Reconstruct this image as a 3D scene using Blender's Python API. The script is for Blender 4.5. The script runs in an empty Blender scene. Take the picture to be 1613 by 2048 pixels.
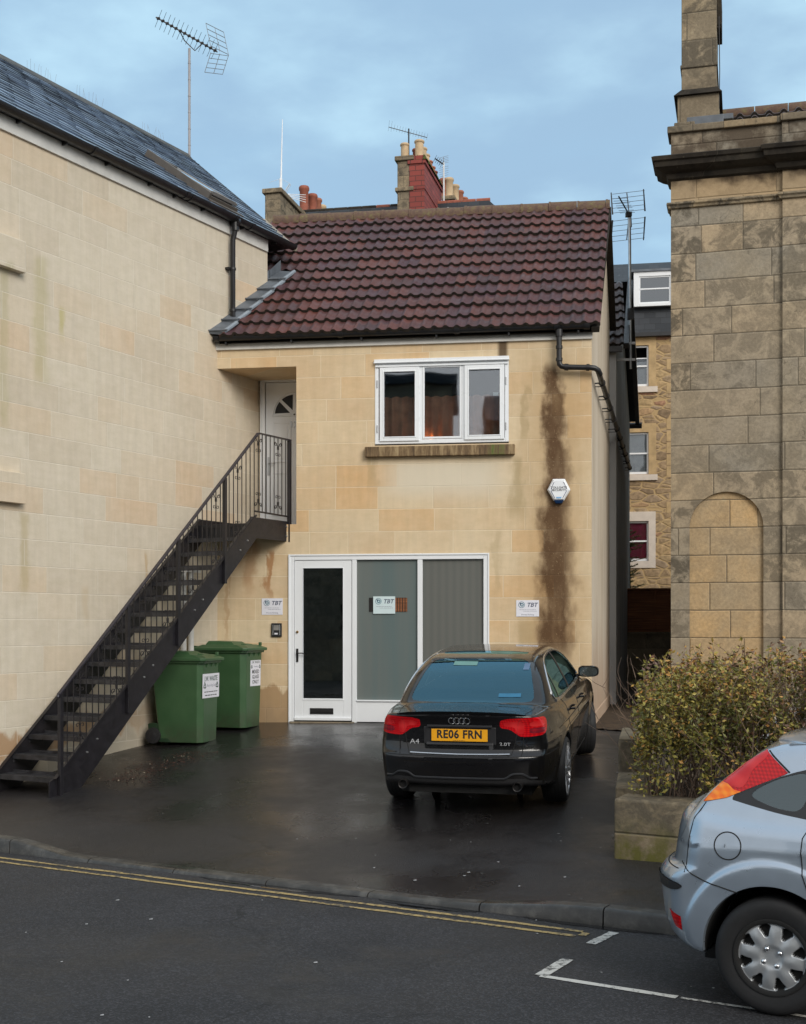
import bpy, bmesh, math, random
import numpy as np
from mathutils import Vector, Matrix
random.seed(7)
RNG = np.random.default_rng(11)
rad = math.radians
SC = bpy.context.scene
COL = SC.collection
PI = math.pi

# ------------------------------------------------------------------ objects
def link(o, parent=None):
    COL.objects.link(o)
    if parent is not None:
        o.parent = parent
    return o

def tag(o, label=None, cat=None, group=None, kind=None):
    if label: o['label'] = label
    if cat: o['category'] = cat
    if group: o['group'] = group
    if kind: o['kind'] = kind
    return o

def frame(ox, oy, yaw_deg, oz=0.0):
    """wall frame: x runs along the wall to the right, y goes into the building, z up"""
    return Matrix.Translation((ox, oy, oz)) @ Matrix.Rotation(-rad(yaw_deg), 4, 'Z')

def thing(name, label, cat, M=None, loc=(0, 0, 0), group=None, rz=0.0):
    o = bpy.data.objects.new(name, None)
    o.empty_display_size = 0.2
    COL.objects.link(o)
    L = Matrix.Translation(loc) @ Matrix.Rotation(rz, 4, 'Z')
    o.matrix_world = (M @ L) if M is not None else L
    tag(o, label, cat, group)
    return o

def mesh_obj(name, verts, faces, mats, parent=None, mi=None, smooth=False, bevel=0, M=None, bseg=2, autosm=None):
    me = bpy.data.meshes.new(name)
    me.from_pydata([tuple(v) for v in verts], [], [tuple(f) for f in faces])
    if not isinstance(mats, (list, tuple)): mats = [mats]
    for m in mats: me.materials.append(m)
    if mi is not None and len(mats) > 1:
        me.polygons.foreach_set('material_index', list(mi))
    me.update()
    if smooth:
        me.polygons.foreach_set('use_smooth', [True] * len(me.polygons))
        me.set_sharp_from_angle(angle=rad(autosm if autosm else 40))
    o = bpy.data.objects.new(name, me)
    link(o, parent)
    if M is not None:
        o.matrix_local = M
    if bevel:
        b = o.modifiers.new('Bevel', 'BEVEL'); b.width = bevel; b.segments = bseg
        b.limit_method = 'ANGLE'; b.angle_limit = rad(40)
    return o

class MB:
    def __init__(s): s.v = []; s.f = []; s.m = []
    def add(s, vs, fs, mi=0):
        o = len(s.v); s.v += [tuple(map(float, v)) for v in vs]
        s.f += [tuple(o + i for i in f) for f in fs]; s.m += [mi] * len(fs)
        return s
    def quad(s, a, b, c, d, mi=0): return s.add([a, b, c, d], [(0, 1, 2, 3)], mi)
    def box(s, x0, x1, y0, y1, z0, z1, mi=0, M=None):
        vs = [(x, y, z) for z in (z0, z1) for (x, y) in ((x0, y0), (x1, y0), (x1, y1), (x0, y1))]
        if M is not None: vs = [M @ Vector(v) for v in vs]
        return s.add(vs, [(0, 3, 2, 1), (4, 5, 6, 7), (0, 1, 5, 4), (1, 2, 6, 5), (2, 3, 7, 6), (3, 0, 4, 7)], mi)
    def hexa(s, b, t, mi=0):
        """bottom 4 points, top 4 points"""
        return s.add(list(b) + list(t), [(0, 3, 2, 1), (4, 5, 6, 7), (0, 1, 5, 4), (1, 2, 6, 5), (2, 3, 7, 6), (3, 0, 4, 7)], mi)
    def prism(s, poly, ax, a, b, mi=0):
        """polygon of 2-D points, extruded along axis 'x','y' or 'z' from a to b"""
        def P(p, t):
            if ax == 'x': return (t, p[0], p[1])
            if ax == 'y': return (p[0], t, p[1])
            return (p[0], p[1], t)
        n = len(poly)
        vs = [P(p, a) for p in poly] + [P(p, b) for p in poly]
        fs = [tuple(range(n - 1, -1, -1)), tuple(range(n, 2 * n))]
        fs += [(i, (i + 1) % n, n + (i + 1) % n, n + i) for i in range(n)]
        return s.add(vs, fs, mi)
    def tube(s, pts, r, n=8, mi=0, closed=False, cap=True, squash=None):
        P = [Vector(p) for p in pts]; N = len(P)
        if not hasattr(r, '__len__'): r = [r] * N
        rings = []; prev = None
        for i in range(N):
            a = P[(i - 1) % N] if (i > 0 or closed) else P[i]
            b = P[(i + 1) % N] if (i < N - 1 or closed) else P[i]
            t = (b - a)
            if t.length < 1e-9: t = Vector((0, 0, 1))
            t.normalize()
            if prev is None:
                up = Vector((0, 0, 1)) if abs(t.z) < 0.9 else Vector((1, 0, 0))
                u = t.cross(up).normalized()
            else:
                u = prev - t * prev.dot(t)
                u = u.normalized() if u.length > 1e-6 else t.cross(Vector((0.3, 0.5, 1))).normalized()
            prev = u; w = t.cross(u)
            ring = []
            for k in range(n):
                an = 2 * PI * (k + .5) / n
                ring.append(P[i] + (u * math.cos(an) + w * math.sin(an)) * r[i])
            rings.append(ring)
        vs = [v for rg in rings for v in rg]
        fs = []
        for i in range(N - 1 if not closed else N):
            j = (i + 1) % N
            for k in range(n):
                l = (k + 1) % n
                fs.append((i * n + k, i * n + l, j * n + l, j * n + k))
        if cap and not closed:
            fs.append(tuple(range(n - 1, -1, -1))); fs.append(tuple((N - 1) * n + k for k in range(n)))
        return s.add(vs, fs, mi)
    def bar(s, p, q, w, h, mi=0, up=(0, 0, 1)):
        """rectangular bar from p to q; w across, h along 'up'"""
        p, q = Vector(p), Vector(q); t = (q - p).normalized()
        a = t.cross(Vector(up))
        if a.length < 1e-6: a = Vector((1, 0, 0))
        a.normalize(); b = a.cross(t)
        a *= w / 2; b *= h / 2
        return s.hexa([p - a - b, q - a - b, q + a - b, p + a - b], [p - a + b, q - a + b, q + a + b, p + a + b], mi)
    def lathe(s, prof, n=32, ax='z', o=(0, 0, 0), mi=0, a0=0, a1=2 * PI):
        full = abs(a1 - a0 - 2 * PI) < 1e-6
        m = n if full else n + 1
        vs = []
        for (r, h) in prof:
            for k in range(m):
                an = a0 + (a1 - a0) * k / n
                c, q = r * math.cos(an), r * math.sin(an)
                p = {'z': (c, q, h), 'y': (c, h, q), 'x': (h, c, q)}[ax]
                vs.append((p[0] + o[0], p[1] + o[1], p[2] + o[2]))
        fs = []
        for i in range(len(prof) - 1):
            for k in range(n):
                l = (k + 1) % m
                fs.append((i * m + k, i * m + l, (i + 1) * m + l, (i + 1) * m + k))
        return s.add(vs, fs, mi)
    def wall(s, x0, x1, z0, z1, holes, y0, y1, mi=0):
        """wall slab in x/z from y0 (front) to y1 with rectangular holes (hx0,hx1,hz0,hz1)"""
        xs = sorted({x0, x1} | {h[0] for h in holes} | {h[1] for h in holes})
        zs = sorted({z0, z1} | {h[2] for h in holes} | {h[3] for h in holes})
        xs = [x for x in xs if x0 <= x <= x1]; zs = [z for z in zs if z0 <= z <= z1]
        def solid(i, j):
            if i < 0 or j < 0 or i >= len(xs) - 1 or j >= len(zs) - 1: return False
            cx, cz = (xs[i] + xs[i + 1]) / 2, (zs[j] + zs[j + 1]) / 2
            return not any(h[0] < cx < h[1] and h[2] < cz < h[3] for h in holes)
        for i in range(len(xs) - 1):
            for j in range(len(zs) - 1):
                if not solid(i, j): continue
                a, b, c, d = xs[i], xs[i + 1], zs[j], zs[j + 1]
                s.quad((a, y0, c), (b, y0, c), (b, y0, d), (a, y0, d), mi)
                s.quad((a, y1, c), (a, y1, d), (b, y1, d), (b, y1, c), mi)
                if not solid(i - 1, j): s.quad((a, y0, c), (a, y0, d), (a, y1, d), (a, y1, c), mi)
                if not solid(i + 1, j): s.quad((b, y0, c), (b, y1, c), (b, y1, d), (b, y0, d), mi)
                if not solid(i, j - 1): s.quad((a, y0, c), (a, y1, c), (b, y1, c), (b, y0, c), mi)
                if not solid(i, j + 1): s.quad((a, y0, d), (b, y0, d), (b, y1, d), (a, y1, d), mi)
        return s
    def build(s, name, mats, parent=None, **kw):
        return mesh_obj(name, s.v, s.f, mats, parent, mi=s.m, **kw)

def curve_mesh(name, splines, mat, parent=None, extrude=0.002, bevel=0, M=None, res=1):
    """flat filled shape from closed 2-D loops (holes included), thickness 2*extrude, in its local x/y plane"""
    cu = bpy.data.curves.new(name + '_c', 'CURVE'); cu.dimensions = '2D'; cu.fill_mode = 'BOTH'
    cu.extrude = extrude; cu.bevel_depth = bevel; cu.bevel_resolution = res
    for lp in splines:
        sp = cu.splines.new('POLY'); sp.points.add(len(lp) - 1); sp.use_cyclic_u = True
        for i, p in enumerate(lp): sp.points[i].co = (p[0], p[1], 0, 1)
    t = bpy.data.objects.new('tmp', cu); COL.objects.link(t)
    dg = bpy.context.evaluated_depsgraph_get(); dg.update()
    me = bpy.data.meshes.new_from_object(t.evaluated_get(dg))
    bpy.data.objects.remove(t); bpy.data.curves.remove(cu)
    me.name = name; me.materials.clear(); me.materials.append(mat)
    o = bpy.data.objects.new(name, me); link(o, parent)
    if M is not None: o.matrix_local = M
    return o

def text_mesh(name, body, size, mat, parent=None, M=None, ext=0.0008, align='CENTER', sx=1.0, shear=0, off=0, space=1.0):
    cu = bpy.data.curves.new(name + '_c', 'FONT'); cu.body = body; cu.size = size; cu.extrude = ext
    cu.align_x = align; cu.align_y = 'CENTER'; cu.shear = shear; cu.offset = off; cu.space_character = space
    cu.resolution_u = 3
    t = bpy.data.objects.new('tmp', cu); COL.objects.link(t)
    dg = bpy.context.evaluated_depsgraph_get(); dg.update()
    me = bpy.data.meshes.new_from_object(t.evaluated_get(dg))
    bpy.data.objects.remove(t); bpy.data.curves.remove(cu)
    me.name = name; me.materials.clear(); me.materials.append(mat)
    if sx != 1.0:
        me.transform(Matrix.Diagonal((sx, 1, 1, 1)))
    o = bpy.data.objects.new(name, me); link(o, parent)
    if M is not None: o.matrix_local = M
    return o

def small_print(name, w, h, mat, parent, M, seed=1):
    """a line of print too small to read: a row of short dashes"""
    rr = random.Random(seed); x = -w / 2; m = MB()
    while x < w / 2 - h:
        l = min(rr.uniform(.8, 4.5) * h, w / 2 - x); m.box(x, x + l, -h * .3, h * .3, 0, .0005); x += l + h * .7
    return m.build(name, mat, parent, M=M)

def FACE(x, y, z, rz=0.0):
    """matrix placing a flat x/y shape upright (facing -y) at x,y,z"""
    return Matrix.Translation((x, y, z)) @ Matrix.Rotation(rz, 4, 'Z') @ Matrix.Rotation(PI / 2, 4, 'X')

def circ(r, n=24, cx=0, cy=0, a0=0): return [(cx + r * math.cos(a0 + 2 * PI * i / n), cy + r * math.sin(a0 + 2 * PI * i / n)) for i in range(n)]

# ------------------------------------------------------------------ frames of the place
FA = frame(0, 17, 8)                       # shop house facade
LA = frame(-2.53, 17.35, -62.19)           # left building wall: x runs away from the street
RA = frame(4.10, 19.5, 15, -.3636) @ Matrix.Scale(1.1818, 4)   # right hand stone building (its courses are 0.42 m)
ST = frame(0, 0, 29.6)                     # street frame: x along the kerb, y across it towards the houses
FAi = FA.inverted(); LAi = LA.inverted(); RAi = RA.inverted(); STi = ST.inverted()
# ------------------------------------------------------------------ materials
class NT:
    def __init__(s, name):
        s.mat = bpy.data.materials.new(name); s.mat.use_nodes = True
        s.t = s.mat.node_tree; s.n = s.t.nodes; s.l = s.t.links
        s.bsdf = s.n['Principled BSDF']; s._tc = None
    def tc(s, out='Object'):
        if s._tc is None: s._tc = s.n.new('ShaderNodeTexCoord')
        return s._tc.outputs[out]
    def plug(s, sock, v):
        if isinstance(v, bpy.types.NodeSocket): s.l.new(v, sock)
        elif v is not None:
            if hasattr(v, '__len__') and len(v) == 3 and sock.type == 'RGBA': v = (*v, 1)
            sock.default_value = v
    def math(s, op, a, b=None, c=None, clamp=False):
        n = s.n.new('ShaderNodeMath'); n.operation = op; n.use_clamp = clamp
        s.plug(n.inputs[0], a)
        if b is not None: s.plug(n.inputs[1], b)
        if c is not None: s.plug(n.inputs[2], c)
        return n.outputs[0]
    def sep(s, v):
        n = s.n.new('ShaderNodeSeparateXYZ'); s.plug(n.inputs[0], v); return n.outputs
    def comb(s, x=0, y=0, z=0):
        n = s.n.new('ShaderNodeCombineXYZ'); s.plug(n.inputs[0], x); s.plug(n.inputs[1], y); s.plug(n.inputs[2], z); return n.outputs[0]
    def noise(s, vec=None, scale=5, detail=4, rough=.55, dist=0, out=0):
        n = s.n.new('ShaderNodeTexNoise'); s.plug(n.inputs['Vector'], vec if vec is not None else s.tc())
        n.inputs['Scale'].default_value = scale; n.inputs['Detail'].default_value = detail
        n.inputs['Roughness'].default_value = rough; n.inputs['Distortion'].default_value = dist
        return n.outputs[out]
    def voro(s, vec=None, scale=5, feature='F1', out='Distance', rand=1):
        n = s.n.new('ShaderNodeTexVoronoi'); n.feature = feature
        s.plug(n.inputs['Vector'], vec if vec is not None else s.tc()); n.inputs['Scale'].default_value = scale
        n.inputs['Randomness'].default_value = rand
        return n.outputs[out]
    def wnoise(s, vec, dim='3D', out=0):
        n = s.n.new('ShaderNodeTexWhiteNoise'); n.noise_dimensions = dim
        s.plug(n.inputs['W' if dim == '1D' else 'Vector'], vec); return n.outputs[out]
    def scalev(s, vec, sc):
        n = s.n.new('ShaderNodeVectorMath'); n.operation = 'MULTIPLY'; s.plug(n.inputs[0], vec); n.inputs[1].default_value = sc
        return n.outputs[0]
    def addv(s, a, b):
        n = s.n.new('ShaderNodeVectorMath'); n.operation = 'ADD'; s.plug(n.inputs[0], a); s.plug(n.inputs[1], b); return n.outputs[0]
    def ramp(s, f, stops, interp='LINEAR'):
        n = s.n.new('ShaderNodeValToRGB'); n.color_ramp.interpolation = interp; e = n.color_ramp.elements
        while len(e) < len(stops): e.new(.5)
        for i, (p, c) in enumerate(stops):
            e[i].position = p; e[i].color = (*c, 1) if hasattr(c, '__len__') else (c, c, c, 1)
        s.plug(n.inputs[0], f); return n.outputs[0]
    def map(s, f, a, b, c=0., d=1., smooth=False):
        n = s.n.new('ShaderNodeMapRange'); n.interpolation_type = 'SMOOTHSTEP' if smooth else 'LINEAR'
        s.plug(n.inputs[0], f)
        for i, v in enumerate((a, b, c, d)): s.plug(n.inputs[i + 1], v)
        return n.outputs[0]
    def mix(s, f, a, b, mode='MIX'):
        n = s.n.new('ShaderNodeMix'); n.data_type = 'RGBA'; n.blend_type = mode
        s.plug(n.inputs[0], f); s.plug(n.inputs[6], a); s.plug(n.inputs[7], b); return n.outputs[2]
    def bump(s, h, strength=.3, dist=.01, normal=None):
        n = s.n.new('ShaderNodeBump'); n.inputs['Strength'].default_value = strength; n.inputs['Distance'].default_value = dist
        s.plug(n.inputs['Height'], h)
        if normal is not None: s.l.new(normal, n.inputs['Normal'])
        return n.outputs[0]
    def done(s, col=None, rough=.6, metal=0, normal=None, spec=None, **kw):
        b = s.bsdf
        if col is not None: s.plug(b.inputs['Base Color'], col)
        s.plug(b.inputs['Roughness'], rough); s.plug(b.inputs['Metallic'], metal)
        if spec is not None: s.plug(b.inputs['Specular IOR Level'], spec)
        if normal is not None: s.l.new(normal, b.inputs['Normal'])
        for k, v in kw.items(): s.plug(b.inputs[k.replace('_', ' ')], v)
        return s.mat

def plain(name, col, rough=.5, metal=0, var=.12, nscale=6, bump=0, spec=None, bscale=40, **kw):
    """simple paint/plastic/metal with a little procedural unevenness"""
    t = NT(name); n = t.noise(scale=nscale, detail=5)
    f = t.map(n, .3, .7, 1 - var, 1 + var)
    c = t.mix(1.0, col, t.comb(f, f, f), 'MULTIPLY')
    r = t.map(t.noise(scale=nscale * 2.3, detail=3), .3, .7, max(rough - .07, .02), min(rough + .1, 1))
    nm = t.bump(t.noise(scale=bscale, detail=4), bump, .005) if bump else None
    return t.done(c, r, metal, nm, spec, **kw)

def ashlar(t, h, wmin, wmax, mw, edge=.5, v0=0.0, u0=0.0, joint=1.0):
    """coursed blocks with a different block width and offset in each course"""
    x, y, z = t.sep(t.tc())
    wob = t.map(t.noise(scale=1.3, detail=2), 0, 1, -.008 * edge, .008 * edge)
    u = t.math('ADD', t.math('ADD', x, y), u0)
    v = t.math('ADD', t.math('ADD', z, v0), wob)
    vr = t.math('DIVIDE', v, h); r = t.math('FLOOR', vr); rv = t.math('FRACT', vr)
    wn = t.wnoise(t.comb(r, 3.7, 1.1)); wn2 = t.wnoise(t.comb(r, 9.2, 5.3))
    w = t.map(wn, 0, 1, wmin, wmax)
    c0 = t.math('ADD', t.math('DIVIDE', u, w), t.math('MULTIPLY', wn2, 7.0))
    # merge/shift joints inside a course so that block lengths vary
    cf = t.math('FLOOR', c0); jit = t.map(t.wnoise(t.comb(cf, r, 2.0)), 0, 1, -.22, .22)
    jit2 = t.map(t.wnoise(t.comb(t.math('ADD', cf, 1.0), r, 2.0)), 0, 1, -.22, .22)
    fr = t.math('SUBTRACT', c0, cf)
    # left joint at jit, right joint at 1+jit2
    before = t.math('LESS_THAN', fr, jit); after = t.math('GREATER_THAN', fr, t.math('ADD', 1.0, jit2))
    c = t.math('ADD', t.math('SUBTRACT', cf, before), after)
    d1 = t.math('ABSOLUTE', t.math('SUBTRACT', fr, jit)); d2 = t.math('ABSOLUTE', t.math('SUBTRACT', t.math('ADD', 1.0, jit2), fr))
    du = t.math('MULTIPLY', t.math('MINIMUM', d1, d2), w)
    dv = t.math('MULTIPLY', t.math('MINIMUM', rv, t.math('SUBTRACT', 1.0, rv)), h)
    d = t.math('MINIMUM', du, dv)
    mort = t.map(d, mw, mw * 2.2, joint, 0.0, True)
    rnd = t.wnoise(t.comb(c, r, 8.0)); rnd2 = t.wnoise(t.comb(c, r, 21.0))
    return dict(x=x, y=y, z=z, u=u, d=d, mort=mort, rnd=rnd, rnd2=rnd2, c=c, r=r)

def band(t, v, a0, a1, b0, b1):
    """1 between a1..b0, fading to 0 at a0 and b1"""
    return t.math('MULTIPLY', t.map(v, a0, a1, 0., 1., True), t.map(v, b0, b1, 1., 0., True))

def bath_stone(name, facade):
    t = NT(name)
    A = ashlar(t, .2975, .62, .98, .0034, edge=.35, v0=.02, joint=.58 if facade else .46)
    base = t.ramp(A['rnd'], [(0, (.60, .435, .265)), (.3, (.645, .495, .315)), (.6, (.67, .53, .35)), (.78, (.625, .445, .26)), (1, (.64, .41, .205))] if facade else
                  [(0, (.565, .485, .375)), (.35, (.605, .53, .42)), (.62, (.63, .558, .445)), (.86, (.61, .495, .36)), (1, (.625, .47, .32))])
    big = t.noise(scale=.7, detail=5, rough=.6)
    col = t.mix(t.map(big, .35, .7, 0, .55), base, (.66, .60, .49) if not facade else (.70, .61, .44))
    fine = t.noise(vec=t.scalev(t.tc(), (2.5, 2.5, 5)), scale=2.2, detail=7, rough=.65)
    f = t.map(fine, .3, .72, .93, 1.05)
    col = t.mix(1, col, t.comb(f, f, t.map(fine, .3, .7, .90, 1.06)), 'MULTIPLY')
    vert = t.noise(vec=t.scalev(t.tc(), (6, 6, .7)), scale=2.0, detail=5)
    f2 = t.map(vert, .3, .75, .93, 1.05)
    col = t.mix(1, col, t.comb(f2, f2, f2), 'MULTIPLY')
    # greenish algae runs
    gm = t.math('MULTIPLY', t.map(vert, .62, .76, 0, 1, True), t.map(big, .5, .65, 0, .35, True))
    col = t.mix(gm, col, (.34, .33, .17))
    z, x, y = A['z'], A['x'], A['y']
    wob = t.noise(vec=t.scalev(t.tc(), (2, 2, 1.1)), scale=2.6, detail=5)
    spk = t.noise(scale=38, detail=3)
    if facade:
        # long water stain under the gutter outlet, modulated block by block
        xx = t.math('ADD', x, t.map(wob, .2, .8, -.12, .12))
        shift = t.map(A['rnd2'], 0, 1, -.018, .018)
        cx = t.math('ABSOLUTE', t.math('SUBTRACT', t.math('ADD', xx, shift), t.map(z, 5.4, 2.0, 1.99, 2.03)))
        wid = t.map(z, 5.4, 2.6, .14, .28)
        col = t.mix(A['mort'], col, (.76, .65, .47))
        core = t.map(t.math('DIVIDE', cx, wid), 1.15, .35, 0, 1, True)
        vr = band(t, z, 1.35, 1.8, 5.3, 5.5)
        st = t.math('MULTIPLY', core, vr)
        st = t.math('MULTIPLY', st, t.map(spk, .72, .60, .65, 1.0))
        st = t.math('MULTIPLY', st, t.map(wob, .25, .55, .72, 1.0))
        halo = t.math('MULTIPLY', t.map(cx, .62, .15, 0, .45, True), band(t, z, .9, 1.8, 5.2, 5.85))
        col = t.mix(halo, col, (.40, .245, .10))
        col = t.mix(t.math('MULTIPLY', st, .93), col, (.080, .038, .016))
        # the little run above the window
        c2 = t.math('ABSOLUTE', t.math('SUBTRACT', x, 1.33))
        s2 = t.math('MULTIPLY', t.map(c2, .09, .03, 0, .9, True), band(t, z, 5.5, 5.56, 5.76, 5.84))
        col = t.mix(s2, col, (.07, .04, .02))
        # runs beside and under the window sill
        for (ux, zz0, zz1, w_, a_) in ((1.52, 3.3, 4.25, .16, .5), (-.42, 3.7, 4.3, .1, .3), (1.62, 4.3, 5.2, .07, .4), (.95, 3.9, 4.25, .3, .2), (1.66, 1.55, 2.1, .18, .35), (1.25, 2.3, 3.3, .09, .25)):
            cc = t.math('ABSOLUTE', t.math('SUBTRACT', xx, ux))
            mm = t.math('MULTIPLY', t.map(cc, w_, w_ * .2, 0, a_, True), band(t, z, zz0, zz0 + .3, zz1 - .1, zz1))
            col = t.mix(mm, col, (.30, .22, .10))
        # rusty damp under the landing
        for (ux, zz0, zz1, w_, a_) in ((-2.1, 2.3, 3.2, .16, .55), (-1.85, 2.2, 3.05, .06, .8), (-2.3, 2.55, 3.1, .12, .5), (-2.42, 1.6, 3.1, .05, .35)):
            cc = t.math('ABSOLUTE', t.math('SUBTRACT', xx, ux))
            mm = t.math('MULTIPLY', t.map(cc, w_, w_ * .3, 0, a_, True), band(t, z, zz0, zz0 + .4, zz1 - .1, zz1))
            col = t.mix(mm, col, (.36, .17, .065))
        # pale lime bloom between the floors
        lb = t.math('MULTIPLY', band(t, x, -.5, .1, 1.0, 1.6), band(t, z, 3.55, 3.9, 4.1, 4.22))
        col = t.mix(t.math('MULTIPLY', lb, .7), col, (.66, .61, .50))
        zb = t.math('ADD', z, t.map(wob, .2, .8, -.22, .22))
        damp = t.math('MULTIPLY', band(t, zb, .45, .6, 1.12, 1.2), t.map(x, -1.2, -1.5, 0, .75))
        col = t.mix(damp, col, (.33, .20, .095))
        lowg = t.math('MULTIPLY', t.map(zb, 1.05, .6, 0, .5, True), 1.0)
        col = t.mix(lowg, col, (.25, .18, .11))
    else:
        zb = t.math('ADD', t.math('SUBTRACT', z, t.map(x, -4.0, 0.3, .25, .70)), t.map(wob, .2, .8, -.16, .16))
        dm = t.math('MULTIPLY', band(t, zb, .18, .30, .46, .56), t.map(big, .35, .6, .3, .85))
        col = t.mix(dm, col, (.37, .22, .11))
        col = t.mix(t.map(zb, .30, .1, 0, .6, True), col, (.36, .32, .25))
        for (ux, zz0, zz1, w_, a_, cc_) in ((-3.35, 4.6, 6.2, .16, .35, (.36, .33, .13)), (-3.6, 2.2, 3.3, .10, .4, (.38, .30, .13)), (-3.0, 5.2, 5.7, .07, .5, (.42, .37, .08)), (-1.5, 2.3, 2.95, .035, .45, (.44, .27, .1)), (-2.6, 1.9, 2.5, .09, .3, (.42, .3, .15)), (-3.9, 4, 6, .1, .35, (.34, .32, .15))):
            cc = t.math('ABSOLUTE', t.math('SUBTRACT', t.math('ADD', x, t.map(wob, .2, .8, -.06, .06)), ux))
            mm = t.math('MULTIPLY', t.map(cc, w_, w_ * .2, 0, a_, True), band(t, z, zz0, zz0 + .3, zz1 - .1, zz1))
            col = t.mix(mm, col, cc_)
    if not facade: col = t.mix(A['mort'], col, (.74, .68, .57))
    h = t.math('ADD', t.map(A['d'], 0, .006, 0, 1), t.math('MULTIPLY', t.noise(scale=60, detail=5), .35))
    return t.done(col, t.map(fine, .3, .7, .78, .92), 0, t.bump(h, .42, .007), .25)

def weathered_stone(name, h, wmin, wmax, v0=0., u0=0., dark=0.5, warm=(.43, .33, .215), grey=(.28, .25, .20), mw=.0022, jc=(.14, .12, .09)):
    t = NT(name)
    A = ashlar(t, h, wmin, wmax, mw, edge=1.4, v0=v0, u0=u0)
    base = t.ramp(A['rnd'], [(0, grey), (.45, tuple(.72 * g + .28 * w for g, w in zip(grey, warm))), (.8, tuple(.45 * g + .55 * w for g, w in zip(grey, warm))), (1, warm)])
    big = t.noise(scale=.9, detail=8, rough=.65)
    med = t.noise(scale=4.5, detail=8, rough=.72, dist=.6)
    col = t.mix(t.map(big, .40, .62, 0, .6), base, (.385, .315, .215))
    m = t.map(t.math('ADD', med, t.map(big, .3, .7, -.07, .09)), .42, .58, 0, dark, True)
    m = t.math('MULTIPLY', m, t.map(A['rnd2'], 0, 1, .15, 1.15), clamp=True)
    col = t.mix(m, col, (.088, .076, .058))
    crk = t.voro(vec=t.addv(t.tc(), t.scalev(t.noise(scale=2.5, detail=4, out=1), (.6, .6, .6))), scale=3.2, feature='DISTANCE_TO_EDGE')
    cm = t.math('MULTIPLY', t.map(crk, .012, .003, 0, .55, True), t.map(t.noise(scale=1.7, detail=3), .5, .62, 0, 1))
    col = t.mix(cm, col, (.09, .075, .055))
    pale = t.math('MULTIPLY', t.map(t.noise(scale=7, detail=9, rough=.75), .58, .68, 0, .45, True), t.map(A['rnd'], .2, .8, .2, 1))
    col = t.mix(pale, col, (.46, .39, .26))
    fn = t.noise(scale=26, detail=6, rough=.7); f = t.map(fn, .3, .7, .8, 1.18)
    col = t.mix(1, col, t.comb(f, f, f), 'MULTIPLY')
    col = t.mix(A['mort'], col, jc)
    hh = t.math('ADD', t.map(A['d'], 0, .016, 0, 1, True), t.math('ADD', t.math('MULTIPLY', med, .6), t.math('MULTIPLY', fn, .3)))
    t.A = A
    return t, col, t.bump(hh, .55, .02)
M = {}
M['house_stone'] = bath_stone('house_stone', True)
M['left_stone'] = bath_stone('left_stone', False)
M['white_paint'] = plain('white_paint', (.78, .80, .82), .35, var=.02, nscale=2)
M['upvc'] = plain('upvc', (.80, .83, .86), .28, var=.012, nscale=2)
M['fascia'] = plain('fascia', (.62, .61, .58), .5, var=.1)
M['black_plastic'] = plain('black_plastic', (.014, .014, .016), .38, var=.3, bump=.05)
M['black_metal'] = plain('black_metal', (.012, .011, .014), .42, var=.35, nscale=9, bump=.15)
M['chequer'] = None
M['lead'] = plain('lead', (.11, .125, .145), .5, var=.3, nscale=4, bump=.2)
M['lead_light'] = plain('lead_light', (.24, .28, .32), .45, var=.2, nscale=4)
M['alu'] = plain('alu', (.50, .51, .52), .38, .9, var=.1)
M['grey_metal'] = plain('grey_metal', (.26, .25, .235), .45, .3, var=.15)
M['brass'] = plain('brass', (.45, .28, .10), .3, 1, var=.1)
M['dark_metal'] = plain('dark_metal', (.03, .028, .028), .4, .5)
M['rubber'] = plain('rubber', (.012, .012, .013), .72, var=.25, bump=.1)
M['paper'] = plain('paper', (.74, .74, .80), .35, var=.02)
M['paper_blue'] = plain('paper_blue', (.60, .72, .74), .4, var=.02)
M['ink'] = plain('ink', (.06, .075, .13), .6, var=0)
M['ink_grey'] = plain('ink_grey', (.30, .31, .36), .6, var=0)
M['ink_black'] = plain('ink_black', (.012, .012, .014), .55, var=0)
M['ink_green'] = plain('ink_green', (.01, .05, .035), .55, var=0)
M['ink_teal'] = plain('ink_teal', (.07, .19, .25), .55, var=0)
M['bin_green'] = plain('bin_green', (.042, .098, .040), .36, var=.12, nscale=3, bump=.12, bscale=90)
t = NT('bin_plastic'); x, y, z = t.sep(t.tc()); n = t.noise(scale=3, detail=5); sc = t.noise(vec=t.scalev(t.tc(), (9, 9, 1.2)), scale=4, detail=9, rough=.8)
c = t.mix(t.map(n, .3, .7), (.034, .084, .035), (.048, .108, .045)); c = t.mix(t.map(sc, .62, .70, 0, .35, True), c, (.13, .19, .12))
c = t.mix(t.math('MULTIPLY', t.map(z, .35, .02, 0, .6, True), t.map(t.noise(scale=7, detail=7), .35, .6)), c, (.045, .04, .028))
M['bin_green'] = t.done(c, t.map(n, .3, .7, .3, .48), 0, t.bump(t.noise(scale=90), .12, .004), .5)
M['dark_inside'] = plain('dark_inside', (.012, .010, .009), .8)
M['curtain'] = plain('curtain', (.50, .25, .15), .85, var=.3)
M['carpet'] = plain('carpet', (.03, .025, .02), .9)
M['red_thing'] = plain('red_thing', (.28, .012, .015), .35)
M['terracotta'] = plain('terracotta', (.33, .12, .07), .7, var=.2, nscale=8)
M['buff_pot'] = plain('buff_pot', (.50, .365, .22), .7, var=.15, nscale=8)
M['red_clay'] = plain('red_clay', (.28, .085, .05), .75, var=.2, nscale=8)
M['twig'] = plain('twig', (.17, .115, .08), .8, var=.4)
M['bark'] = plain('bark', (.06, .045, .035), .85, var=.4)

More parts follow.
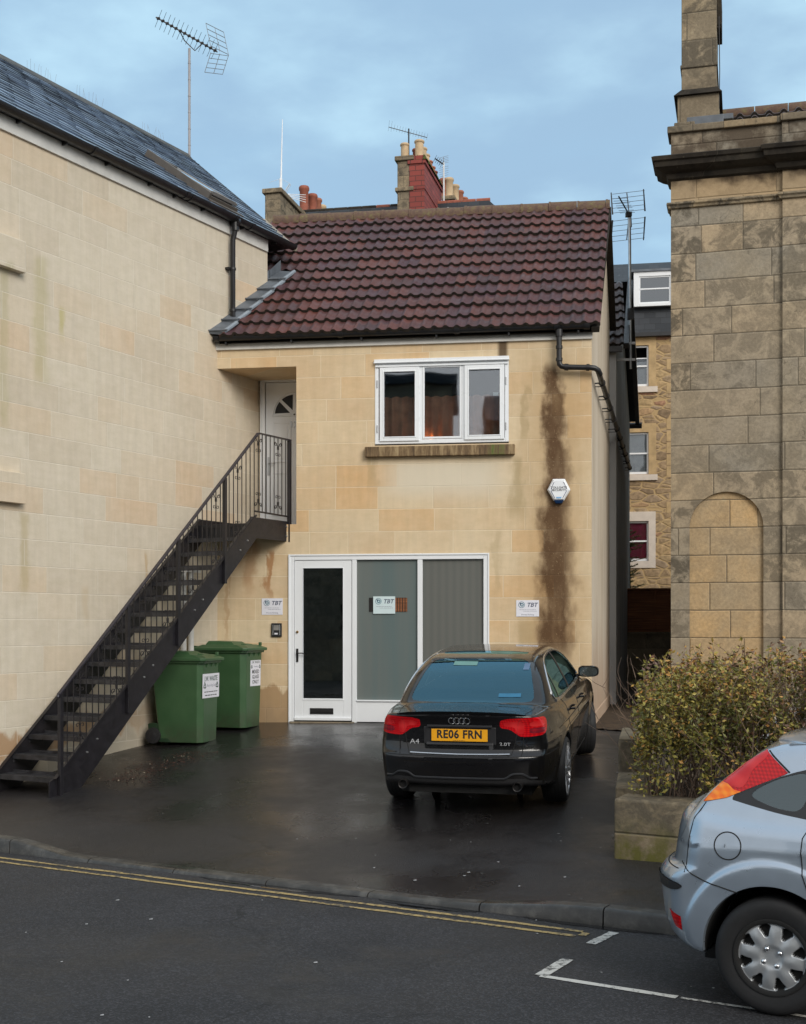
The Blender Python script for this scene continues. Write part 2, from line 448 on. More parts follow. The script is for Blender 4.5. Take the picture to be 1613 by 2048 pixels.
def glass_mat(name, tint=(.03, .035, .04), alpha=.35, rough=.02, refl=(.9, .95, 1), f0=.06):
    """window glass: a sharp reflection over a dimmed view through"""
    t = NT(name)
    tr = t.n.new('ShaderNodeBsdfTransparent'); tr.inputs[0].default_value = (alpha, alpha, alpha, 1)
    tr.inputs[0].default_value = (alpha * (.6 + tint[0]), alpha * (.6 + tint[1]), alpha * (.6 + tint[2]), 1)
    gl = t.n.new('ShaderNodeBsdfGlossy'); gl.inputs['Roughness'].default_value = rough; gl.inputs['Color'].default_value = (*refl, 1)
    wav = t.bump(t.noise(scale=1.6, detail=1), .05, .02); t.l.new(wav, gl.inputs['Normal'])
    fr = t.n.new('ShaderNodeFresnel'); fr.inputs['IOR'].default_value = 1.5
    fac = t.math('ADD', t.math('MULTIPLY', fr.outputs[0], 1.6), f0, clamp=True)
    mx = t.n.new('ShaderNodeMixShader'); t.l.new(fac, mx.inputs[0]); t.l.new(tr.outputs[0], mx.inputs[1]); t.l.new(gl.outputs[0], mx.inputs[2])
    t.l.new(mx.outputs[0], t.n['Material Output'].inputs['Surface'])
    return t.mat
M['glass'] = glass_mat('window_glass', alpha=1.35, f0=.09)
M['glass_dark'] = glass_mat('dark_glass', alpha=.5, f0=.12)
M['car_glass'] = glass_mat('car_glass', tint=(0, .15, .25), alpha=.50, refl=(.30, .62, .80), f0=.12)
M['car_glass_grey'] = glass_mat('car_glass_grey', tint=(.1, .15, .18), alpha=.45, refl=(.62, .74, .78), f0=.10)
M['glass_clear'] = glass_mat('clear_glass', tint=(.35, .36, .37), alpha=1.0, f0=.0)
M['aerial_metal'] = plain('aerial_metal', (.20, .205, .21), .6, .3, var=.1)

t = NT('frosted_warm'); M['frosted_warm'] = t.done(t.mix(t.map(t.math('SINE', t.math('MULTIPLY', t.sep(t.tc())[0], 62)), -1, 1, 0, .35), (.125, .13, .12), (.17, .165, .15)), .2, 0, None, .5)
t = NT('frosted'); M['frosted'] = t.done(t.mix(t.map(t.noise(vec=t.scalev(t.tc(), (3.2, 1, .15)), scale=1.3, detail=3), .35, .65), (.115, .155, .155), (.15, .165, .155)), .28, 0, None, .5)

def paint(name, col, flake=0, rough=.25, coat=1.0, metal=0.0, drops=False):
    t = NT(name)
    n = t.noise(scale=3, detail=4); f = t.map(n, .3, .7, .94, 1.06)
    c = t.mix(1, col, t.comb(f, f, f), 'MULTIPLY')
    if flake:
        fl = t.voro(scale=900, out='Color'); c = t.mix(.05, c, fl, 'OVERLAY')
    x, y, z = t.sep(t.tc())
    grime = t.math('MULTIPLY', t.map(z, .55, .15, 0, .35, True), t.map(t.noise(scale=6, detail=6), .35, .65, .3, 1))
    c = t.mix(grime, c, (.06, .05, .04)) if not metal else t.mix(t.math('MULTIPLY', grime, .35), c, (.10, .09, .08))
    nm = None
    if drops:
        vd = t.voro(scale=70, rand=1); geo = t.n.new('ShaderNodeNewGeometry'); nz = t.sep(geo.outputs['Normal'])[2]
        dm = t.math('MULTIPLY', t.map(vd, .28, .12, 0, 1, True), t.map(nz, .3, .8, 0, 1))
        dm = t.math('MULTIPLY', dm, t.map(t.noise(scale=5, detail=3), .45, .6, 0, 1))
        nm = t.bump(dm, .35, .0015)
    m = t.done(c, t.map(t.noise(scale=11, detail=4), .3, .7, rough - .04, rough + .08), metal, nm, .5 if metal else .12)
    t.bsdf.inputs['Coat Weight'].default_value = coat; t.bsdf.inputs['Coat Roughness'].default_value = .04
    if nm is not None: t.l.new(nm, t.bsdf.inputs['Coat Normal'])
    return m
M['black_paint'] = paint('black_paint', (.0040, .0040, .0050), 0, .3, 1.0, 0.0, True)
M['silver_blue'] = paint('silver_blue', (.39, .46, .545), 0, .30, 1.0, .65)
M['white_car'] = paint('white_car', (.72, .73, .74), 0, .35)
M['chrome'] = plain('chrome', (.75, .76, .78), .12, 1, var=.03)
M['satin_chrome'] = plain('satin_chrome', (.62, .64, .67), .22, 1, var=.05)
M['alloy'] = plain('alloy', (.52, .53, .55), .3, .85, var=.08)
M['cover_silver'] = plain('cover_silver', (.42, .44, .46), .36, .55, var=.06)
M['plate_yellow'] = plain('plate_yellow', (.78, .36, .012), .35, var=.02)
M['under'] = plain('under', (.008, .008, .008), .85)
M['trim_black'] = plain('trim_black', (.018, .018, .02), .45, var=.15)
M['seat'] = plain('seat', (.025, .028, .033), .8)
def lens(name, a, b, sc=160):
    t = NT(name); x, y, z = t.sep(t.tc())
    g = t.math('ADD', t.math('SINE', t.math('MULTIPLY', t.math('ADD', x, y), sc)), t.math('SINE', t.math('MULTIPLY', z, sc)))
    c = t.mix(t.map(g, -1, 1.6), a, b)
    m = t.done(c, .16, 0, t.bump(g, .12, .002), .3)
    t.bsdf.inputs['Coat Weight'].default_value = .25; t.bsdf.inputs['Coat Roughness'].default_value = .05
    return m
M['red_lens'] = lens('red_lens', (.36, .002, .006), (.60, .006, .010), 330)
M['red_lens_light'] = lens('red_lens_light', (.50, .012, .016), (.62, .03, .032), 60)
M['red_lens_dark'] = lens('red_lens_dark', (.16, .01, .02), (.30, .012, .02))
M['amber_lens'] = lens('amber_lens', (.85, .16, .01), (.95, .28, .02))
M['clear_lens'] = lens('clear_lens', (.3, .32, .34), (.5, .52, .55))

# chequer plate treads
t = NT('chequer_plate'); x, y, z = t.sep(t.tc())
g = t.math('MULTIPLY', t.math('SINE', t.math('MULTIPLY', t.math('ADD', x, y), 180)), t.math('SINE', t.math('MULTIPLY', t.math('SUBTRACT', x, y), 180)))
M['chequer'] = t.done(t.mix(t.map(t.noise(scale=8), .35, .65), (.022, .022, .025), (.055, .055, .062)), t.map(t.noise(scale=14), .3, .7, .25, .5), .2, t.bump(g, .5, .004))

# side render of the house
t = NT('side_render')
n1 = t.noise(vec=t.scalev(t.tc(), (1.5, 1.5, .4)), scale=1.4, detail=6); n2 = t.noise(scale=55, detail=4)
c = t.ramp(n1, [(.3, (.52, .44, .34)), (.5, (.62, .545, .44)), (.7, (.68, .61, .51))])
x, y, z = t.sep(t.tc())
c = t.mix(t.map(t.math('ADD', z, t.map(n1, .3, .7, -.25, .25)), 2.3, .7, 0, .75, True), c, (.44, .30, .21))
c = t.mix(t.map(n2, .3, .7, 0, .2), c, (.30, .25, .19))
M['side_render'] = t.done(c, .85, 0, t.bump(n2, .35, .006), .2)
t = NT('grey_render'); n1 = t.noise(vec=t.scalev(t.tc(), (1.5, 1.5, .4)), scale=1.2, detail=6)
M['grey_render'] = t.done(t.ramp(n1, [(.3, (.42, .42, .42)), (.7, (.55, .55, .545))]), .85, 0, t.bump(t.noise(scale=60), .3, .005), .2)

# roof tiles : per tile tone, moss on the lower edges
def roof_tile(name, cols, pw, ph, moss=(.10, .095, .03)):
    t = NT(name); x, y, z = t.sep(t.tc())
    cx = t.math('FLOOR', t.math('DIVIDE', x, pw)); cz = t.math('FLOOR', t.math('DIVIDE', y, ph))
    r = t.wnoise(t.comb(cx, cz, 1.5))
    c = t.ramp(r, cols)
    b = t.noise(scale=.9, detail=6); c = t.mix(t.map(b, .4, .65, 0, .5), c, cols[0][1])
    f = t.map(t.noise(scale=9, detail=8, rough=.7), .3, .7, .84, 1.14); c = t.mix(1, c, t.comb(f, f, f), 'MULTIPLY')
    ms = t.map(t.noise(scale=34, detail=8, rough=.75), .60, .68, 0, .75, True)
    c = t.mix(t.math('MULTIPLY', ms, t.map(b, .35, .6, .35, 1)), c, moss)
    li = t.map(t.voro(scale=19, rand=1), .09, .05, 0, .6, True)
    c = t.mix(t.math('MULTIPLY', li, t.map(t.noise(scale=3), .5, .6)), c, (.28, .25, .15))
    m = t.done(c, t.map(t.noise(scale=6, detail=5), .3, .7, .38, .7), 0, t.bump(t.noise(scale=70, detail=6), .35, .004), .4)
    return m
M['tile'] = roof_tile('roof_tile', [(0, (.058, .028, .030)), (.3, (.086, .033, .030)), (.55, (.12, .040, .031)), (.8, (.064, .029, .037)), (1, (.098, .042, .038))], .30, .3)
M['tile_edge'] = plain('tile_edge', (.020, .015, .010), .9, var=.6, nscale=20)
M['tile_dark'] = roof_tile('roof_tile_dark', [(0, (.05, .035, .034)), (.5, (.07, .045, .04)), (1, (.085, .05, .045))], .30, .3)
t = NT('ridge'); b = t.noise(scale=14, detail=8, rough=.75)
M['ridge'] = t.done(t.ramp(b, [(.3, (.075, .05, .038)), (.5, (.13, .078, .055)), (.62, (.15, .12, .055)), (.75, (.24, .20, .11))]), .85, 0, t.bump(b, .5, .01))
# slates
def slate(name, wetness=1.0, blue=1.0):
    t = NT(name)
    at = t.n.new('ShaderNodeAttribute'); at.attribute_name = 'rnd'
    c = t.ramp(at.outputs['Fac'], [(0, (.040, .052, .075)), (.5, (.075, .098, .135)), (.85, (.10, .13, .175)), (1, (.17, .22, .30))])
    n = t.noise(scale=5, detail=7, rough=.7)
    c = t.mix(t.map(n, .4, .7, 0, .5), c, (.045, .055, .07))
    wet = t.map(t.noise(vec=t.scalev(t.tc(), (1, .35, .35)), scale=1.7, detail=4), .42, .6, 0, 1, True)
    c = t.mix(t.math('MULTIPLY', wet, .6), c, (.19, .26, .37))  # blue sheen of the wet streaks, painted into the slate colour
    return t.done(c, t.map(n, .3, .7, .22, .42), 0, t.bump(t.noise(scale=30, detail=6), .3, .004), .6)
M['slate'] = slate('slate')
t = NT('old_slate'); x, y, z = t.sep(t.tc())
br = t.n.new('ShaderNodeTexBrick'); t.plug(br.inputs['Vector'], t.comb(x, z, 0)); br.inputs['Scale'].default_value = 1
for k_, v_ in (('Brick Width', .34), ('Row Height', .2), ('Mortar Size', .006), ('Bias', .1)): br.inputs[k_].default_value = v_
br.inputs['Color1'].default_value = (.010, .013, .018, 1); br.inputs['Color2'].default_value = (.026, .030, .036, 1); br.inputs['Mortar'].default_value = (.008, .009, .01, 1)
li = t.map(t.noise(scale=2.2, detail=9, rough=.8), .66, .70, 0, .8)
li = t.math('MULTIPLY', t.map(t.voro(scale=3.2), .14, .10, 0, .8, True), t.map(t.noise(scale=1.1), .45, .55))
M['old_slate'] = t.done(t.mix(li, br.outputs[0], (.36, .38, .38)), .65, 0, t.bump(br.outputs['Fac'], .4, .01), .5)

# rubble of the rear terrace
t = NT('rubble'); x, y, z = t.sep(t.tc())
vec = t.comb(t.math('MULTIPLY', t.math('ADD', x, y), 2.0), t.math('MULTIPLY', z, 4.6), 0)
vec = t.addv(vec, t.scalev(t.noise(scale=1.6, detail=2, out=1), (.5, .5, 0)))
ed = t.voro(vec=vec, scale=1.0, feature='DISTANCE_TO_EDGE'); cc = t.sep(t.voro(vec=vec, scale=1.0, out='Color'))[0]
c = t.ramp(cc, [(0, (.21, .15, .095)), (.3, (.34, .24, .14)), (.6, (.29, .215, .145)), (.8, (.42, .30, .16)), (1, (.31, .17, .11))])
f = t.map(t.noise(scale=9, detail=8), .3, .7, .65, 1.3); c = t.mix(1, c, t.comb(f, f, f), 'MULTIPLY')
c = t.mix(t.map(ed, .07, .03, 0, 1, True), c, (.44, .31, .16))
M['rubble'] = t.done(c, .9, 0, t.bump(t.map(ed, .02, .14), .6, .03), .2)
M['pale_surround'] = plain('pale_surround', (.60, .53, .46), .7, var=.08)
M['warm_stone'] = plain('warm_stone', (.44, .31, .16), .85, var=.2, nscale=4, bump=.3)
M['magenta_curtain'] = plain('magenta_curtain', (.30, .008, .055), .8, var=.25)
M['net_curtain'] = plain('net_curtain', (.30, .32, .33), .8, var=.1)

t, c, nm = weathered_stone('right_stone', .354, .72, 1.25, v0=.29, dark=.74)
x, y, z = t.A['x'], t.A['y'], t.A['z']
# darker just under the cornice, dark storm-weathered parapet; less grey on the frieze
wob = t.noise(scale=3, detail=6)
zz = t.math('ADD', z, t.map(wob, .2, .8, -.2, .2))
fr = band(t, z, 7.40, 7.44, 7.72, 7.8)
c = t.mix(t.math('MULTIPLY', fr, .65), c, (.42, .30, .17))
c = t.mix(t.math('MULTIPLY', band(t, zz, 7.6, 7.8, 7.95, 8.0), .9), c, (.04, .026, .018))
c = t.mix(t.math('MULTIPLY', t.math('MULTIPLY', band(t, zz, 7.95, 8.0, 12, 13), t.map(t.noise(scale=2.6, detail=8, rough=.7), .38, .55)), .85), c, (.075, .055, .038))
c = t.mix(t.map(zz, 2.2, 1.1, 0, .35, True), c, (.36, .30, .2))
M['right_stone'] = t.done(c, .9, 0, nm, .2)
t, c, nm = weathered_stone('niche_stone', .354, .50, .85, v0=.29, u0=.4, dark=.22, warm=(.56, .375, .185), grey=(.42, .31, .185))
M['niche_stone'] = t.done(c, .9, 0, nm, .2)
t, c, nm = weathered_stone('dark_stone', .40, .5, .9, v0=.1, dark=.7, warm=(.27, .20, .12), grey=(.17, .14, .10))
M['dark_stone'] = t.done(c, .9, 0, nm, .2)
t, c, nm = weathered_stone('cornice_stone', 3.0, 1.1, 1.6, v0=.5, dark=.9, warm=(.035, .028, .021), grey=(.018, .016, .014))
c = t.mix(.72, c, (.016, .0135, .0115))
M['cornice_stone'] = t.done(c, .9, 0, nm, .2)
t, c, nm = weathered_stone('chimney_stone', .36, .45, .8, v0=.1, dark=1.0, warm=(.31, .24, .15), grey=(.19, .155, .11))
M['chimney_stone'] = t.done(c, .9, 0, nm, .2)
# mossy garden wall
t, c, nm = weathered_stone('mossy_wall', .33, .7, 1.25, v0=.01, dark=.95, warm=(.165, .12, .07), grey=(.10, .082, .056))
z = t.A['z']; ms = t.noise(scale=5, detail=8, rough=.7)
c = t.mix(t.math('MULTIPLY', t.map(z, .5, .15, 0, 1, True), t.map(ms, .4, .56, 0, .9)), c, (.105, .10, .022))
M['mossy_wall'] = t.done(c, .9, 0, nm, .2)
# brick
t = NT('red_brick'); x, y, z = t.sep(t.tc())
br = t.n.new('ShaderNodeTexBrick'); t.plug(br.inputs['Vector'], t.comb(t.math('ADD', x, y), z, 0)); br.inputs['Scale'].default_value = 1
for k_, v_ in (('Brick Width', .36), ('Row Height', .155), ('Mortar Size', .012), ('Mortar Smooth', .2)): br.inputs[k_].default_value = v_
br.inputs['Color1'].default_value = (.20, .040, .032, 1); br.inputs['Color2'].default_value = (.29, .058, .045, 1); br.inputs['Mortar'].default_value = (.09, .03, .025, 1)
M['red_brick'] = t.done(br.outputs[0], .8, 0, t.bump(br.outputs['Fac'], -.5, .01))
# fence
t = NT('fence_wood'); x, y, z = t.sep(t.tc())
g = t.noise(vec=t.comb(t.math('MULTIPLY', x, 1.2), 0, t.math('MULTIPLY', z, 22)), scale=1.5, detail=6)
M['fence_wood'] = t.done(t.ramp(g, [(.3, (.11, .042, .018)), (.55, (.23, .085, .033)), (.75, (.34, .14, .055))]), .8, 0, t.bump(g, .4, .01))

# grounds
def tarmac(name, base, agg, ascale, rlo, rhi, wetlo, wethi, bumpd, brown=0, wetscale=.5):
    t = NT(name)
    a = t.voro(scale=ascale, out='Color'); ar = t.sep(a)[0]; ad = t.voro(scale=ascale)
    n = t.noise(scale=1.1, detail=7, rough=.6); n3 = t.noise(scale=.35, detail=4)
    c = t.mix(t.map(ar, .55, 1.0, 0, .8), base, agg)
    f = t.map(n, .3, .7, .78, 1.22); c = t.mix(1, c, t.comb(f, f, f), 'MULTIPLY')
    c = t.mix(t.map(n3, .45, .65, 0, brown), c, (.045, .036, .026))
    wet = t.map(t.noise(scale=wetscale, detail=6, rough=.62), wetlo, wethi, 0, 1, True)
    c = t.mix(t.math('MULTIPLY', wet, .35), c, tuple(.5 * b for b in base))
    ck = t.voro(vec=t.addv(t.tc(), t.scalev(t.noise(scale=1.8, detail=5, out=1), (.8, .8, 0))), scale=.42, feature='DISTANCE_TO_EDGE')
    cm = t.math('MULTIPLY', t.map(ck, .006, .002, 0, .6, True), t.map(t.noise(scale=.6, detail=2), .47, .56, 0, 1))
    c = t.mix(cm, c, (.006, .006, .006))
    # tiny pale grit and specks
    sp = t.voro(scale=7.5, rand=1); sc_ = t.sep(t.voro(scale=7.5, out='Color'))[1]
    spm = t.math('MULTIPLY', t.map(sp, .055, .035, 0, 1, True), t.map(sc_, .86, .9))
    c = t.mix(t.math('MULTIPLY', spm, .7), c, (.3, .29, .26))
    r = t.mix(wet, t.comb(rhi, rhi, rhi), t.comb(rlo, rlo, rlo))
    h = t.math('MULTIPLY', t.map(ad, 0, .6), t.map(wet, 0, 1, 1, .35))
    return t.done(c, r, 0, t.bump(t.math('ADD', h, t.math('MULTIPLY', n, .6)), .55, bumpd), .4)
M['road'] = tarmac('road_tarmac', (.0185, .0183, .0205), (.062, .062, .070), 95, .42, .78, .45, .66, .006, .35)
M['forecourt'] = tarmac('forecourt_tarmac', (.0165, .0152, .0160), (.040, .038, .039), 110, .19, .50, .40, .62, .004, .22, .4)
t = NT('kerb_stone'); n = t.noise(scale=7, detail=8, rough=.7)
M['kerb'] = t.done(t.ramp(n, [(.3, (.020, .019, .018)), (.5, (.040, .038, .035)), (.66, (.085, .08, .072))]), t.map(t.noise(scale=1.4, detail=3), .4, .6, .2, .55), 0, t.bump(n, .4, .008))
def worn(name, col, thr=.5, amt=.9):
    t = NT(name); n = t.noise(scale=24, detail=9, rough=.8); n2 = t.noise(scale=1.5, detail=4)
    m = t.map(t.math('ADD', n, t.map(n2, .3, .7, -.09, .09)), thr - .05, thr + .04, 0, amt, True)
    return t.done(t.mix(m, col, (.04, .038, .036)), .6, 0, t.bump(n, .3, .003))
M['yellow_line'] = worn('yellow_line', (.38, .275, .11), .535)
M['white_line'] = worn('white_line', (.50, .49, .46), .56)
t = NT('soil'); n = t.noise(scale=9, detail=8, rough=.75)
M['soil'] = t.done(t.ramp(n, [(.3, (.018, .012, .008)), (.5, (.05, .032, .018)), (.66, (.10, .062, .03)), (.8, (.06, .07, .02))]), .9, 0, t.bump(n, .8, .03))
M['ground_far'] = plain('ground_far', (.06, .055, .045), .9, var=.3, nscale=.5)
M['leaf_litter'] = plain('litter_leaf', (.070, .024, .014), .7, var=.5, nscale=12)
M['litter_pale'] = plain('litter_pale', (.55, .46, .34), .7, var=.3, nscale=12)
# ------------------------------------------------------------------ ground heights
CTRL = [(-2.53, 17.35, .665), (-3.69, 15.15, .414), (-3.17, 16.13, .507), (1.588, 12.4, .27), (-.13, 12.78, .29), (2.2, 14.97, .485),
        (0, 17, .69), (1.1, 16.85, .68), (2.46, 16.65, .60), (-3.65, 13.37, .215), (1.7, 10.31, .11), (-2.2, 15.5, .53), (-1.9, 16.7, .635),
        (3.3, 20, .62), (3.9, 24, .66), (5, 30, .7), (-3, 24, .7), (0, 24, .7), (8, 16, .5), (6, 20, .6), (12, 14, .4), (-6, 13, .3), (-9, 12, .15)]
def st2w(t, n): return (.8695 * t + .4939 * n, -.4939 * t + .8695 * n)
def w2st(x, y): return (.8695 * x - .4939 * y, .4939 * x + .8695 * y)
def kerb_z(t):
    a = np.clip((-7.85 - t) / .6, 0, 1); b = np.clip((t + 4.15) / .95, 0, 1)
    return .032 + .088 * np.maximum(a, b)
_pts = [(x, y) for x, y, z in CTRL]; _z = [z for x, y, z in CTRL]
for tt in (-14, -11, -8.6, -7.8, -6.8, -5.6, -4.4, -3.9, -3.2, -2, 1, 4, 8, 12):
    _pts.append(st2w(tt, 8.16)); _z.append(float(kerb_z(tt)))
for tt in (-11, -9): _pts.append(st2w(tt, 9.4)); _z.append(.16)
for tt in (-2, 1, 5, 9): _pts.append(st2w(tt, 9.7)); _z.append(.13 if tt > -1 else .12)
_P = np.array(_pts, float); _Z = np.array(_z, float)
def _tps(r2): return np.where(r2 > 1e-12, .5 * r2 * np.log(r2 + 1e-20), 0)
_n = len(_P); _K = _tps(((_P[:, None] - _P[None]) ** 2).sum(-1)) + np.eye(_n) * .02
_A = np.zeros((_n + 3, _n + 3)); _A[:_n, :_n] = _K; _A[:_n, _n] = 1; _A[:_n, _n + 1:] = _P; _A[_n, :_n] = 1; _A[_n + 1:, :_n] = _P.T
_W = np.linalg.solve(_A, np.concatenate([_Z, [0, 0, 0]]))
def gz(x, y):
    x = np.asarray(x, float); y = np.asarray(y, float)
    r2 = (x[..., None] - _P[:, 0]) ** 2 + (y[..., None] - _P[:, 1]) ** 2
    return _tps(r2) @ _W[:_n] + _W[_n] + _W[_n + 1] * x + _W[_n + 2] * y

def grid_mesh(name, T, N, zf, mat, kind='structure', to_world=True):
    T, N = np.asarray(T, float), np.asarray(N, float)
    tt, nn = np.meshgrid(T, N, indexing='ij')
    X, Y = (.8695 * tt + .4939 * nn, -.4939 * tt + .8695 * nn) if to_world else (tt, nn)
    Z = zf(tt, nn, X, Y)
    a, b = tt.shape
    vs = np.stack([X, Y, Z], -1).reshape(-1, 3)
    I = np.arange(a * b).reshape(a, b)
    fs = np.stack([I[:-1, :-1], I[1:, :-1], I[1:, 1:], I[:-1, 1:]], -1).reshape(-1, 4)
    o = mesh_obj(name, vs, fs, mat, smooth=True); o['kind'] = kind
    return o

def bay_shift(t):       # the kerb steps back a little behind the parked hatchback
    return 0.75 * np.clip((t + 2.35) / .9, 0, 1) ** 2 * (3 - 2 * np.clip((t + 2.35) / .9, 0, 1))

gmb = MB().quad((-250, -150, -.012), (250, -150, -.012), (250, 350, -.012), (-250, 350, -.012)); tag(gmb.build('ground', M['ground_far']), kind='structure')
Tt = np.arange(-22, 16.01, .35)
grid_mesh('road', Tt, [-.6, 0, 2, 4, 6, 7.2, 8.05, 8.95], lambda t, n, x, y: np.where(n > 8.5, -.02, 0.0) + 0 * t, M['road'])
ft = np.arange(-14, 13.01, .22)
def fz(t, n, x, y):
    # first two rows follow the back of the kerb
    return gz(x, y)
s_ = np.linspace(0, 1, 2)
Ns = np.concatenate([[0, .08], np.arange(.25, 24, .35)])
tt, nn = np.meshgrid(ft, Ns, indexing='ij')
sh = bay_shift(tt); nn2 = 8.14 + nn + sh * np.clip(1 - nn / 3.0, 0, 1)
X, Y = .8695 * tt + .4939 * nn2, -.4939 * tt + .8695 * nn2
Z = gz(X, Y); w = np.clip(1 - nn / .5, 0, 1); Z = Z * (1 - w) + (kerb_z(tt) - .006) * w
a, b = tt.shape; I = np.arange(a * b).reshape(a, b)
o = mesh_obj('forecourt', np.stack([X, Y, Z], -1).reshape(-1, 3), np.stack([I[:-1, :-1], I[1:, :-1], I[1:, 1:], I[:-1, 1:]], -1).reshape(-1, 4), M['forecourt'], smooth=True)
o['kind'] = 'structure'
# kerb: separate stones with joints, dropped in the middle
kb = MB()
edges = []; t0 = -14.0
while t0 < 12: edges.append(t0); t0 += .915
for i in range(len(edges) - 1):
    a_, b_ = edges[i] + .005, edges[i + 1] - .005
    for k in range(3):
        ta, tb = a_ + (b_ - a_) * k / 3, a_ + (b_ - a_) * (k + 1) / 3
        za, zb = float(kerb_z(ta)), float(kerb_z(tb)); sa, sb = float(bay_shift(ta)), float(bay_shift(tb))
        def pr(t_, z_, s__):
            p = lambda n, z: (*st2w(t_, n + s__), z)
            return [p(8.0, -.03), p(8.006, max(z_ - .022, .008)), p(8.024, z_ - .004), p(8.045, z_), p(8.145, z_), p(8.15, -.03)]
        A_, B_ = pr(ta, za, sa), pr(tb, zb, sb); n_ = 6
        fs = [(j, (j + 1) % n_, n_ + (j + 1) % n_, n_ + j) for j in range(n_)]
        if k == 0: fs.append(tuple(range(n_ - 1, -1, -1)))
        if k == 2: fs.append(tuple(range(n_, 2 * n_)))
        kb.add(A_ + B_, fs)
o = kb.build('kerb', M['kerb'], smooth=True, autosm=50); o['kind'] = 'structure'
# gutter damp strip and road markings
def strip(name, t0, t1, n0, n1, mat, z=.004, rag=.006, step=.12, edge=None):
    ts = np.arange(t0, t1 + 1e-6, step if t1 - t0 > .3 else (t1 - t0) / 3)
    vs = []; fs = []
    for t_ in ts:
        vs.append((*st2w(t_, n0 + random.uniform(-rag, rag)), z)); vs.append((*st2w(t_, n1 + random.uniform(-rag, rag)), z))
    for i in range(len(ts) - 1): fs.append((2 * i, 2 * i + 2, 2 * i + 3, 2 * i + 1))
    return vs, fs
def px2road(px, py):
    Yd = 5100 / (py - 1250); return ((px - 806.5) / 2550 * Yd, Yd)
m = MB()
for n0 in (7.665, 7.80): m.add(*strip('', -14, -3.02, n0 - .023, n0 + .023, None))
m.add(*strip('', -3.075, -3.02, 7.69, 7.776, None, z=.0042))
tag(m.build('yellow_lines', M['yellow_line']), kind='structure')
m = MB()
def seg(p, q, w, z=.004):
    p, q = Vector((*p, z)), Vector((*q, z)); d = (q - p).normalized(); c = Vector((-d.y, d.x, 0)) * w / 2
    n = max(2, int((q - p).length / .1)); vs = []; fs = []
    for i in range(n + 1):
        c2 = c * random.uniform(.86, 1.1); pt = p.lerp(q, i / n); vs += [tuple(pt - c2), tuple(pt + c2)]
    fs = [(2 * i, 2 * i + 2, 2 * i + 3, 2 * i + 1) for i in range(n)]
    m.add(vs, fs)
c0 = px2road(1082, 1953)
tb, nb = w2st(*c0)
e1 = px2road(1355, 1996); tb1, nb1 = w2st(*e1)
seg(c0, e1, .055)
seg(st2w(tb1 + .02, nb1), st2w(3.2, nb1 - .03), .03)
seg(c0, px2road(1136, 1920), .075, .0045)
seg(px2road(1182, 1889), px2road(1229, 1866), .07)
tag(m.build('bay_lines', M['white_line']), kind='structure')
# standing water in the gutter and a few tarmac repairs
t = NT('gutter_water'); MW_ = t.done((.012, .012, .013), t.map(t.noise(scale=3), .4, .6, .03, .2), 0, t.bump(t.noise(scale=9, detail=2), .08, .004), .6)
m = MB()
for ta, tb, w_ in ((-6.4, -4.9, .10), (-4.75, -3.9, .13), (-3.6, -2.6, .08)):
    n_ = 22; vs = []
    for i in range(n_ + 1):
        k = i / n_; t_ = ta + (tb - ta) * k; ww = w_ * math.sin(PI * k) ** .6 * random.uniform(.75, 1.1); vs += [(*st2w(t_, 7.995 - ww), .003), (*st2w(t_, 7.998), .003)]
    m.add(vs, [(2 * i, 2 * i + 2, 2 * i + 3, 2 * i + 1) for i in range(n_)])
tag(m.build('gutter_water', MW_), kind='structure')
# pavement on the near side of the street
m = MB(); p = [st2w(-22, -.6), st2w(16, -.6), st2w(16, -3.6), st2w(-22, -3.6)]
m.hexa([(x, y, -.02) for x, y in p], [(x, y, .12) for x, y in p]); tag(m.build('pavement', M['kerb']), kind='structure')
# soil in the planter behind the low wall and in the passage
# ------------------------------------------------------------------ shop house
house = thing('shop_house', 'two storey cream stone house with brown tiled roof, wide shopfront and upstairs doorway', 'house', FA)
GX = .067  # drift of the side wall per metre of depth
def gx(y, x0=2.49): return x0 + GX * y
RY, RZ, EZ = 3.25, 8.50, 5.90   # ridge depth/height, eave height
def roof_z(y): return EZ + (y + .12) * (RZ - EZ) / (RY + .12)
# front wall
m = MB().wall(-2.60, 2.49, .2, 5.83, [(-2.70, -1.454, 3.36, 5.49), (-.38, 1.41, 4.40, 5.545), (-1.544, 1.137, .1, 2.935)], 0, .28)
m.build('wall', M['house_stone'], house)
# recess of the upstairs doorway: back wall, right cheek, ceiling
m = MB(); m.box(-2.35, -1.20, .95, 1.05, 3.3, 5.6)
m.quad((-1.452, .27, 3.3), (-1.452, .96, 3.3), (-1.452, .96, 5.5), (-1.452, .27, 5.5))
m.quad((-2.7, .0, 5.489), (-1.4, .0, 5.489), (-1.4, 1.0, 5.489), (-2.7, 1.0, 5.489))
m.build('porch_lining', M['house_stone'], house)
MB().box(-2.62, -1.456, .012, .95, 3.30, 3.36).build('porch_floor', M['lead'], house)
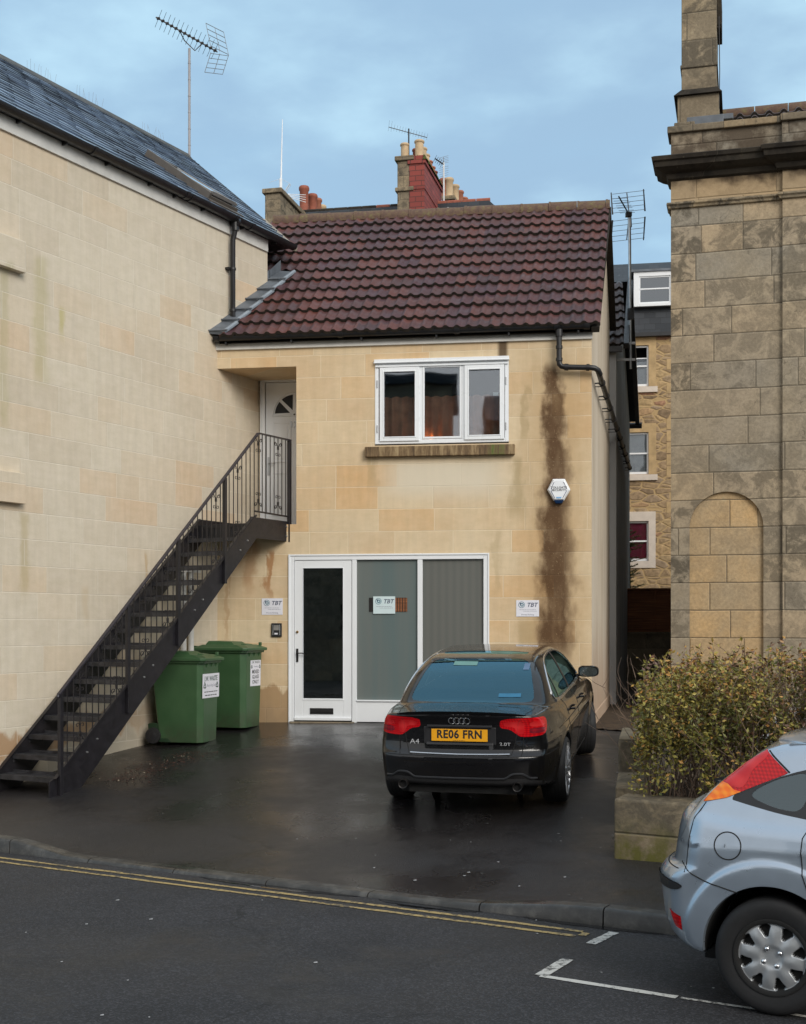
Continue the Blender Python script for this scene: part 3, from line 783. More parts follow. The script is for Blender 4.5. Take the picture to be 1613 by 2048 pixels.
# side (gable) wall as one polygon prism and its plinth
m = MB()
gp = [(0.02, .1), (5.0, .1), (5.0, 7.1), (RY, RZ - .12), (.02, roof_z(0) - .14)]
n = len(gp); vs = [(gx(y), y, z) for y, z in gp] + [(gx(y) - .28, y, z) for y, z in gp]
m.add(vs, [tuple(range(n))] + [(i, n + i, n + (i + 1) % n, (i + 1) % n) for i in range(n)] + [tuple(range(2 * n - 1, n - 1, -1))])
m.build('gable_wall', M['side_render'], house)
m = MB(); m.quad((gx(0) + .012, .0, .1), (gx(5) + .012, 5, .1), (gx(5) + .012, 5, .82), (gx(0) + .012, .0, .80)); m.quad((gx(0) + .012, 0, .80), (gx(5) + .012, 5, .82), (gx(5), 5, .83), (gx(0), 0, .81))
m.quad((gx(0) - .02, -.003, .1), (gx(0) + .012, -.003, .1), (gx(0) + .012, -.003, .8), (gx(0) - .02, -.003, .8))
m.build('plinth', M['side_render'], house)
# back and inside floor so that nothing shows through
MB().box(-2.3, 2.4, 2.6, 2.7, .2, 8.0).build('inner_wall', M['dark_inside'], house)
MB().box(-2.35, 2.3, .29, 2.6, 3.16, 3.20).build('upper_floor', M['dark_inside'], house)
# --- tiled roof
def tiled(xa, xb, y0, z0, y1, z1, rows, name, mat, parent, xf=None, per=.15, roll=.027, thick=.036, clip=None):
    L = math.hypot(y1 - y0, z1 - z0); uy, uz = (y1 - y0) / L, (z1 - z0) / L; ny, nz = -uz, uy
    g = L / rows; m = MB(); sub = 10
    N = int(round((xb - xa) / per * sub)); rr = random.Random(5)
    for r in range(rows):
        s0, s1 = r * g, (r + 1) * g + .03
        sag = rr.uniform(-.010, .010)
        rows_v = []
        for (s, off) in ((s0, thick - .030), (s0, thick + .012), (s0 + .012, thick + .016), (s1, .004)):
            line = []
            for i in range(N + 1):
                x = xa + (xb - xa) * i / N
                ph = ((x - xa) / per) % 1.0
                h = roll * max(0, math.sin(PI * min(1, ph / .52))) ** .8 if ph < .52 else -.004 * math.sin(PI * (ph - .52) / .48)
                tl = int((x - xa) / (2 * per)); jit = (math.sin(tl * 12.9898 + r * 78.233) * 43758.5453) % 1.0
                h2 = h * (1 if off > 0.005 else .95) + (jit - .5) * .006
                ss = s + (jit - .5) * .010 * (1 if s < s1 - .01 else 0) + sag
                xx = x + (xf(ss) if xf else 0) * (x - xa) / (xb - xa)
                o_ = off + h2
                line.append((xx, y0 + uy * ss + ny * o_, z0 + uz * ss + nz * o_))
            rows_v.append(line)
        o0 = len(m.v)
        for ln in rows_v: m.v += ln
        W_ = N + 1
        for a_ in range(3):
            for i in range(N):
                m.f.append((o0 + a_ * W_ + i, o0 + a_ * W_ + i + 1, o0 + (a_ + 1) * W_ + i + 1, o0 + (a_ + 1) * W_ + i)); m.m.append(1 if a_ == 0 else 0)
    if clip:
        keep = []
        for f, mm in zip(m.f, m.m):
            cx = sum(m.v[i][0] for i in f) / 4; cy = sum(m.v[i][1] for i in f) / 4
            if not clip(cx, cy): keep.append((f, mm))
        m.f = [k[0] for k in keep]; m.m = [k[1] for k in keep]
    return m.build(name, [mat, M['tile_edge']], parent, smooth=True, autosm=50)
Lx = lambda y: -2.575 + .36 * y       # left building's wall line in facade coordinates
roof = tiled(-2.60, 2.60, -.16, EZ - .03, RY, RZ, 12, 'roof', M['tile'], house, xf=lambda s: .055 * s * .78,
      clip=lambda x, y: y < 1.62 and x < Lx(y) + .16)
# roof underlay + back slope
m = MB(); m.add([(-2.5, -.10, EZ - .10), (gx(0) + .03, -.10, EZ - .10), (gx(RY) + .03, RY, RZ - .06), (-2.5, RY, RZ - .06)], [(0, 1, 2, 3), (3, 2, 1, 0)])
m.add([(-2.5, RY, RZ - .02), (gx(RY) + .05, RY, RZ - .02), (gx(5) + .05, 5.1, 7.05), (-2.5, 5.1, 7.05)], [(0, 1, 2, 3), (3, 2, 1, 0)])
m.build('roof_underlay', M['tile_edge'], house)
# verge: dark bed and undercloak along the gable, front and back slope
m = MB()
for (ya, za, yb, zb) in ((-.12, EZ - .02, RY, RZ + .02), (RY, RZ + .02, 5.15, 7.08)):
    m.bar((gx(ya) + .055, ya, za - .05), (gx(yb) + .055, yb, zb - .05), .10, .075)
m.build('verge', M['tile_edge'], house)
# ridge tiles
m = MB(); x = -2.55; rr = random.Random(3)
while x < gx(RY) + .06:
    x1 = min(x + .44, gx(RY) + .09); dz = rr.uniform(-.006, .006)
    prof = [( .135 * math.cos(a), .125 * math.sin(a)) for a in np.linspace(-.35, PI + .35, 12)]
    vs = []
    for xx, sc in ((x, 1.06), (x + .03, 1.06), (x + .035, 1.0), (x1 - .004, .99)):
        vs += [(xx, RY + p[0] * sc, RZ - .015 + p[1] * sc + dz) for p in prof]
    fs = [(k * 12 + i, k * 12 + i + 1, (k + 1) * 12 + i + 1, (k + 1) * 12 + i) for k in range(3) for i in range(11)]
    fs.append(tuple(range(36, 48))); fs.append(tuple(range(11, -1, -1)))
    m.add(vs, fs); x = x1
m.build('ridge_tiles', M['ridge'], house, smooth=True)
# lead flashing: upstand on the neighbour's wall and stepped soakers with a roll
m = MB(); s_len = 1.72; n_s = 6
def rf(x, y, off=0.0):  # point on roof plane
    return (x, y - .62 * off, roof_z(y) + .78 * off)
for i in range(n_s):
    y0, y1 = -.13 + i * .345 * .78, -.13 + (i + 1) * .345 * .78 + .02
    xl0, xl1 = Lx(y0) + .004, Lx(y1) + .004
    a = [rf(xl0, y0, .10), rf(xl0 + .19, y0, .075), rf(xl1 + .19, y1, .045), rf(xl1, y1, .07)]
    m.add(a + [tuple(np.array(p) - (0, -.02, .04)) for p in a], [(0, 1, 2, 3), (0, 4, 5, 1), (1, 5, 6, 2)])
    # rounded ribs of lead over the tile roll
    m.tube([rf(xl0 + .205, y0 - .005, .070), rf(xl1 + .21, y1, .045)], .030, 8, mi=1)
    m.tube([rf(xl0 + .0, y0, .10), rf(xl0 + .26, y0, .10)], .012, 6, mi=0)
    up = .17
    m.add([(xl0, y0, rf(0, y0, .1)[2] - .02), (xl1, y1, rf(0, y1, .07)[2] - .02), (xl1, y1, rf(0, y1, .07)[2] + up), (xl0, y0, rf(0, y0, .1)[2] + up * .8)], [(0, 1, 2, 3)])
m.build('lead_flashing', [M['lead'], M['lead_light']], house, smooth=True)
# fascia
MB().box(-2.57, 2.50, -.035, .0, 5.735, 5.83).build('fascia_board', M['fascia'], house, bevel=.004)
# gutter (half round) with brackets and joints
def gutter(m, p, q, r=.062, n=10):
    p, q = Vector(p), Vector(q); t = (q - p).normalized(); side = t.cross(Vector((0, 0, 1))).normalized()
    prof = [(math.cos(a), math.sin(a)) for a in np.linspace(PI, 2 * PI, n)]
    vs = [p + side * (c * r) + Vector((0, 0, s * r)) for c, s in prof] + [q + side * (c * r) + Vector((0, 0, s * r)) for c, s in prof]
    vs += [p + side * (c * (r - .006)) + Vector((0, 0, s * (r - .006))) for c, s in prof] + [q + side * (c * (r - .006)) + Vector((0, 0, s * (r - .006))) for c, s in prof]
    fs = [(i, i + 1, n + i + 1, n + i) for i in range(n - 1)] + [(2 * n + i, 3 * n + i, 3 * n + i + 1, 2 * n + i + 1) for i in range(n - 1)]
    fs += [(0, n, 3 * n, 2 * n), (n - 1, 3 * n - 1, 4 * n - 1, 2 * n - 1)]
    fs += [tuple(range(n)), tuple(range(2 * n - 1, n - 1, -1))]
    m.add(vs, fs)
    return t, side
def gutter_bits(m, p, q, ks, r=.062, w=.035):
    p, q = Vector(p), Vector(q); t = (q - p).normalized(); side = t.cross(Vector((0, 0, 1))).normalized()
    for k in ks:
        c = p.lerp(q, k)
        for wv, rr_ in ((w, r + .011),):
            prof = [(math.cos(a), math.sin(a)) for a in np.linspace(PI, 2 * PI, 9)]
            vs = [c - t * wv + side * (a * rr_) + Vector((0, 0, b * rr_)) for a, b in prof] + [c + t * wv + side * (a * rr_) + Vector((0, 0, b * rr_)) for a, b in prof]
            m.add(vs, [(i, i + 1, 10 + i, 9 + i) for i in range(8)] + [tuple(range(9)), tuple(range(17, 8, -1))])
gp_, gq_ = (-2.56, -.105, 5.895), (2.47, -.105, 5.905)
m = MB(); gutter(m, gp_, gq_); gutter_bits(m, gp_, gq_, (.006, .345, .655, .915, .992))
for k in (.03, .21, .40, .60, .79, .97):
    c = Vector(gp_).lerp(Vector(gq_), k); m.box(c.x - .012, c.x + .012, -.10, -.03, c.z - .10, c.z - .055)
    m.tube([(c.x, -.105, c.z - .075), (c.x, -.05, c.z - .085)], .011, 6)
g_ = m.build('gutter', M['black_plastic'], house, smooth=True, autosm=50)
# downpipe: outlet, swan neck along the front, then sloping down the side wall
m = MB(); R_ = .036
m.tube([(2.07, -.105, 5.85), (2.07, -.105, 5.76)], .048, 10)
m.tube([(2.07, -.105, 5.80), (2.07, -.10, 5.44), (2.075, -.10, 5.40), (2.10, -.10, 5.372), (2.15, -.10, 5.36), (2.46, -.10, 5.345), (2.53, -.10, 5.335), (2.575, -.07, 5.31), (2.60, 0.0, 5.27)], R_, 10)
pa, pb = Vector((2.575, -.06, 5.30)), Vector((gx(9.4) + .21, 9.4, 5.17))
m.tube([pa, pb], R_, 10)
for z_ in (5.62, 5.46): m.tube([(2.07, -.104, z_ - .02), (2.07, -.104, z_ + .02)], .045, 10)
m.tube([(2.14, -.10, 5.36), (2.19, -.10, 5.357)], .046, 10); m.tube([(2.42, -.10, 5.348), (2.46, -.10, 5.345)], .046, 10)
for k in np.linspace(.08, .985, 10):
    c = pa.lerp(pb, k); d = (pb - pa).normalized()
    m.tube([c - d * .02, c + d * .02], R_ + .012, 10)
    m.bar(c, (gx(c.y) - .01, c.y, c.z - .005), .03, .015); m.bar(c + Vector((0, 0, -.05)), (gx(c.y) - .01, c.y, c.z - .05), .02, .01)
m.build('downpipe', M['black_plastic'], house, smooth=True, autosm=50)

# --- upper window, three lights
win = thing_part = MB()
def framebox(m, x0, x1, z0, z1, w, y0, y1, mi=0, wb=None, wt=None):
    wb = w if wb is None else wb; wt = w if wt is None else wt
    m.box(x0, x0 + w, y0, y1, z0, z1, mi); m.box(x1 - w, x1, y0, y1, z0, z1, mi)
    m.box(x0 + w, x1 - w, y0, y1, z0, z0 + wb, mi); m.box(x0 + w, x1 - w, y0, y1, z1 - wt, z1, mi)
m = MB(); framebox(m, -.378, 1.408, 4.415, 5.50, .05, -.01, .09, wb=.055, wt=.045)
m.box(.172 + .045, .172 + .088, -.008, .085, 4.47, 5.455); m.box(.79, .833, -.008, .085, 4.47, 5.455)
wf = m.build('window', M['upvc'], house, bevel=.006)
m = MB(); m.box(-.385, 1.415, -.045, .06, 5.502, 5.543); m.box(-.39, 1.42, -.055, -.02, 5.490, 5.505); m.box(-.37, 1.40, -.03, -.012, 5.44, 5.462)
m.build('drip_head', M['upvc'], wf, bevel=.004)
MB().box(-.37, 1.40, -.004, .09, 4.402, 4.414).build('sill_gap', M['dark_inside'], wf)
for (x0, x1) in ((-.312, .222), (.824, 1.352)):
    m = MB(); framebox(m, x0, x1, 4.45, 5.435, .056, -.03, .04)
    framebox(m, x0 + .045, x1 - .045, 4.495, 5.39, .016, -.036, -.01)
    c = m.build('casement', M['upvc'], wf, bevel=.005)
    MB().box(x0 + .054, x1 - .054, .004, .012, 4.50, 5.385).build('pane', M['glass'], c)
m = MB(); framebox(m, .262, .787, 4.475, 5.45, .028, -.012, .03)
c = m.build('fixed_light', M['upvc'], wf, bevel=.004)
MB().box(.288, .761, .004, .012, 4.50, 5.425).build('pane', M['glass'], c)
for x_ in (-.345, 1.372):
    for z_ in (4.62, 5.22): MB().box(x_ - .009, x_ + .009, -.022, -.008, z_ - .05, z_ + .05).build('hinge', M['alu'], wf, bevel=.003)
# pleated curtain behind, pale paper in the right pane
m = MB(); n_ = 220
for i in range(n_):
    xa, xb = -.4 + 1.9 * i / n_, -.4 + 1.9 * (i + 1) / n_
    ya, yb = .20 + .022 * math.sin(xa * 46) + .01 * math.sin(xa * 17), .20 + .022 * math.sin(xb * 46) + .01 * math.sin(xb * 17)
    zt = lambda x: 5.075 + .012 * math.sin(x * 46 + .6)
    m.quad((xa, ya, 4.35), (xb, yb, 4.35), (xb, yb, zt(xb)), (xa, ya, zt(xa)))
m.build('curtain', M['curtain'], house, smooth=True)
MB().box(1.20, 1.27, .016, .018, 5.03, 5.075).build('paper_note', M['paper_blue'], wf)
# sill
m = MB(); m.box(-.505, 1.49, -.085, .12, 4.24, 4.375); t_ = NT('sill_stone'); n_ = t_.noise(vec=t_.scalev(t_.tc(), (7, 2, .9)), scale=3, detail=7, rough=.7)
x_, y_, z_ = t_.sep(t_.tc())
cc_ = t_.ramp(n_, [(.3, (.055, .035, .02)), (.48, (.17, .11, .055)), (.62, (.33, .24, .13)), (.8, (.45, .36, .22))])
cc_ = t_.mix(t_.math('MULTIPLY', band(t_, x_, 1.12, 1.16, 1.34, 1.38), t_.map(n_, .4, .6)), cc_, (.08, .12, .02))
M['sill_stone'] = t_.done(cc_, .85, 0, t_.bump(n_, .4, .01))
m.build('window_sill', M['sill_stone'], house, bevel=.008)

# --- shopfront
sf = MB(); framebox(sf, -1.544, 1.137, .66, 2.935, .062, -.012, .11, wb=.03, wt=.062)
sf.box(-.690, -.628, -.008, .10, .69, 2.873); sf.box(.195, .262, -.008, .10, .69, 2.873)
shop = sf.build('shopfront', M['white_paint'], house, bevel=.005)
m = MB(); framebox(m, -1.56, 1.153, .66, 2.951, .022, -.024, -.008, wb=.0)
m.build('architrave', M['white_paint'], shop, bevel=.004)
m = MB(); m.box(-.628, .195, .0, .06, .70, .985); m.box(.262, 1.075, .0, .06, .70, .985); m.box(-.63, 1.08, -.02, .07, .975, .995)
m.build('stall_riser', M['white_paint'], shop, bevel=.004)
m = MB(); m.box(-.628, .195, .030, .040, .985, 2.873)
m.build('frosted_pane', M['frosted'], shop)
MB().box(.262, 1.075, .030, .040, .985, 2.873).build('frosted_pane', M['frosted_warm'], shop)
# clear slot with brown boards behind the paper sign
m = MB(); m.box(-.465, .037, .0255, .0295, 2.175, 2.365); m.build('clear_strip', M['dark_inside'], shop)
m = MB()
for i, xx in enumerate(np.linspace(-.11, .03, 5)): m.box(xx, xx + .024, .020, .0252, 2.178, 2.362)
m.build('slatted_board', M['fence_wood'], shop)
# glazed door
d = MB(); framebox(d, -1.478, -.698, .735, 2.868, .115, .0, .05, wb=.275, wt=.105)
d.box(-1.478, -.698, -.03, .05, .715, .755); d.box(-1.37, -.80, -.006, .004, .985, 1.0)
framebox(d, -1.372, -.804, .998, 2.775, .012, -.006, .008)
door = d.build('shop_door', M['white_paint'], shop, bevel=.005)
MB().box(-1.363, -.813, .020, .028, 1.01, 2.763).build('pane', M['glass_dark'], door)
m = MB(); m.box(-1.265, -.945, -.012, .0, .80, .88); m.box(-1.235, -.975, -.018, -.010, .822, .858)
m.build('letter_plate', M['dark_metal'], door, bevel=.003)
m = MB(); m.box(-1.455, -1.425, -.01, .0, 1.50, 1.68); m.tube([(-1.44, -.01, 1.62), (-1.44, -.045, 1.62), (-1.36, -.05, 1.62), (-1.33, -.05, 1.605)], .008, 8)
m.build('door_handle', M['dark_metal'], door, bevel=.002)
m = MB().lathe([(0, -.02), (.014, -.018), (.018, -.008), (.018, 0)], 16, 'y', (-1.44, 0, 1.905)); m.build('lock', M['brass'], door, smooth=True)
MB().box(-1.54, -.66, -.06, .05, .665, .70).build('threshold', M['dark_stone'], shop, bevel=.004)
# drain grating along the foot of the shopfront
m = MB()
for i in range(70): m.box(-.62 + i * .025, -.605 + i * .025, -.13, -.03, .670 - i * .0003, .684 - i * .0003)
m.box(-.63, 1.15, -.135, -.13, .655, .686); m.box(-.63, 1.15, -.03, -.025, .655, .686)
m.build('drain_channel', M['grey_metal'], shop)
# things seen dimly inside
m = MB(); m.box(-1.42, -1.40, .4, 2.2, .7, 2.9); m.box(-.70, -.69, .4, 1.6, .7, 2.9)
m.build('inner_partition', M['carpet'], house)
MB().box(-2.3, 2.3, .3, 2.6, .66, .70).build('inner_floor', M['carpet'], house)

# --- upstairs door
DX, DY, DZ = -2.17, .93, 3.365
m = MB(); framebox(m, DX - .02, DX + .98, DZ, DZ + 2.17, .07, -.03 + DY, .04 + DY, wb=.03)
framebox(m, DX + .01, DX + .95, DZ + .02, DZ + 2.14, .045, -.045 + DY, -.02 + DY, wb=.01)
ud = m.build('front_door', M['white_paint'], house, bevel=.004)
m = MB(); x0, x1, z0, z1 = DX + .06, DX + .90, DZ + .03, DZ + 2.09
m.box(x0, x1, DY - .012, DY + .02, z0, z1)
cx = (x0 + x1) / 2
def panel(a, b, c, d_):
    framebox(m, a, b, c, d_, .022, DY - .022, DY - .010); m.box(a + .05, b - .05, DY - .018, DY - .010, c + .05, d_ - .05)
for a, b in ((x0 + .10, cx - .05), (cx + .05, x1 - .10)):
    panel(a, b, z0 + .16, z0 + .78); panel(a, b, z0 + .92, z0 + 1.50)
dl = m.build('door_leaf', M['white_paint'], ud, bevel=.003)
# sunburst fanlight: three/four glass wedges
for k in range(4):
    a0, a1 = PI * k / 4 + .075, PI * (k + 1) / 4 - .075
    p = [(cx + .07 * math.cos((a0 + a1) / 2), z0 + 1.60 + .07 * math.sin((a0 + a1) / 2))] + [(cx + .285 * math.cos(a), z0 + 1.60 + .285 * math.sin(a)) for a in np.linspace(a0, a1, 9)]
    MB().prism(p, 'y', DY - .0165, DY - .013).build('fanlight_pane', M['ink_black'], dl)
m = MB(); pr = [(cx + .31 * math.cos(a), z0 + 1.60 + .31 * math.sin(a)) for a in np.linspace(0, PI, 21)]
m.tube([(p[0], DY - .016, p[1]) for p in pr] + [], .011, 6); m.tube([(cx - .32, DY - .016, z0 + 1.585), (cx + .32, DY - .016, z0 + 1.585)], .012, 6)
m.build('fanlight_moulding', M['white_paint'], dl, smooth=True)
m = MB().lathe([(0, -.02), (.012, -.016), (.014, 0)], 12, 'y', (cx, DY - .01, z0 + 1.60)); m.build('spy_hole', M['dark_metal'], dl)
text_mesh('door_number', '12', .13, M['alu'], dl, FACE(cx - .01, DY - .024, z0 + 1.455), ext=.004)
m = MB(); m.box(x0 + .03, x0 + .065, DY - .022, DY - .010, z0 + .74, z0 + 1.0); m.tube([(x0 + .048, DY - .02, z0 + .91), (x0 + .048, DY - .055, z0 + .91), (x0 + .15, DY - .06, z0 + .905)], .008, 8)
m.build('door_handle', M['alu'], dl, bevel=.002)

# --- things fixed to the house wall
def paper_sign(name, label, x0, x1, z0, z1, y, mat, yellow=False, last='Private Parking', thick=.006):
    r = thing(name, label, 'sign', FA, ((x0 + x1) / 2, y, (z0 + z1) / 2), group='paper company signs')
    w, h = x1 - x0, z1 - z0
    MB().box(-w / 2, w / 2, -thick, 0, -h / 2, h / 2).build('sheet', mat, r, bevel=.001)
    yy = -thick - .0015
    lx, lz = -w * .26, h * .22
    ring = [circ(.042, 28, lx, lz), circ(.036, 28, lx, lz)[::-1]]
    curve_mesh('emblem', [[(p[0], p[1]) for p in ring[0]], ring[1]], M['ink_teal'], r, extrude=.0004, M=FACE(0, yy, 0))
    curve_mesh('emblem', [circ(.024, 20, lx + .004, lz), circ(.011, 16, lx + .004, lz)[::-1]], M['ink_teal'], r, extrude=.0004, M=FACE(0, yy, 0))
    curve_mesh('emblem', [[(lx - .026, lz + .03), (lx - .010, lz + .024), (lx - .008, lz + .006), (lx - .020, lz + .0)]], M['ink'], r, extrude=.0006, M=FACE(0, yy, 0))
    text_mesh('lettering', 'TBT', .078, M['ink'], r, FACE(w * .19, yy, lz - .004), shear=.25, off=.0012, ext=.0004)
    for k, (ww, dz) in enumerate(((.72, -.08), (.60, -.17))):
        small_print('small_print', w * ww, .008, M['ink_grey'], r, FACE(w * (.0 if k == 0 else .1), yy, h * dz), k)
    if last: text_mesh('lettering', last, .027, M['ink_grey'], r, FACE(0, yy, -h * .38), ext=.0003)
    return r
paper_sign('paper_sign', 'white laminated company sign on the wall left of the shop door, above the entry phone', -1.932, -1.641, 2.137, 2.360, -.001, M['paper'])
paper_sign('paper_sign', 'pale blue company sign stuck inside the middle frosted shop window', -.405, -.108, 2.150, 2.382, .018, M['paper_blue'], last='')
paper_sign('paper_sign', 'white laminated company sign on the wall right of the shopfront, beside the dark stain', 1.506, 1.806, 2.110, 2.326, -.001, M['paper'])
r = thing('entry_phone', 'small black and silver entry phone on the wall between the sign and green bin', 'intercom', FA, (-1.724, 0, 1.932))
MB().box(-.072, .072, -.028, 0, -.092, .092).build('housing', M['trim_black'], r, bevel=.006)
for sx in (-.052, .042): MB().box(sx, sx + .010, -.034, -.028, -.07, .07).build('side_trim', M['alu'], r, bevel=.002)
m = MB(); m.box(-.036, .036, -.033, -.028, -.005, .066); m.build('speaker_grille', M['grey_metal'], r, bevel=.002)
MB().box(-.026, .020, -.034, -.028, -.062, -.040).build('call_button', M['paper'], r, bevel=.002)
# hexagonal alarm box
r = thing('alarm_box', 'white hexagonal burglar alarm box with blue base on the stained wall', 'alarm', FA, (2.065, 0, 3.76))
def hexa(w, zt, zm, zb, wt, wb): return [(-wt, zt), (wt, zt), (w, zm), (wb, zb), (-wb, zb), (-w, zm)]
m = MB(); A_ = hexa(.150, .150, .005, -.135, .078, .066); B_ = hexa(.128, .130, .005, -.118, .066, .056)
vs = [(p[0], 0, p[1]) for p in A_] + [(p[0], -.045, p[1]) for p in A_] + [(p[0], -.075, p[1]) for p in B_]
m.add(vs, [(i, (i + 1) % 6, 6 + (i + 1) % 6, 6 + i) for i in range(6)] + [(6 + i, 6 + (i + 1) % 6, 12 + (i + 1) % 6, 12 + i) for i in range(6)] + [(12, 13, 14, 15, 16, 17)])
m.build('cover', M['upvc'], r, bevel=.006)
m = MB(); m.hexa([(-.04, -.06, -.172), (.04, -.06, -.172), (.045, 0, -.172), (-.045, 0, -.172)], [(-.062, -.072, -.128), (.062, -.072, -.128), (.066, 0, -.128), (-.066, 0, -.128)])
m.build('strobe', plain('blue_strobe', (.008, .03, .09), .2), r, bevel=.006)
navy = plain('navy_print', (.02, .03, .10), .5)
for sx in (-1, 1):
    curve_mesh('print', [[(sx * .105, .015), (sx * .088, .052), (sx * .070, .098), (sx * .052, .104), (sx * .066, .090), (sx * .084, .050), (sx * .094, .015)][::sx]], navy, r, extrude=.0005, M=FACE(0, -.0765, 0))
    curve_mesh('print', [[(sx * .105, .010), (sx * .092, -.02), (sx * .045, -.108), (sx * .056, -.100), (sx * .101, -.018)][::sx]], navy, r, extrude=.0005, M=FACE(0, -.0765, 0))
curve_mesh('print', [[(-.038, -.088), (.038, -.088), (.028, -.108), (-.028, -.108)]], plain('sky_print', (.18, .38, .62), .5), r, extrude=.0005, M=FACE(0, -.0765, 0))
text_mesh('lettering', 'TOLLGATE', .038, M['ink_black'], r, FACE(0, -.0768, .034), sx=1.12, off=.0005, ext=.0005)
text_mesh('lettering', 'SECURITY', .038, M['ink_black'], r, FACE(0, -.0768, .0), sx=1.12, off=.0005, ext=.0005)
# warm glow of a small lamp standing on the sill inside the upper window
tl_ = thing('table_lamp', 'small lit orange lamp glowing inside the middle pane of the upper window', 'lamp', FA, (.36, .145, 4.404))
MB().lathe([(0, 0), (.03, 0), (.03, .01), (.008, .02), (.008, .05)], 16, 'z').build('base', M['brass'], tl_, smooth=True)
t = NT('lamp_glow'); MLG = t.done((.9, .35, .08), .5); t.bsdf.inputs['Emission Color'].default_value = (1, .32, .06, 1); t.bsdf.inputs['Emission Strength'].default_value = 1.0
MB().lathe([(.018, .05), (.030, .055), (.024, .085), (.012, .09)], 16, 'z').build('shade', MLG, tl_, smooth=True)
ll_ = bpy.data.lights.new('lamp_bulb', 'POINT'); ll_.energy = .28; ll_.color = (1, .42, .12); ll_.shadow_soft_size = .02
lo_ = bpy.data.objects.new('lamp_bulb', ll_); link(lo_, tl_); lo_.location = (0, .0, .11)
# ------------------------------------------------------------------ left building (own frame: x away from the street, y into it)
left = thing('left_building', 'long cream ashlar building with blue slate roof and black gutter on the left', 'building', LA)
m = MB()
pl = [(-5.2, 0), (1.22, 0), (3.9, 4.1), (3.9, 8), (-5.2, 8)]
n = len(pl)
m.add([(x, y, -.1) for x, y in pl] + [(x, y, 7.40) for x, y in pl], [(i, (i + 1) % n, n + (i + 1) % n, n + i) for i in range(n)] + [tuple(range(n, 2 * n))])
m.build('wall', M['left_stone'], left)
# gable triangle at the street end and the far end
m = MB(); m.add([(-5.2, 0, 7.4), (-5.2, 8, 7.4), (-5.2, 4, 10.38)], [(0, 1, 2)])
m.add([(1.22, 0, 7.4), (3.9, 4.1, 10.40), (3.9, 8, 7.4)], [(0, 2, 1)])
m.build('gable', M['left_stone'], left)
MB().box(-5.2, 1.20, -.028, .0, 7.385, 7.555).build('fascia_board', M['fascia'], left, bevel=.004)
MB().box(-5.2, 1.70, -.105, .4, 7.556, 7.585).build('soffit', M['black_plastic'], left)
MB().box(-5.2, 1.22, .001, .35, 7.38, 7.556).build('wall_plate', M['left_stone'], left)
# slates
rr = random.Random(9)
Y0, Z0, Y1, Z1 = -.11, 7.595, 4.0, 10.55
L = math.hypot(Y1 - Y0, Z1 - Z0); uy, uz = (Y1 - Y0) / L, (Z1 - Z0) / L
g = .235; rows = int(L / g) + 1; vs = []; fs = []; rn = []
for r in range(rows):
    s0 = r * g; yv = Y0 + uy * s0; xe = 1.78 + .69 * (yv + .1)
    x = -5.45 + (0 if r % 2 else -.16); base = rr.random()
    while x < xe:
        w = .36; x1 = min(x + w - .004, xe + rr.uniform(-.01, .01))
        o = rr.uniform(.018, .028); tilt = rr.uniform(-.003, .003); sj = rr.uniform(-.006, .006)
        s1 = min(s0 + g + .05, L)
        P = []
        for (xx, ss, oo) in ((x, s0 + sj, o + tilt), (x1, s0 + sj, o - tilt), (x1, s1, .002), (x, s1, .002)):
            P.append((xx, Y0 + uy * ss - uz * oo, Z0 + uz * ss + uy * oo))
        q = [(P[0][0], P[0][1] + uz * .026, P[0][2] - uy * .026), (P[1][0], P[1][1] + uz * .026, P[1][2] - uy * .026)]
        i0 = len(vs); vs += P + q; fs += [(i0, i0 + 1, i0 + 2, i0 + 3), (i0, i0 + 4, i0 + 5, i0 + 1)]
        v = rr.random(); rn += [v] * 6
        x += w
o = mesh_obj('roof', vs, fs, M['slate'], left)
at = o.data.attributes.new('rnd', 'FLOAT', 'POINT'); at.data.foreach_set('value', rn)
m = MB(); e0, e1 = 1.72, 4.55
m.add([(-5.35, Y0 + .03, Z0 - .03), (e0, Y0 + .03, Z0 - .03), (e1, Y1, Z1 - .02), (-5.35, Y1, Z1 - .02)], [(0, 1, 2, 3), (3, 2, 1, 0)])
m.add([(-5.35, Y1, Z1 - .01), (e1, Y1, Z1 - .01), (4.0, 8.1, 7.5), (-5.35, 8.1, 7.5)], [(0, 1, 2, 3), (3, 2, 1, 0)])
m.build('roof_underlay', M['old_slate'], left)
# ridge
m = MB(); x = -5.4
while x < 4.55:
    x1 = min(x + .45, 4.58); m.hexa([(x, 3.87, 10.47), (x1 - .006, 3.87, 10.47), (x1 - .006, 4.13, 10.47), (x, 4.13, 10.47)], [(x, 3.98, 10.60), (x1 - .006, 3.98, 10.60), (x1 - .006, 4.02, 10.60), (x, 4.02, 10.60)])
    x = x1
m.build('ridge_tiles', plain('ridge_grey', (.07, .072, .07), .7, var=.3), left)
# mortar edge along the far verge
m = MB(); m.bar((1.80, -.10, 7.57), (2.55, .98, 8.37), .07, .05); m.build('verge', plain('mortar', (.30, .27, .22), .9, var=.3), left)
m = MB(); m.bar((2.55, .98, 8.37), (4.58, 3.95, 10.50), .05, .04); m.build('verge', M['old_slate'], left)
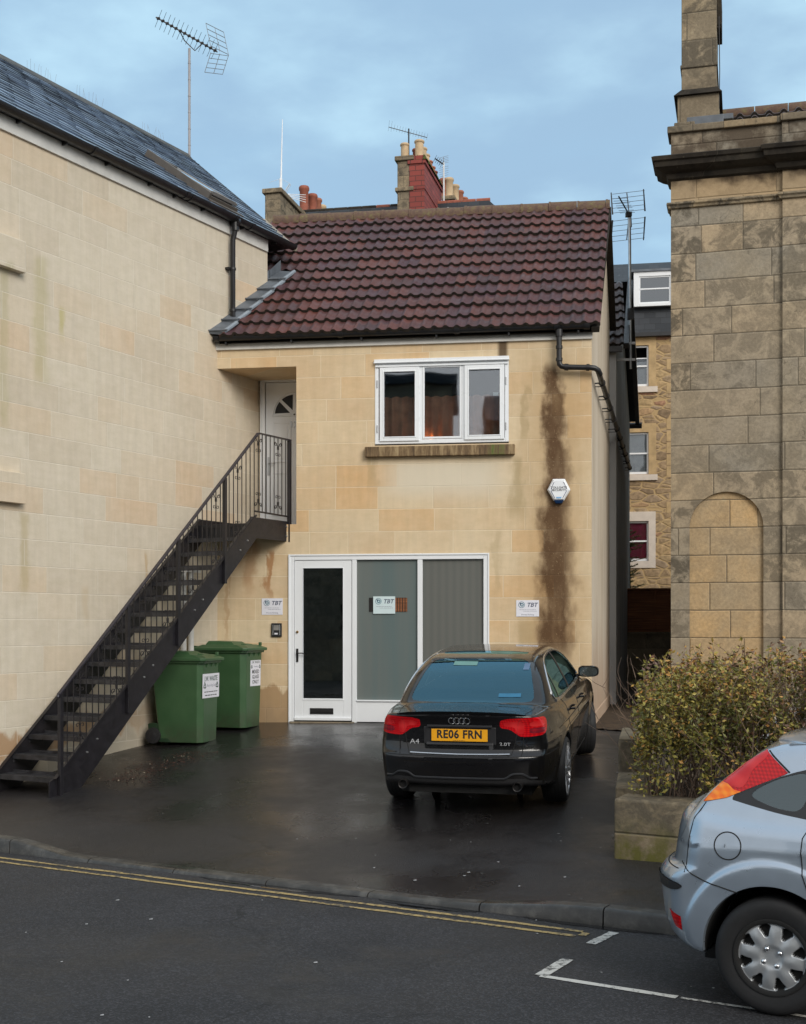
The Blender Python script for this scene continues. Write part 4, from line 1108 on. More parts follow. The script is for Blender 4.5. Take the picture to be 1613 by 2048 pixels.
# gutter
p_, q_ = (-5.4, -.115, 7.605), (1.74, -.115, 7.605)
m = MB(); gutter(m, p_, q_, r=.07); gutter_bits(m, p_, q_, [(s + 5.4) / 7.14 for s in (-4.6, -2.62, -.86, -.75, .235, .62)], r=.07, w=.03)
for s in (-4.9, -3.75, -3.03, -2.3, -1.5, -1.0, -.4, .5, 1.3):
    m.box(s - .010, s + .010, -.10, -.02, 7.515, 7.55)
m.tube([(.259, -.115, 7.56), (.259, -.115, 7.42)], .05, 10)
m.tube([(.235, -.115, 7.545), (.285, -.115, 7.545)], .082, 10)
m.build('gutter', M['black_plastic'], left, smooth=True, autosm=50)
m = MB(); m.tube([(.259, -.115, 7.46), (.259, -.10, 7.38), (.259, -.075, 7.3), (.259, -.075, 6.26), (.30, -.09, 6.20), (.34, -.14, 6.18)], .037, 10)
for z_ in (6.9, 6.33): m.tube([(.259, -.075, z_ - .015), (.259, -.075, z_ + .015)], .046, 10)
m.box(.18, .259, -.06, 0, 6.885, 6.915)
dp = m.build('downpipe', M['black_plastic'], left, smooth=True, autosm=50)
# projecting window sills that run on out of sight to the left
for (za, zb) in ((5.885, 6.235), (3.335, 3.67)):
    m = MB(); m.box(-5.0, -3.66, -.085, .02, za, zb); m.build('sill_band', M['left_stone'], left, bevel=.006)
# skylight: open centre-pivot roof window
def on_roof(x, s, o): return Vector((x, Y0 + uy * s - uz * o, Z0 + uz * s + uy * o))

def rbox(m, x0, x1, s0, s1, o0, o1, o0b=None, o1b=None):
    """box on the roof plane; heights can differ at the upper end"""
    o0b = o0 if o0b is None else o0b; o1b = o1 if o1b is None else o1b
    m.hexa([on_roof(x0, s0, o0), on_roof(x1, s0, o0), on_roof(x1, s1, o0b), on_roof(x0, s1, o0b)],
           [on_roof(x0, s0, o1), on_roof(x1, s0, o1), on_roof(x1, s1, o1b), on_roof(x0, s1, o1b)])
x0, x1, s0, s1 = .17, .86, .50, 1.86
m = MB(); rbox(m, x0, x0 + .05, s0, s1, 0, .11); rbox(m, x1 - .05, x1, s0, s1, 0, .075); rbox(m, x0 + .05, x1 - .05, s0, s0 + .06, 0, .07); rbox(m, x0 + .05, x1 - .05, s1 - .07, s1, 0, .08)
rbox(m, x1, x1 + .06, s0 - .02, s1 + .03, .0, .03); rbox(m, x0 - .0, x1 + .06, s0 - .10, s0, .0, .030)
sk = m.build('skylight', plain('window_brown', (.12, .105, .09), .5, .2), left, bevel=.004)
# sash, pivoted open: lower end swung outwards, head dipping in
m = MB(); ob, ot = .09, .035
for (a, b) in ((x0 + .035, x0 + .060), (x1 - .060, x1 - .035)): rbox(m, a, b, s0 + .03, s1 - .05, ob, ob + .04, ot, ot + .04)
rbox(m, x0 + .075, x1 - .075, s0 + .03, s0 + .10, ob, ob + .05, ob - .015, ob + .035)
sa = m.build('sash', M['grey_metal'], sk, bevel=.004)
m = MB(); rbox(m, x0 + .06, x1 - .06, s0 + .10, s1 - .06, ob + .015, ob + .03, ot + .015, ot + .03); m.build('pane', M['glass'], sa)
MB().box(x0, x1, 0, .001, 0, .001)
# bird spikes on the ridge
rr = random.Random(2)
for a, b in ((.55, 1.15), (1.65, 2.25), (3.3, 3.9)):
    m = MB(); m.tube([(a, 4.0, 10.605), (b, 4.0, 10.605)], .004, 4)
    for k in range(9):
        x = a + (b - a) * k / 8; m.tube([(x, 4.0, 10.58), (x + rr.uniform(-.05, .05), 4.0 + rr.uniform(-.05, .05), 10.76)], .0018, 3)
    m.build('bird_spikes', M['aerial_metal'], left)
# waste pipes under the stair
wp = MB()
for s_ in (-.82, -.66): wp.tube([(s_, -.06, .55), (s_, -.06, 2.70)], .040, 10)
for s_ in (-.82, -.66): wp.tube([(s_, -.06, 2.28), (s_, -.06, 2.34)], .049, 10)
wp.build('waste_pipe', M['fascia'], left, smooth=True, autosm=50)
MB().box(-.98, -.50, -.10, .0, 2.69, 2.73).build('lintel_strip', M['fascia'], left)

# ------------------------------------------------------------------ rooftop aerials
def yagi(m, base, d, length, els, el_len, r=.006, taper=.35, up=Vector((0, 0, 1))):
    """boom from base along d with cross elements"""
    base, d = Vector(base), Vector(d).normalized(); side = d.cross(up).normalized()
    m.tube([base, base + d * length], r * 1.7, 6)
    for i in range(els):
        k = (i + .5) / els; c = base + d * (length * k); l = el_len * (1 - taper * k)
        m.tube([c - side * l / 2, c + side * l / 2], r * .7, 4)
    return side
# big aerial on the left roof
W3 = lambda px, py, Y: Vector(((px - 806.5) * Y / 2550, Y, 2 - (py - 1250) * Y / 2550))
T = thing('tv_aerial', 'large tv aerial with grid reflectors on the tall pole above the slate roof', 'aerial', None, tuple(W3(379, 335, 23.3)), group='roof aerials')
m = MB(); top = Vector((0, 0, 2.18)); m.tube([(0, 0, -.7), top], .024, 8)
for k in range(7): m.tube([(0, 0, .1 + k * .3), (0, 0, .12 + k * .3)], .028, 8)
m.build('mast', plain('mast_grey', (.34, .33, .34), .5, .2), T, smooth=True)
m = MB(); up_ = Vector((.12, 0, 1)).normalized()
b0 = Vector((.50, .10, 2.16)); e0 = Vector((-.56, -.28, 2.62)); dd = (e0 - b0).normalized()
sd = dd.cross(Vector((0, 0, 1))).normalized()
m.tube([b0, e0], .014, 6)
for k in range(14):
    c = b0.lerp(e0, (k + .6) / 14.2); up2 = sd.cross(dd).normalized()
    for sgn in (-1, 1):
        m.tube([c - sd * .03, c + sd * .16 + up2 * .10 * sgn], .004, 4); m.tube([c + sd * .03, c - sd * .16 + up2 * .10 * sgn], .004, 4)
    m.box(c.x - .03, c.x + .03, c.y - .02, c.y + .02, c.z - .015, c.z + .02)
m.tube([b0.lerp(e0, .25), Vector((.10, 0, 2.14)), Vector((-.08, -.05, 2.30)), b0.lerp(e0, .62)], .010, 6)
m.build('boom', M['dark_metal'], T)
for sgn in (1, -1):
    m = MB(); c0_ = b0 + Vector((.04, .02, .02 * sgn)); ax = Vector((-.18 if sgn > 0 else -.16, 0, .42 * sgn)) if sgn > 0 else Vector((-.16, 0, -.40)); acr = Vector((.26, .46, .05 if sgn > 0 else .16))
    ax = Vector((-.10, .05, .46)) if sgn > 0 else Vector((-.12, .05, -.34))
    for k in range(5): c = c0_ + ax * (k / 4 * .95 + .05); m.tube([c - acr * .5, c + acr * .5], .006, 4)
    for k in (-.5, 0, .5): m.tube([c0_ + acr * k, c0_ + acr * k + ax], .006, 4)
    m.build('reflector', M['aerial_metal'], T)
# ------------------------------------------------------------------ external steel staircase (left building frame)
stair = thing('staircase', 'black steel external staircase with scrolled balustrade climbing to the upstairs door', 'staircase', LA, (-4.05, -.5, .2))
OFS = Matrix.Translation((4.05, .5, -.2))
YO, YI = -.90, -.05
S0, SL, Z0s, RISE, GO = -4.08, -.50, .20, .195, .2387
def nz(s): return Z0s + RISE + (s - S0) * RISE / GO       # pitch line through the nosings
def sb(m, name, mat, parent=stair, **k): return m.build(name, mat, parent, M=OFS if parent is stair else None, **k)
for y0, y1 in ((YO - .006, YO + .006), (YI - .006, YI + .006)):
    m = MB(); top = lambda s: nz(s) - .01
    p = [(-4.17, .16), (-4.17, top(-4.10) + .0), (-4.10, top(-4.10) + .02), (SL + .02, 3.40), (.40 if y0 < -.5 else .40, 3.40), (.40, 3.13), (SL + .12, 3.13), (-3.80, .16)]
    m.prism(p, 'y', y0, y1)
    # flanges of the channel
    m.bar((-4.10, (y0 + y1) / 2 - .01, top(-4.10) + .02), (SL + .02, (y0 + y1) / 2 - .01, 3.402), .045, .008)
    sb(m, 'stringer', M['black_metal'])
for s, z in [(-3.6 + .95 * k + d, nz(-3.6 + .95 * k + d) - .16) for k in range(4) for d in (.0, .16)] + [(.33, 3.2), (.33, 3.33)]:
    sb(MB().lathe([(0, -.014), (.010, -.012), (.012, 0)], 8, 'y', (s, YO - .006, z)), 'bolt', M['alu'])
for k in range(15):
    s, z = S0 + k * GO, Z0s + RISE * (k + 1)
    m = MB(); m.box(s, s + .255, YO + .008, YI - .008, z - .006, z); m.box(s, s + .006, YO + .008, YI - .008, z - .05, z - .006); m.box(s + .249, s + .255, YO + .008, YI - .008, z - .006, z + .028)
    m.prism([(s + .01, z - .008), (s + .245, z - .008), (s + .245, z - .03), (s + .01, z - .09)], 'y', YO + .008, YO + .016)
    m.prism([(s + .01, z - .008), (s + .245, z - .008), (s + .245, z - .03), (s + .01, z - .09)], 'y', YI - .016, YI - .008)
    sb(m, 'tread', M['chequer'])
m = MB(); m.hexa([(SL, YO + .008, 3.312), (.40, YO + .008, 3.312), (.06, .0, 3.312), (SL, .0, 3.312)], [(SL, YO + .008, 3.32), (.40, YO + .008, 3.32), (.06, .0, 3.32), (SL, .0, 3.32)])
m.box(SL, SL + .01, YO + .01, YI, 3.15, 3.315)
sb(m, 'landing', M['chequer'])
m = MB()
for k in range(9): m.box(SL - .012, SL - .002, YO + .04 + k * .09, YO + .105 + k * .09, 3.17, 3.27)
m.box(SL - .014, SL, YO + .01, YI, 3.27, 3.315); m.box(SL - .014, SL, YO + .01, YI, 3.13, 3.17)
sb(m, 'riser_grille', M['ink_black'])
# posts, handrail
def rail(s): return 1.29 + (s + 4.03) * (4.495 - 1.29) / (-.378 + 4.03) if s < -.378 else 4.495
def s_at(px):
    k = (px - 806.5) / 2550; ox, oy = -2.53 + .9 * .8845, 17.35 - .9 * .4666
    return (k * oy - ox) / (.4666 - k * .8845)
PXP = [117, 252, 353, 446]
for i, px in enumerate(PXP):
    s = s_at(px); m = MB(); m.box(s - .024, s + .024, YO - .05, YO - .008, (nz(s) - .30) if i else .19, rail(s) - .005); sb(m, 'post', M['black_metal'], bevel=.003)
m = MB(); m.box(.34, .39, YO - .05, YO - .008, 3.12, 4.49); sb(m, 'post', M['black_metal'], bevel=.003)
m = MB(); m.bar((-4.06, YO - .03, 1.27), (-.378, YO - .03, 4.495), .045, .020); m.bar((-.378, YO - .03, 4.495), (.39, YO - .03, 4.500), .045, .018)
m.tube([(-4.06, YO - .03, 1.27), (-4.075, YO - .03, 1.24)], .018, 6)
sb(m, 'handrail', plain('rail_paint', (.022, .019, .028), .3, var=.2), bevel=.003)
m = MB(); m.bar((-4.03, YO - .03, nz(-4.03) + .02), (-.42, YO - .03, nz(-.42) + .04), .012, .025); m.bar((-.45, YO - .03, 3.475), (.36, YO - .03, 3.462), .012, .022)
sb(m, 'bottom_rail', M['black_metal'])
def low(s): return nz(s) + .02 if s < -.43 else 3.47
# balusters (one mesh per baluster) and paired scrolls
posts = [s_at(p) for p in PXP] + [-.378, .365]
def scroll(cx, cz, w, flip):
    """one C-scroll from the middle outwards; flip=+1 opens up, -1 down"""
    out = []
    for sgn in (-1, 1):
        pts = []
        for k in range(15):      # spiral end top
            a = PI * 2.1 * k / 14; r = w * (.10 + .26 * k / 14)
            pts.append((cx + sgn * (w * .58 + r * math.cos(a + PI * .2)), cz + flip * (w * .62 + r * math.sin(a + PI * .2))))
        pts = pts[:]
        pts += [(cx + sgn * w * .12, cz + flip * w * .25), (cx + sgn * w * .05, cz - flip * w * .35)]
        for k in range(13):
            a = PI * 1.9 * k / 12; r = w * (.34 - .24 * k / 12)
            pts.append((cx + sgn * (w * .42 - r * math.cos(a)), cz - flip * (w * .95 + r * math.sin(a) * .9)))
        out.append(pts)
    return out
for i in range(len(posts) - 1):
    a, b = posts[i], posts[i + 1]; n = max(2, round((b - a) / .098))
    ss = [a + (b - a) * k / n for k in range(1, n)]
    if i == 3: ss.append(b)
    for s in ss:
        m = MB(); m.box(s - .0045, s + .0045, YO - .0345, YO - .0255, low(s), rail(s) - .008)
        sb(m, 'baluster', M['black_metal'])
    if n > 6:
        picks = [ss[round(n * .28) - 1 + 0], ss[round(n * .78) - 1]]
    else: picks = [ss[len(ss) // 2]] if i >= 3 else []
    if i == 3: picks = [ss[2], b] if len(ss) > 3 else [b]
    if i == 4: picks = [ss[round(n * .55)] if n > 3 else ss[-1]]
    for s in picks:
        sp = (b - a) / n
        for cz, fl in ((rail(s) - .14 - .0, 1), (low(s) + .15, -1)):
            m = MB()
            for pts in scroll(s, cz, sp * .92, fl): m.tube([(p[0], YO - .03, p[1]) for p in pts], .0042, 4)
            m.box(s - .010, s + .010, YO - .040, YO - .020, cz - .02, cz + .02)
            sb(m, 'scroll', M['black_metal'])
# ------------------------------------------------------------------ wheeled bins
def make_bin(name, label, x, y, yaw, z):
    r = thing(name, label, 'bin', None, (x, y, z), group='green wheeled bins', rz=yaw)
    # local: front faces -y, width along x.  H 1.0 body
    W0, D0, W1, D1, H = .250, .285, .285, .345, 1.00
    def ring(w, d, z, c, dy=0.0):
        return [(-w + c, -d + dy, z), (w - c, -d + dy, z), (w, -d + c + dy, z), (w, d - c * .3 + dy, z), (w - c * .3, d + dy, z), (-w + c * .3, d + dy, z), (-w, d - c * .3 + dy, z), (-w, -d + c + dy, z)]
    m = MB(); R = []
    for (k, zz) in ((0, .02), (.02, .035), (.5, .5), (.93, .93), (1, 1.0)):
        w, d = W0 + (W1 - W0) * k, D0 + (D1 - D0) * k
        R.append(ring(w, d, zz, .06, -.042 * (1 - k)))
    R.append(ring(W1 + .022, D1 + .025, 1.0, .05)); R.append(ring(W1 + .022, D1 + .025, 1.035, .05))
    vs = [p for rg in R for p in rg]
    fs = [(i * 8 + j, i * 8 + (j + 1) % 8, (i + 1) * 8 + (j + 1) % 8, (i + 1) * 8 + j) for i in range(len(R) - 1) for j in range(8)] + [tuple(range(7, -1, -1))]
    m.add(vs, fs)
    # little ribs under the rim
    for xx in (-.14, 0, .14): m.prism([(-D1 + .00, 1.0), (-D1 - .03, 1.0), (-D1 + .01, .93)], 'x', xx - .008, xx + .008)
    body = m.build('body', M['bin_green'], r, bevel=.008)
    # lid: shallow tray, raised panels and front lip
    m = MB()
    LR = [ring(W1 + .045, D1 + .055, 1.028, .05), ring(W1 + .047, D1 + .057, 1.062, .05), ring(W1 + .02, D1 + .03, 1.074, .06), ring(W1 - .03, D1 - .05, 1.105, .08)]
    vs = [p for rg in LR for p in rg]
    m.add(vs, [(i * 8 + j, i * 8 + (j + 1) % 8, (i + 1) * 8 + (j + 1) % 8, (i + 1) * 8 + j) for i in range(3) for j in range(8)] + [tuple(range(7, -1, -1)), tuple(range(24, 32))])
    m.hexa([(-.20, -.16, 1.10), (.20, -.16, 1.10), (.21, .27, 1.10), (-.21, .27, 1.10)], [(-.15, -.09, 1.145), (.15, -.09, 1.145), (.17, .24, 1.155), (-.17, .24, 1.155)])
    m.hexa([(-.10, -.30, 1.08), (.10, -.30, 1.08), (.10, -.20, 1.10), (-.10, -.20, 1.10)], [(-.08, -.28, 1.112), (.08, -.28, 1.112), (.08, -.20, 1.122), (-.08, -.20, 1.122)])
    lid = m.build('lid', M['bin_green'], r, bevel=.007)
    m = MB(); m.tube([(-.24, D1 + .075, 1.06), (.24, D1 + .075, 1.06)], .016, 8); m.box(-.26, -.22, D1 + .02, D1 + .09, 1.03, 1.09); m.box(.22, .26, D1 + .02, D1 + .09, 1.03, 1.09)
    m.build('handle', M['bin_green'], r, bevel=.005)
    MB().box(.20, .235, -D1 + .0, -D1 + .035, 1.09, 1.135).build('lid_catch', M['bin_green'], r, bevel=.005)
    for sx in (-1, 1):
        w = MB().lathe([(0, -.028), (.07, -.028), (.098, -.022), (.102, 0), (.098, .022), (.07, .028), (0, .028)], 24, 'x', (sx * .262, D0 + .03, .102)); wo = w.build('wheel', M['rubber'], r, smooth=True)
        MB().lathe([(0, -.032), (.045, -.031), (.055, -.028)] if sx < 0 else [(0, .032), (.045, .031), (.055, .028)], 16, 'x', (sx * .262, D0 + .03, .102)).build('hub', M['trim_black'], wo, smooth=True)
        pr = [(.07, .02)] + [(D0 + .04 + .155 * math.cos(a), .10 + .16 * math.sin(a)) for a in np.linspace(PI * .95, PI * .35, 9)] + [(D0 + .09, .03)]
        MB().prism(pr, 'x', sx * .228 - .006, sx * .252 + .0).build('wheel_arch', plain('bin_dark', (.012, .035, .014), .5), r, bevel=.004)
    return r
def tri_arrows(m_name, par, cx, cz, s, y, mat, M0):
    for k in range(3):
        a = PI / 2 + k * 2 * PI / 3
        R2 = lambda p: (cx + s * (p[0] * math.cos(a - PI / 2) - p[1] * math.sin(a - PI / 2)), cz + s * (p[0] * math.sin(a - PI / 2) + p[1] * math.cos(a - PI / 2)))
        shp = [(-.55, .15), (-.25, .70), (.0, .92), (.28, .72), (.45, .42), (.62, .50), (.45, .02), (.02, .22), (.2, .32), (.08, .55), (-.08, .55), (-.28, .12)]
        curve_mesh(m_name, [[R2(p) for p in shp]], mat, par, extrude=.0005, M=M0 @ Matrix.Translation((0, 0, 0)))
for (nm, lab, x, y, yaw) in (('wheeled_bin', 'green wheeled bin under the stair with a wide waste company sticker', -2.725, 15.98, 15.5),
                             ('wheeled_bin', 'green wheeled bin beside the shop door wall with a mixed glass only sticker', -2.29, 16.93, 20.0)):
    yaw_ = rad(90 - yaw)
    z = float(gz(x, y)) - .005
    b = make_bin(nm, lab, x, y, yaw_, z)
    tl = math.atan2(.345 - .235 + .01, .95)
    first = 'wide' in lab
    # stickers follow the sloping front face
    def F0(xx, zz, off=.002):
        k = (zz - .02) / .98; yf = -(.285 + .06 * k) - .042 * (1 - k)
        return Matrix.Translation((xx, yf - off, zz)) @ Matrix.Rotation(PI / 2 + math.atan(.018), 4, 'X')
    w, h = (.50, .30) if first else (.30, .34)
    cz = .72 if first else .73
    cx0 = .0 if first else .05; SCL = 1.15
    lb = MB(); lb.box(-w / 2, w / 2, -h / 2, h / 2, -.0006, .0006)
    lo = lb.build('sticker', M['paper'], b, M=F0(cx0, cz, .0025))
    P = Matrix.Translation((0, 0, .0012)) @ Matrix.Diagonal((SCL, SCL, SCL, 1))
    if first:
        text_mesh('lettering', 'J.W. WASTE', .074, M['ink_green'], lo, P @ Matrix.Translation((0, .075, 0)), ext=.0003, sx=.86, off=.001)
        tri_arrows('emblem', lo, -.16, .0, .042, 0, M['ink_green'], P); tri_arrows('emblem', lo, .16, .0, .042, 0, M['ink_green'], P)
        text_mesh('lettering', 'Recycling Ltd', .042, M['ink_grey'], lo, P @ Matrix.Translation((0, .004, 0)), ext=.0003, shear=.35)
        small_print('small_print', .34, .014, M['ink_black'], lo, P @ Matrix.Translation((0, -.065, 0)), 5)
        small_print('small_print', .30, .016, M['ink_black'], lo, P @ Matrix.Translation((0, -.102, 0)), 6)
    else:
        text_mesh('lettering', 'J.W. WASTE', .040, M['ink_green'], lo, P @ Matrix.Translation((0, .123, 0)), ext=.0003, sx=.95)
        tri_arrows('emblem', lo, -.10, .072, .026, 0, M['ink_green'], P); tri_arrows('emblem', lo, .10, .072, .026, 0, M['ink_green'], P)
        text_mesh('lettering', 'Recycling', .026, M['ink_grey'], lo, P @ Matrix.Translation((0, .076, 0)), ext=.0003, shear=.35)
        for kk, tx in enumerate(('MIXED', 'GLASS', 'ONLY')):
            text_mesh('lettering', tx, .060, M['ink_black'], lo, P @ Matrix.Translation((0, .014 - kk * .058, 0)), ext=.0003, off=.0008)
# ------------------------------------------------------------------ car bodies: a smooth implicit shape, meshed and cut into panels
def spl(xs, ys):
    xs = np.array(xs, float); ys = np.array(ys, float)
    h = np.diff(xs); dl = np.diff(ys) / h; mm = np.zeros_like(ys)
    for i in range(1, len(xs) - 1):
        if dl[i - 1] * dl[i] > 0:
            w1, w2 = 2 * h[i] + h[i - 1], h[i] + 2 * h[i - 1]; mm[i] = (w1 + w2) / (w1 / dl[i - 1] + w2 / dl[i])
    mm[0], mm[-1] = dl[0], dl[-1]
    def f(x):
        x = np.clip(np.asarray(x, float), xs[0], xs[-1]); i = np.clip(np.searchsorted(xs, x) - 1, 0, len(h) - 1)
        t = (x - xs[i]) / h[i]; t2, t3 = t * t, t * t * t
        return (2 * t3 - 3 * t2 + 1) * ys[i] + (t3 - 2 * t2 + t) * h[i] * mm[i] + (-2 * t3 + 3 * t2) * ys[i + 1] + (t3 - t2) * h[i] * mm[i + 1]
    return f
def smax(a, b, k):
    h = np.clip(.5 + .5 * (a - b) / k, 0, 1); return b * (1 - h) + a * h + k * h * (1 - h)
def smin(a, b, k): return -smax(-a, -b, k)

class CarBody:
    def __init__(s, F, L, W, H, step=.022, zc=.62):
        s.F = F; s.L = L
        X = np.linspace(-.25, L + .25, int((L + .5) / step) + 1); Y = np.linspace(-W, W, int(2 * W / step) + 1); Z = np.linspace(.0, H + .2, int((H + .2) / step) + 1)
        V = []; T = []; idx = {}
        def face(A, B, fn, flip):
            a, b = np.meshgrid(A, B, indexing='ij'); P = fn(a, b).reshape(-1, 3); n0 = len(V)
            ids = np.empty(len(P), int)
            for i, p in enumerate(np.round(P, 5).tolist()):
                k = tuple(p)
                if k not in idx: idx[k] = len(V); V.append(p)
                ids[i] = idx[k]
            I = ids.reshape(a.shape)
            q = np.stack([I[:-1, :-1], I[1:, :-1], I[1:, 1:], I[:-1, 1:]], -1).reshape(-1, 4)
            if flip: q = q[:, ::-1]
            T.append(q[:, [0, 1, 2]]); T.append(q[:, [0, 2, 3]])
        S = lambda *c: np.stack(c, -1)
        face(X, Z, lambda a, b: S(a, 0 * a + Y[0], b), False); face(X, Z, lambda a, b: S(a, 0 * a + Y[-1], b), True)
        face(Y, Z, lambda a, b: S(0 * a + X[0], a, b), True); face(Y, Z, lambda a, b: S(0 * a + X[-1], a, b), False)
        face(X, Y, lambda a, b: S(a, b, 0 * a + Z[-1]), False); face(X, Y, lambda a, b: S(a, b, 0 * a + Z[0]), True)
        P = np.array(V); s.T = np.concatenate(T)
        # origin on a spine, squeezing the ends so that rays fan out at nose and tail
        O = np.stack([np.clip(P[:, 0], .75, L - .75), 0 * P[:, 0], np.full(len(P), zc)], -1)
        O[:, 1] = np.clip(P[:, 1], -.35, .35) * np.where(np.abs(P[:, 2] - zc) > .3, 1, .8)
        lo = np.zeros(len(P)); hi = np.ones(len(P))
        for _ in range(26):
            mid = (lo + hi) / 2; f = F(O + (P - O) * mid[:, None]); ins = f < 0
            lo = np.where(ins, mid, lo); hi = np.where(ins, hi, mid)
        s.V = O + (P - O) * lo[:, None]
        s.reg = np.zeros(len(s.T), int)
    def grad(s, P, e=.003):
        g = np.stack([s.F(P + d) - s.F(P - d) for d in np.eye(3) * e], -1); return g / (np.linalg.norm(g, axis=1, keepdims=True) + 1e-12)
    def snap(s, P):
        for _ in range(3):
            e = .002; g = np.stack([(s.F(P + d) - s.F(P - d)) / (2 * e) for d in np.eye(3) * e], -1)
            P = P - g * (s.F(P) / ((g ** 2).sum(1) + 1e-9))[:, None] * .9
        return P
    def cut(s, g, mask=None, new=None):
        """split triangles along g=0 (g on vertices); triangles with g<0 (and mask) get region `new`"""
        G = g(s.V); G = np.where(np.abs(G) < 1e-4, 1e-4, G)
        sg = G[s.T] < 0; k = sg.sum(1); C = s.V[s.T].mean(1)
        ok = mask(C) if mask is not None else np.ones(len(s.T), bool)
        cr = np.where((k > 0) & (k < 3) & ok)[0]
        newV = []; cache = {}; addT = []; addR = []; addS = []; base = len(s.V)
        def mid(a, b):
            key = (a, b) if a < b else (b, a)
            if key not in cache:
                t = G[a] / (G[a] - G[b]); newV.append(s.V[a] + (s.V[b] - s.V[a]) * t); cache[key] = base + len(newV) - 1
            return cache[key]
        for i in cr:
            t = s.T[i]; q = sg[i]; r = s.reg[i]
            lone = q if q.sum() == 1 else ~q
            j = int(np.argmax(lone)); a, b, c = int(t[j]), int(t[(j + 1) % 3]), int(t[(j + 2) % 3])
            ab, ac = mid(a, b), mid(a, c); neg = bool(q[j])
            addT += [(a, ab, ac), (ab, b, c), (ab, c, ac)]; addR += [r] * 3; addS += [neg, not neg, not neg]
        inside = (k == 3) & ok
        keep = np.ones(len(s.T), bool); keep[cr] = False
        reg = s.reg.copy()
        if new is not None: reg[inside] = new
        if len(addT):
            nv = s.snap(np.array(newV)); s.V = np.concatenate([s.V, nv])
            aR = np.array(addR)
            if new is not None: aR = np.where(np.array(addS), new, aR)
            s.T = np.concatenate([s.T[keep], np.array(addT)]); s.reg = np.concatenate([reg[keep], aR])
        else: s.reg = reg
    def ysurf(s, x, z, side=-1):
        x = np.atleast_1d(np.asarray(x, float)); z = np.broadcast_to(np.asarray(z, float), x.shape)
        lo = np.zeros(len(x)); hi = np.full(len(x), 1.3)
        for _ in range(26):
            m_ = (lo + hi) / 2; f = s.F(np.stack([x, side * m_, z], -1)); lo = np.where(f < 0, m_, lo); hi = np.where(f < 0, hi, m_)
        return side * lo
    def xsurf(s, y, z, rear=True):
        y = np.atleast_1d(np.asarray(y, float)); z = np.broadcast_to(np.asarray(z, float), y.shape)
        a = np.full(len(y), .8 if rear else s.L - .8); b = np.full(len(y), -.4 if rear else s.L + .4)
        for _ in range(26):
            m_ = (a + b) / 2; f = s.F(np.stack([m_, y, z], -1)); a = np.where(f < 0, m_, a); b = np.where(f < 0, b, m_)
        return a
    def zsurf(s, x, y):
        x = np.atleast_1d(np.asarray(x, float)); y = np.broadcast_to(np.asarray(y, float), x.shape)
        a = np.full(len(x), .55); b = np.full(len(x), 1.9)
        for _ in range(26):
            m_ = (a + b) / 2; f = s.F(np.stack([x, y, m_], -1)); a = np.where(f < 0, m_, a); b = np.where(f < 0, b, m_)
        return a
    def part(s, regs, name, mat, parent, inset=0.0):
        regs = regs if hasattr(regs, '__len__') else [regs]
        sel = np.isin(s.reg, regs); T = s.T[sel]
        if not len(T): print('EMPTY PART', name); return None
        used, inv = np.unique(T, return_inverse=True); T = inv.reshape(-1, 3); V = s.V[used]; N = s.grad(V)
        me = bpy.data.meshes.new(name)
        P = V - N * inset
        me.vertices.add(len(P)); me.vertices.foreach_set('co', P.ravel())
        me.loops.add(T.size); me.loops.foreach_set('vertex_index', T.ravel().astype(np.int32))
        me.polygons.add(len(T)); me.polygons.foreach_set('loop_start', np.arange(0, T.size, 3, dtype=np.int32))
        me.update(calc_edges=True); me.polygons.foreach_set('use_smooth', [True] * len(T)); me.materials.append(mat)
        if not me.validate(): me.normals_split_custom_set_from_vertices([tuple(n) for n in N])
        o = bpy.data.objects.new(name, me); link(o, parent); return o

def poly_g(pts, ax, rnd=0.0):
    """signed distance (negative inside) to polygon in the two axes ax of 3-D points"""
    P = np.array(pts, float); Q = np.roll(P, -1, 0)
    def g(V):
        p = V[:, ax]; best = np.full(len(p), 1e9); ins = np.zeros(len(p), bool)
        for a, b in zip(P, Q):
            d = b - a; t = np.clip(((p - a) @ d) / (d @ d), 0, 1); best = np.minimum(best, np.linalg.norm(p - (a + t[:, None] * d), axis=1))
            c = (a[1] > p[:, 1]) != (b[1] > p[:, 1])
            with np.errstate(divide='ignore', invalid='ignore'):
                ins ^= c & (p[:, 0] < (b[0] - a[0]) * (p[:, 1] - a[1]) / (b[1] - a[1] + 1e-15) + a[0])
        return np.where(ins, -best, best) - rnd
    return g
def smooth_poly(pts, it=2, closed=True):
    """corner cutting"""
    P = [np.array(p, float) for p in pts]
    for _ in range(it):
        Q = []; n = len(P)
        rng = range(n) if closed else range(n - 1)
        if not closed: Q.append(P[0])
        for i in rng:
            a, b = P[i], P[(i + 1) % n]; Q += [a * .78 + b * .22, a * .22 + b * .78]
        if not closed: Q.append(P[-1])
        P = Q
    return [tuple(p) for p in P]
XZ, YZ, XY = [0, 2], [1, 2], [0, 1]
def line_side(body, pts, side, r, mb, off=.0, n=6, closed=False, step=.03):
    """tube drawn on the flank through side-view points (x,z)"""
    P = []
    pp = list(pts) + ([pts[0]] if closed else [])
    for a, b in zip(pp[:-1], pp[1:]):
        k = max(1, int(math.hypot(b[0] - a[0], b[1] - a[1]) / step))
        for i in range(k): P.append((a[0] + (b[0] - a[0]) * i / k, a[1] + (b[1] - a[1]) * i / k))
    if not closed: P.append(pp[-1])
    P = np.array(P); y = body.ysurf(P[:, 0], P[:, 1], side)
    Q = np.stack([P[:, 0], y, P[:, 1]], -1); N = body.grad(Q); Q = Q + N * off
    mb.tube([tuple(q) for q in Q], r, n, closed=closed)
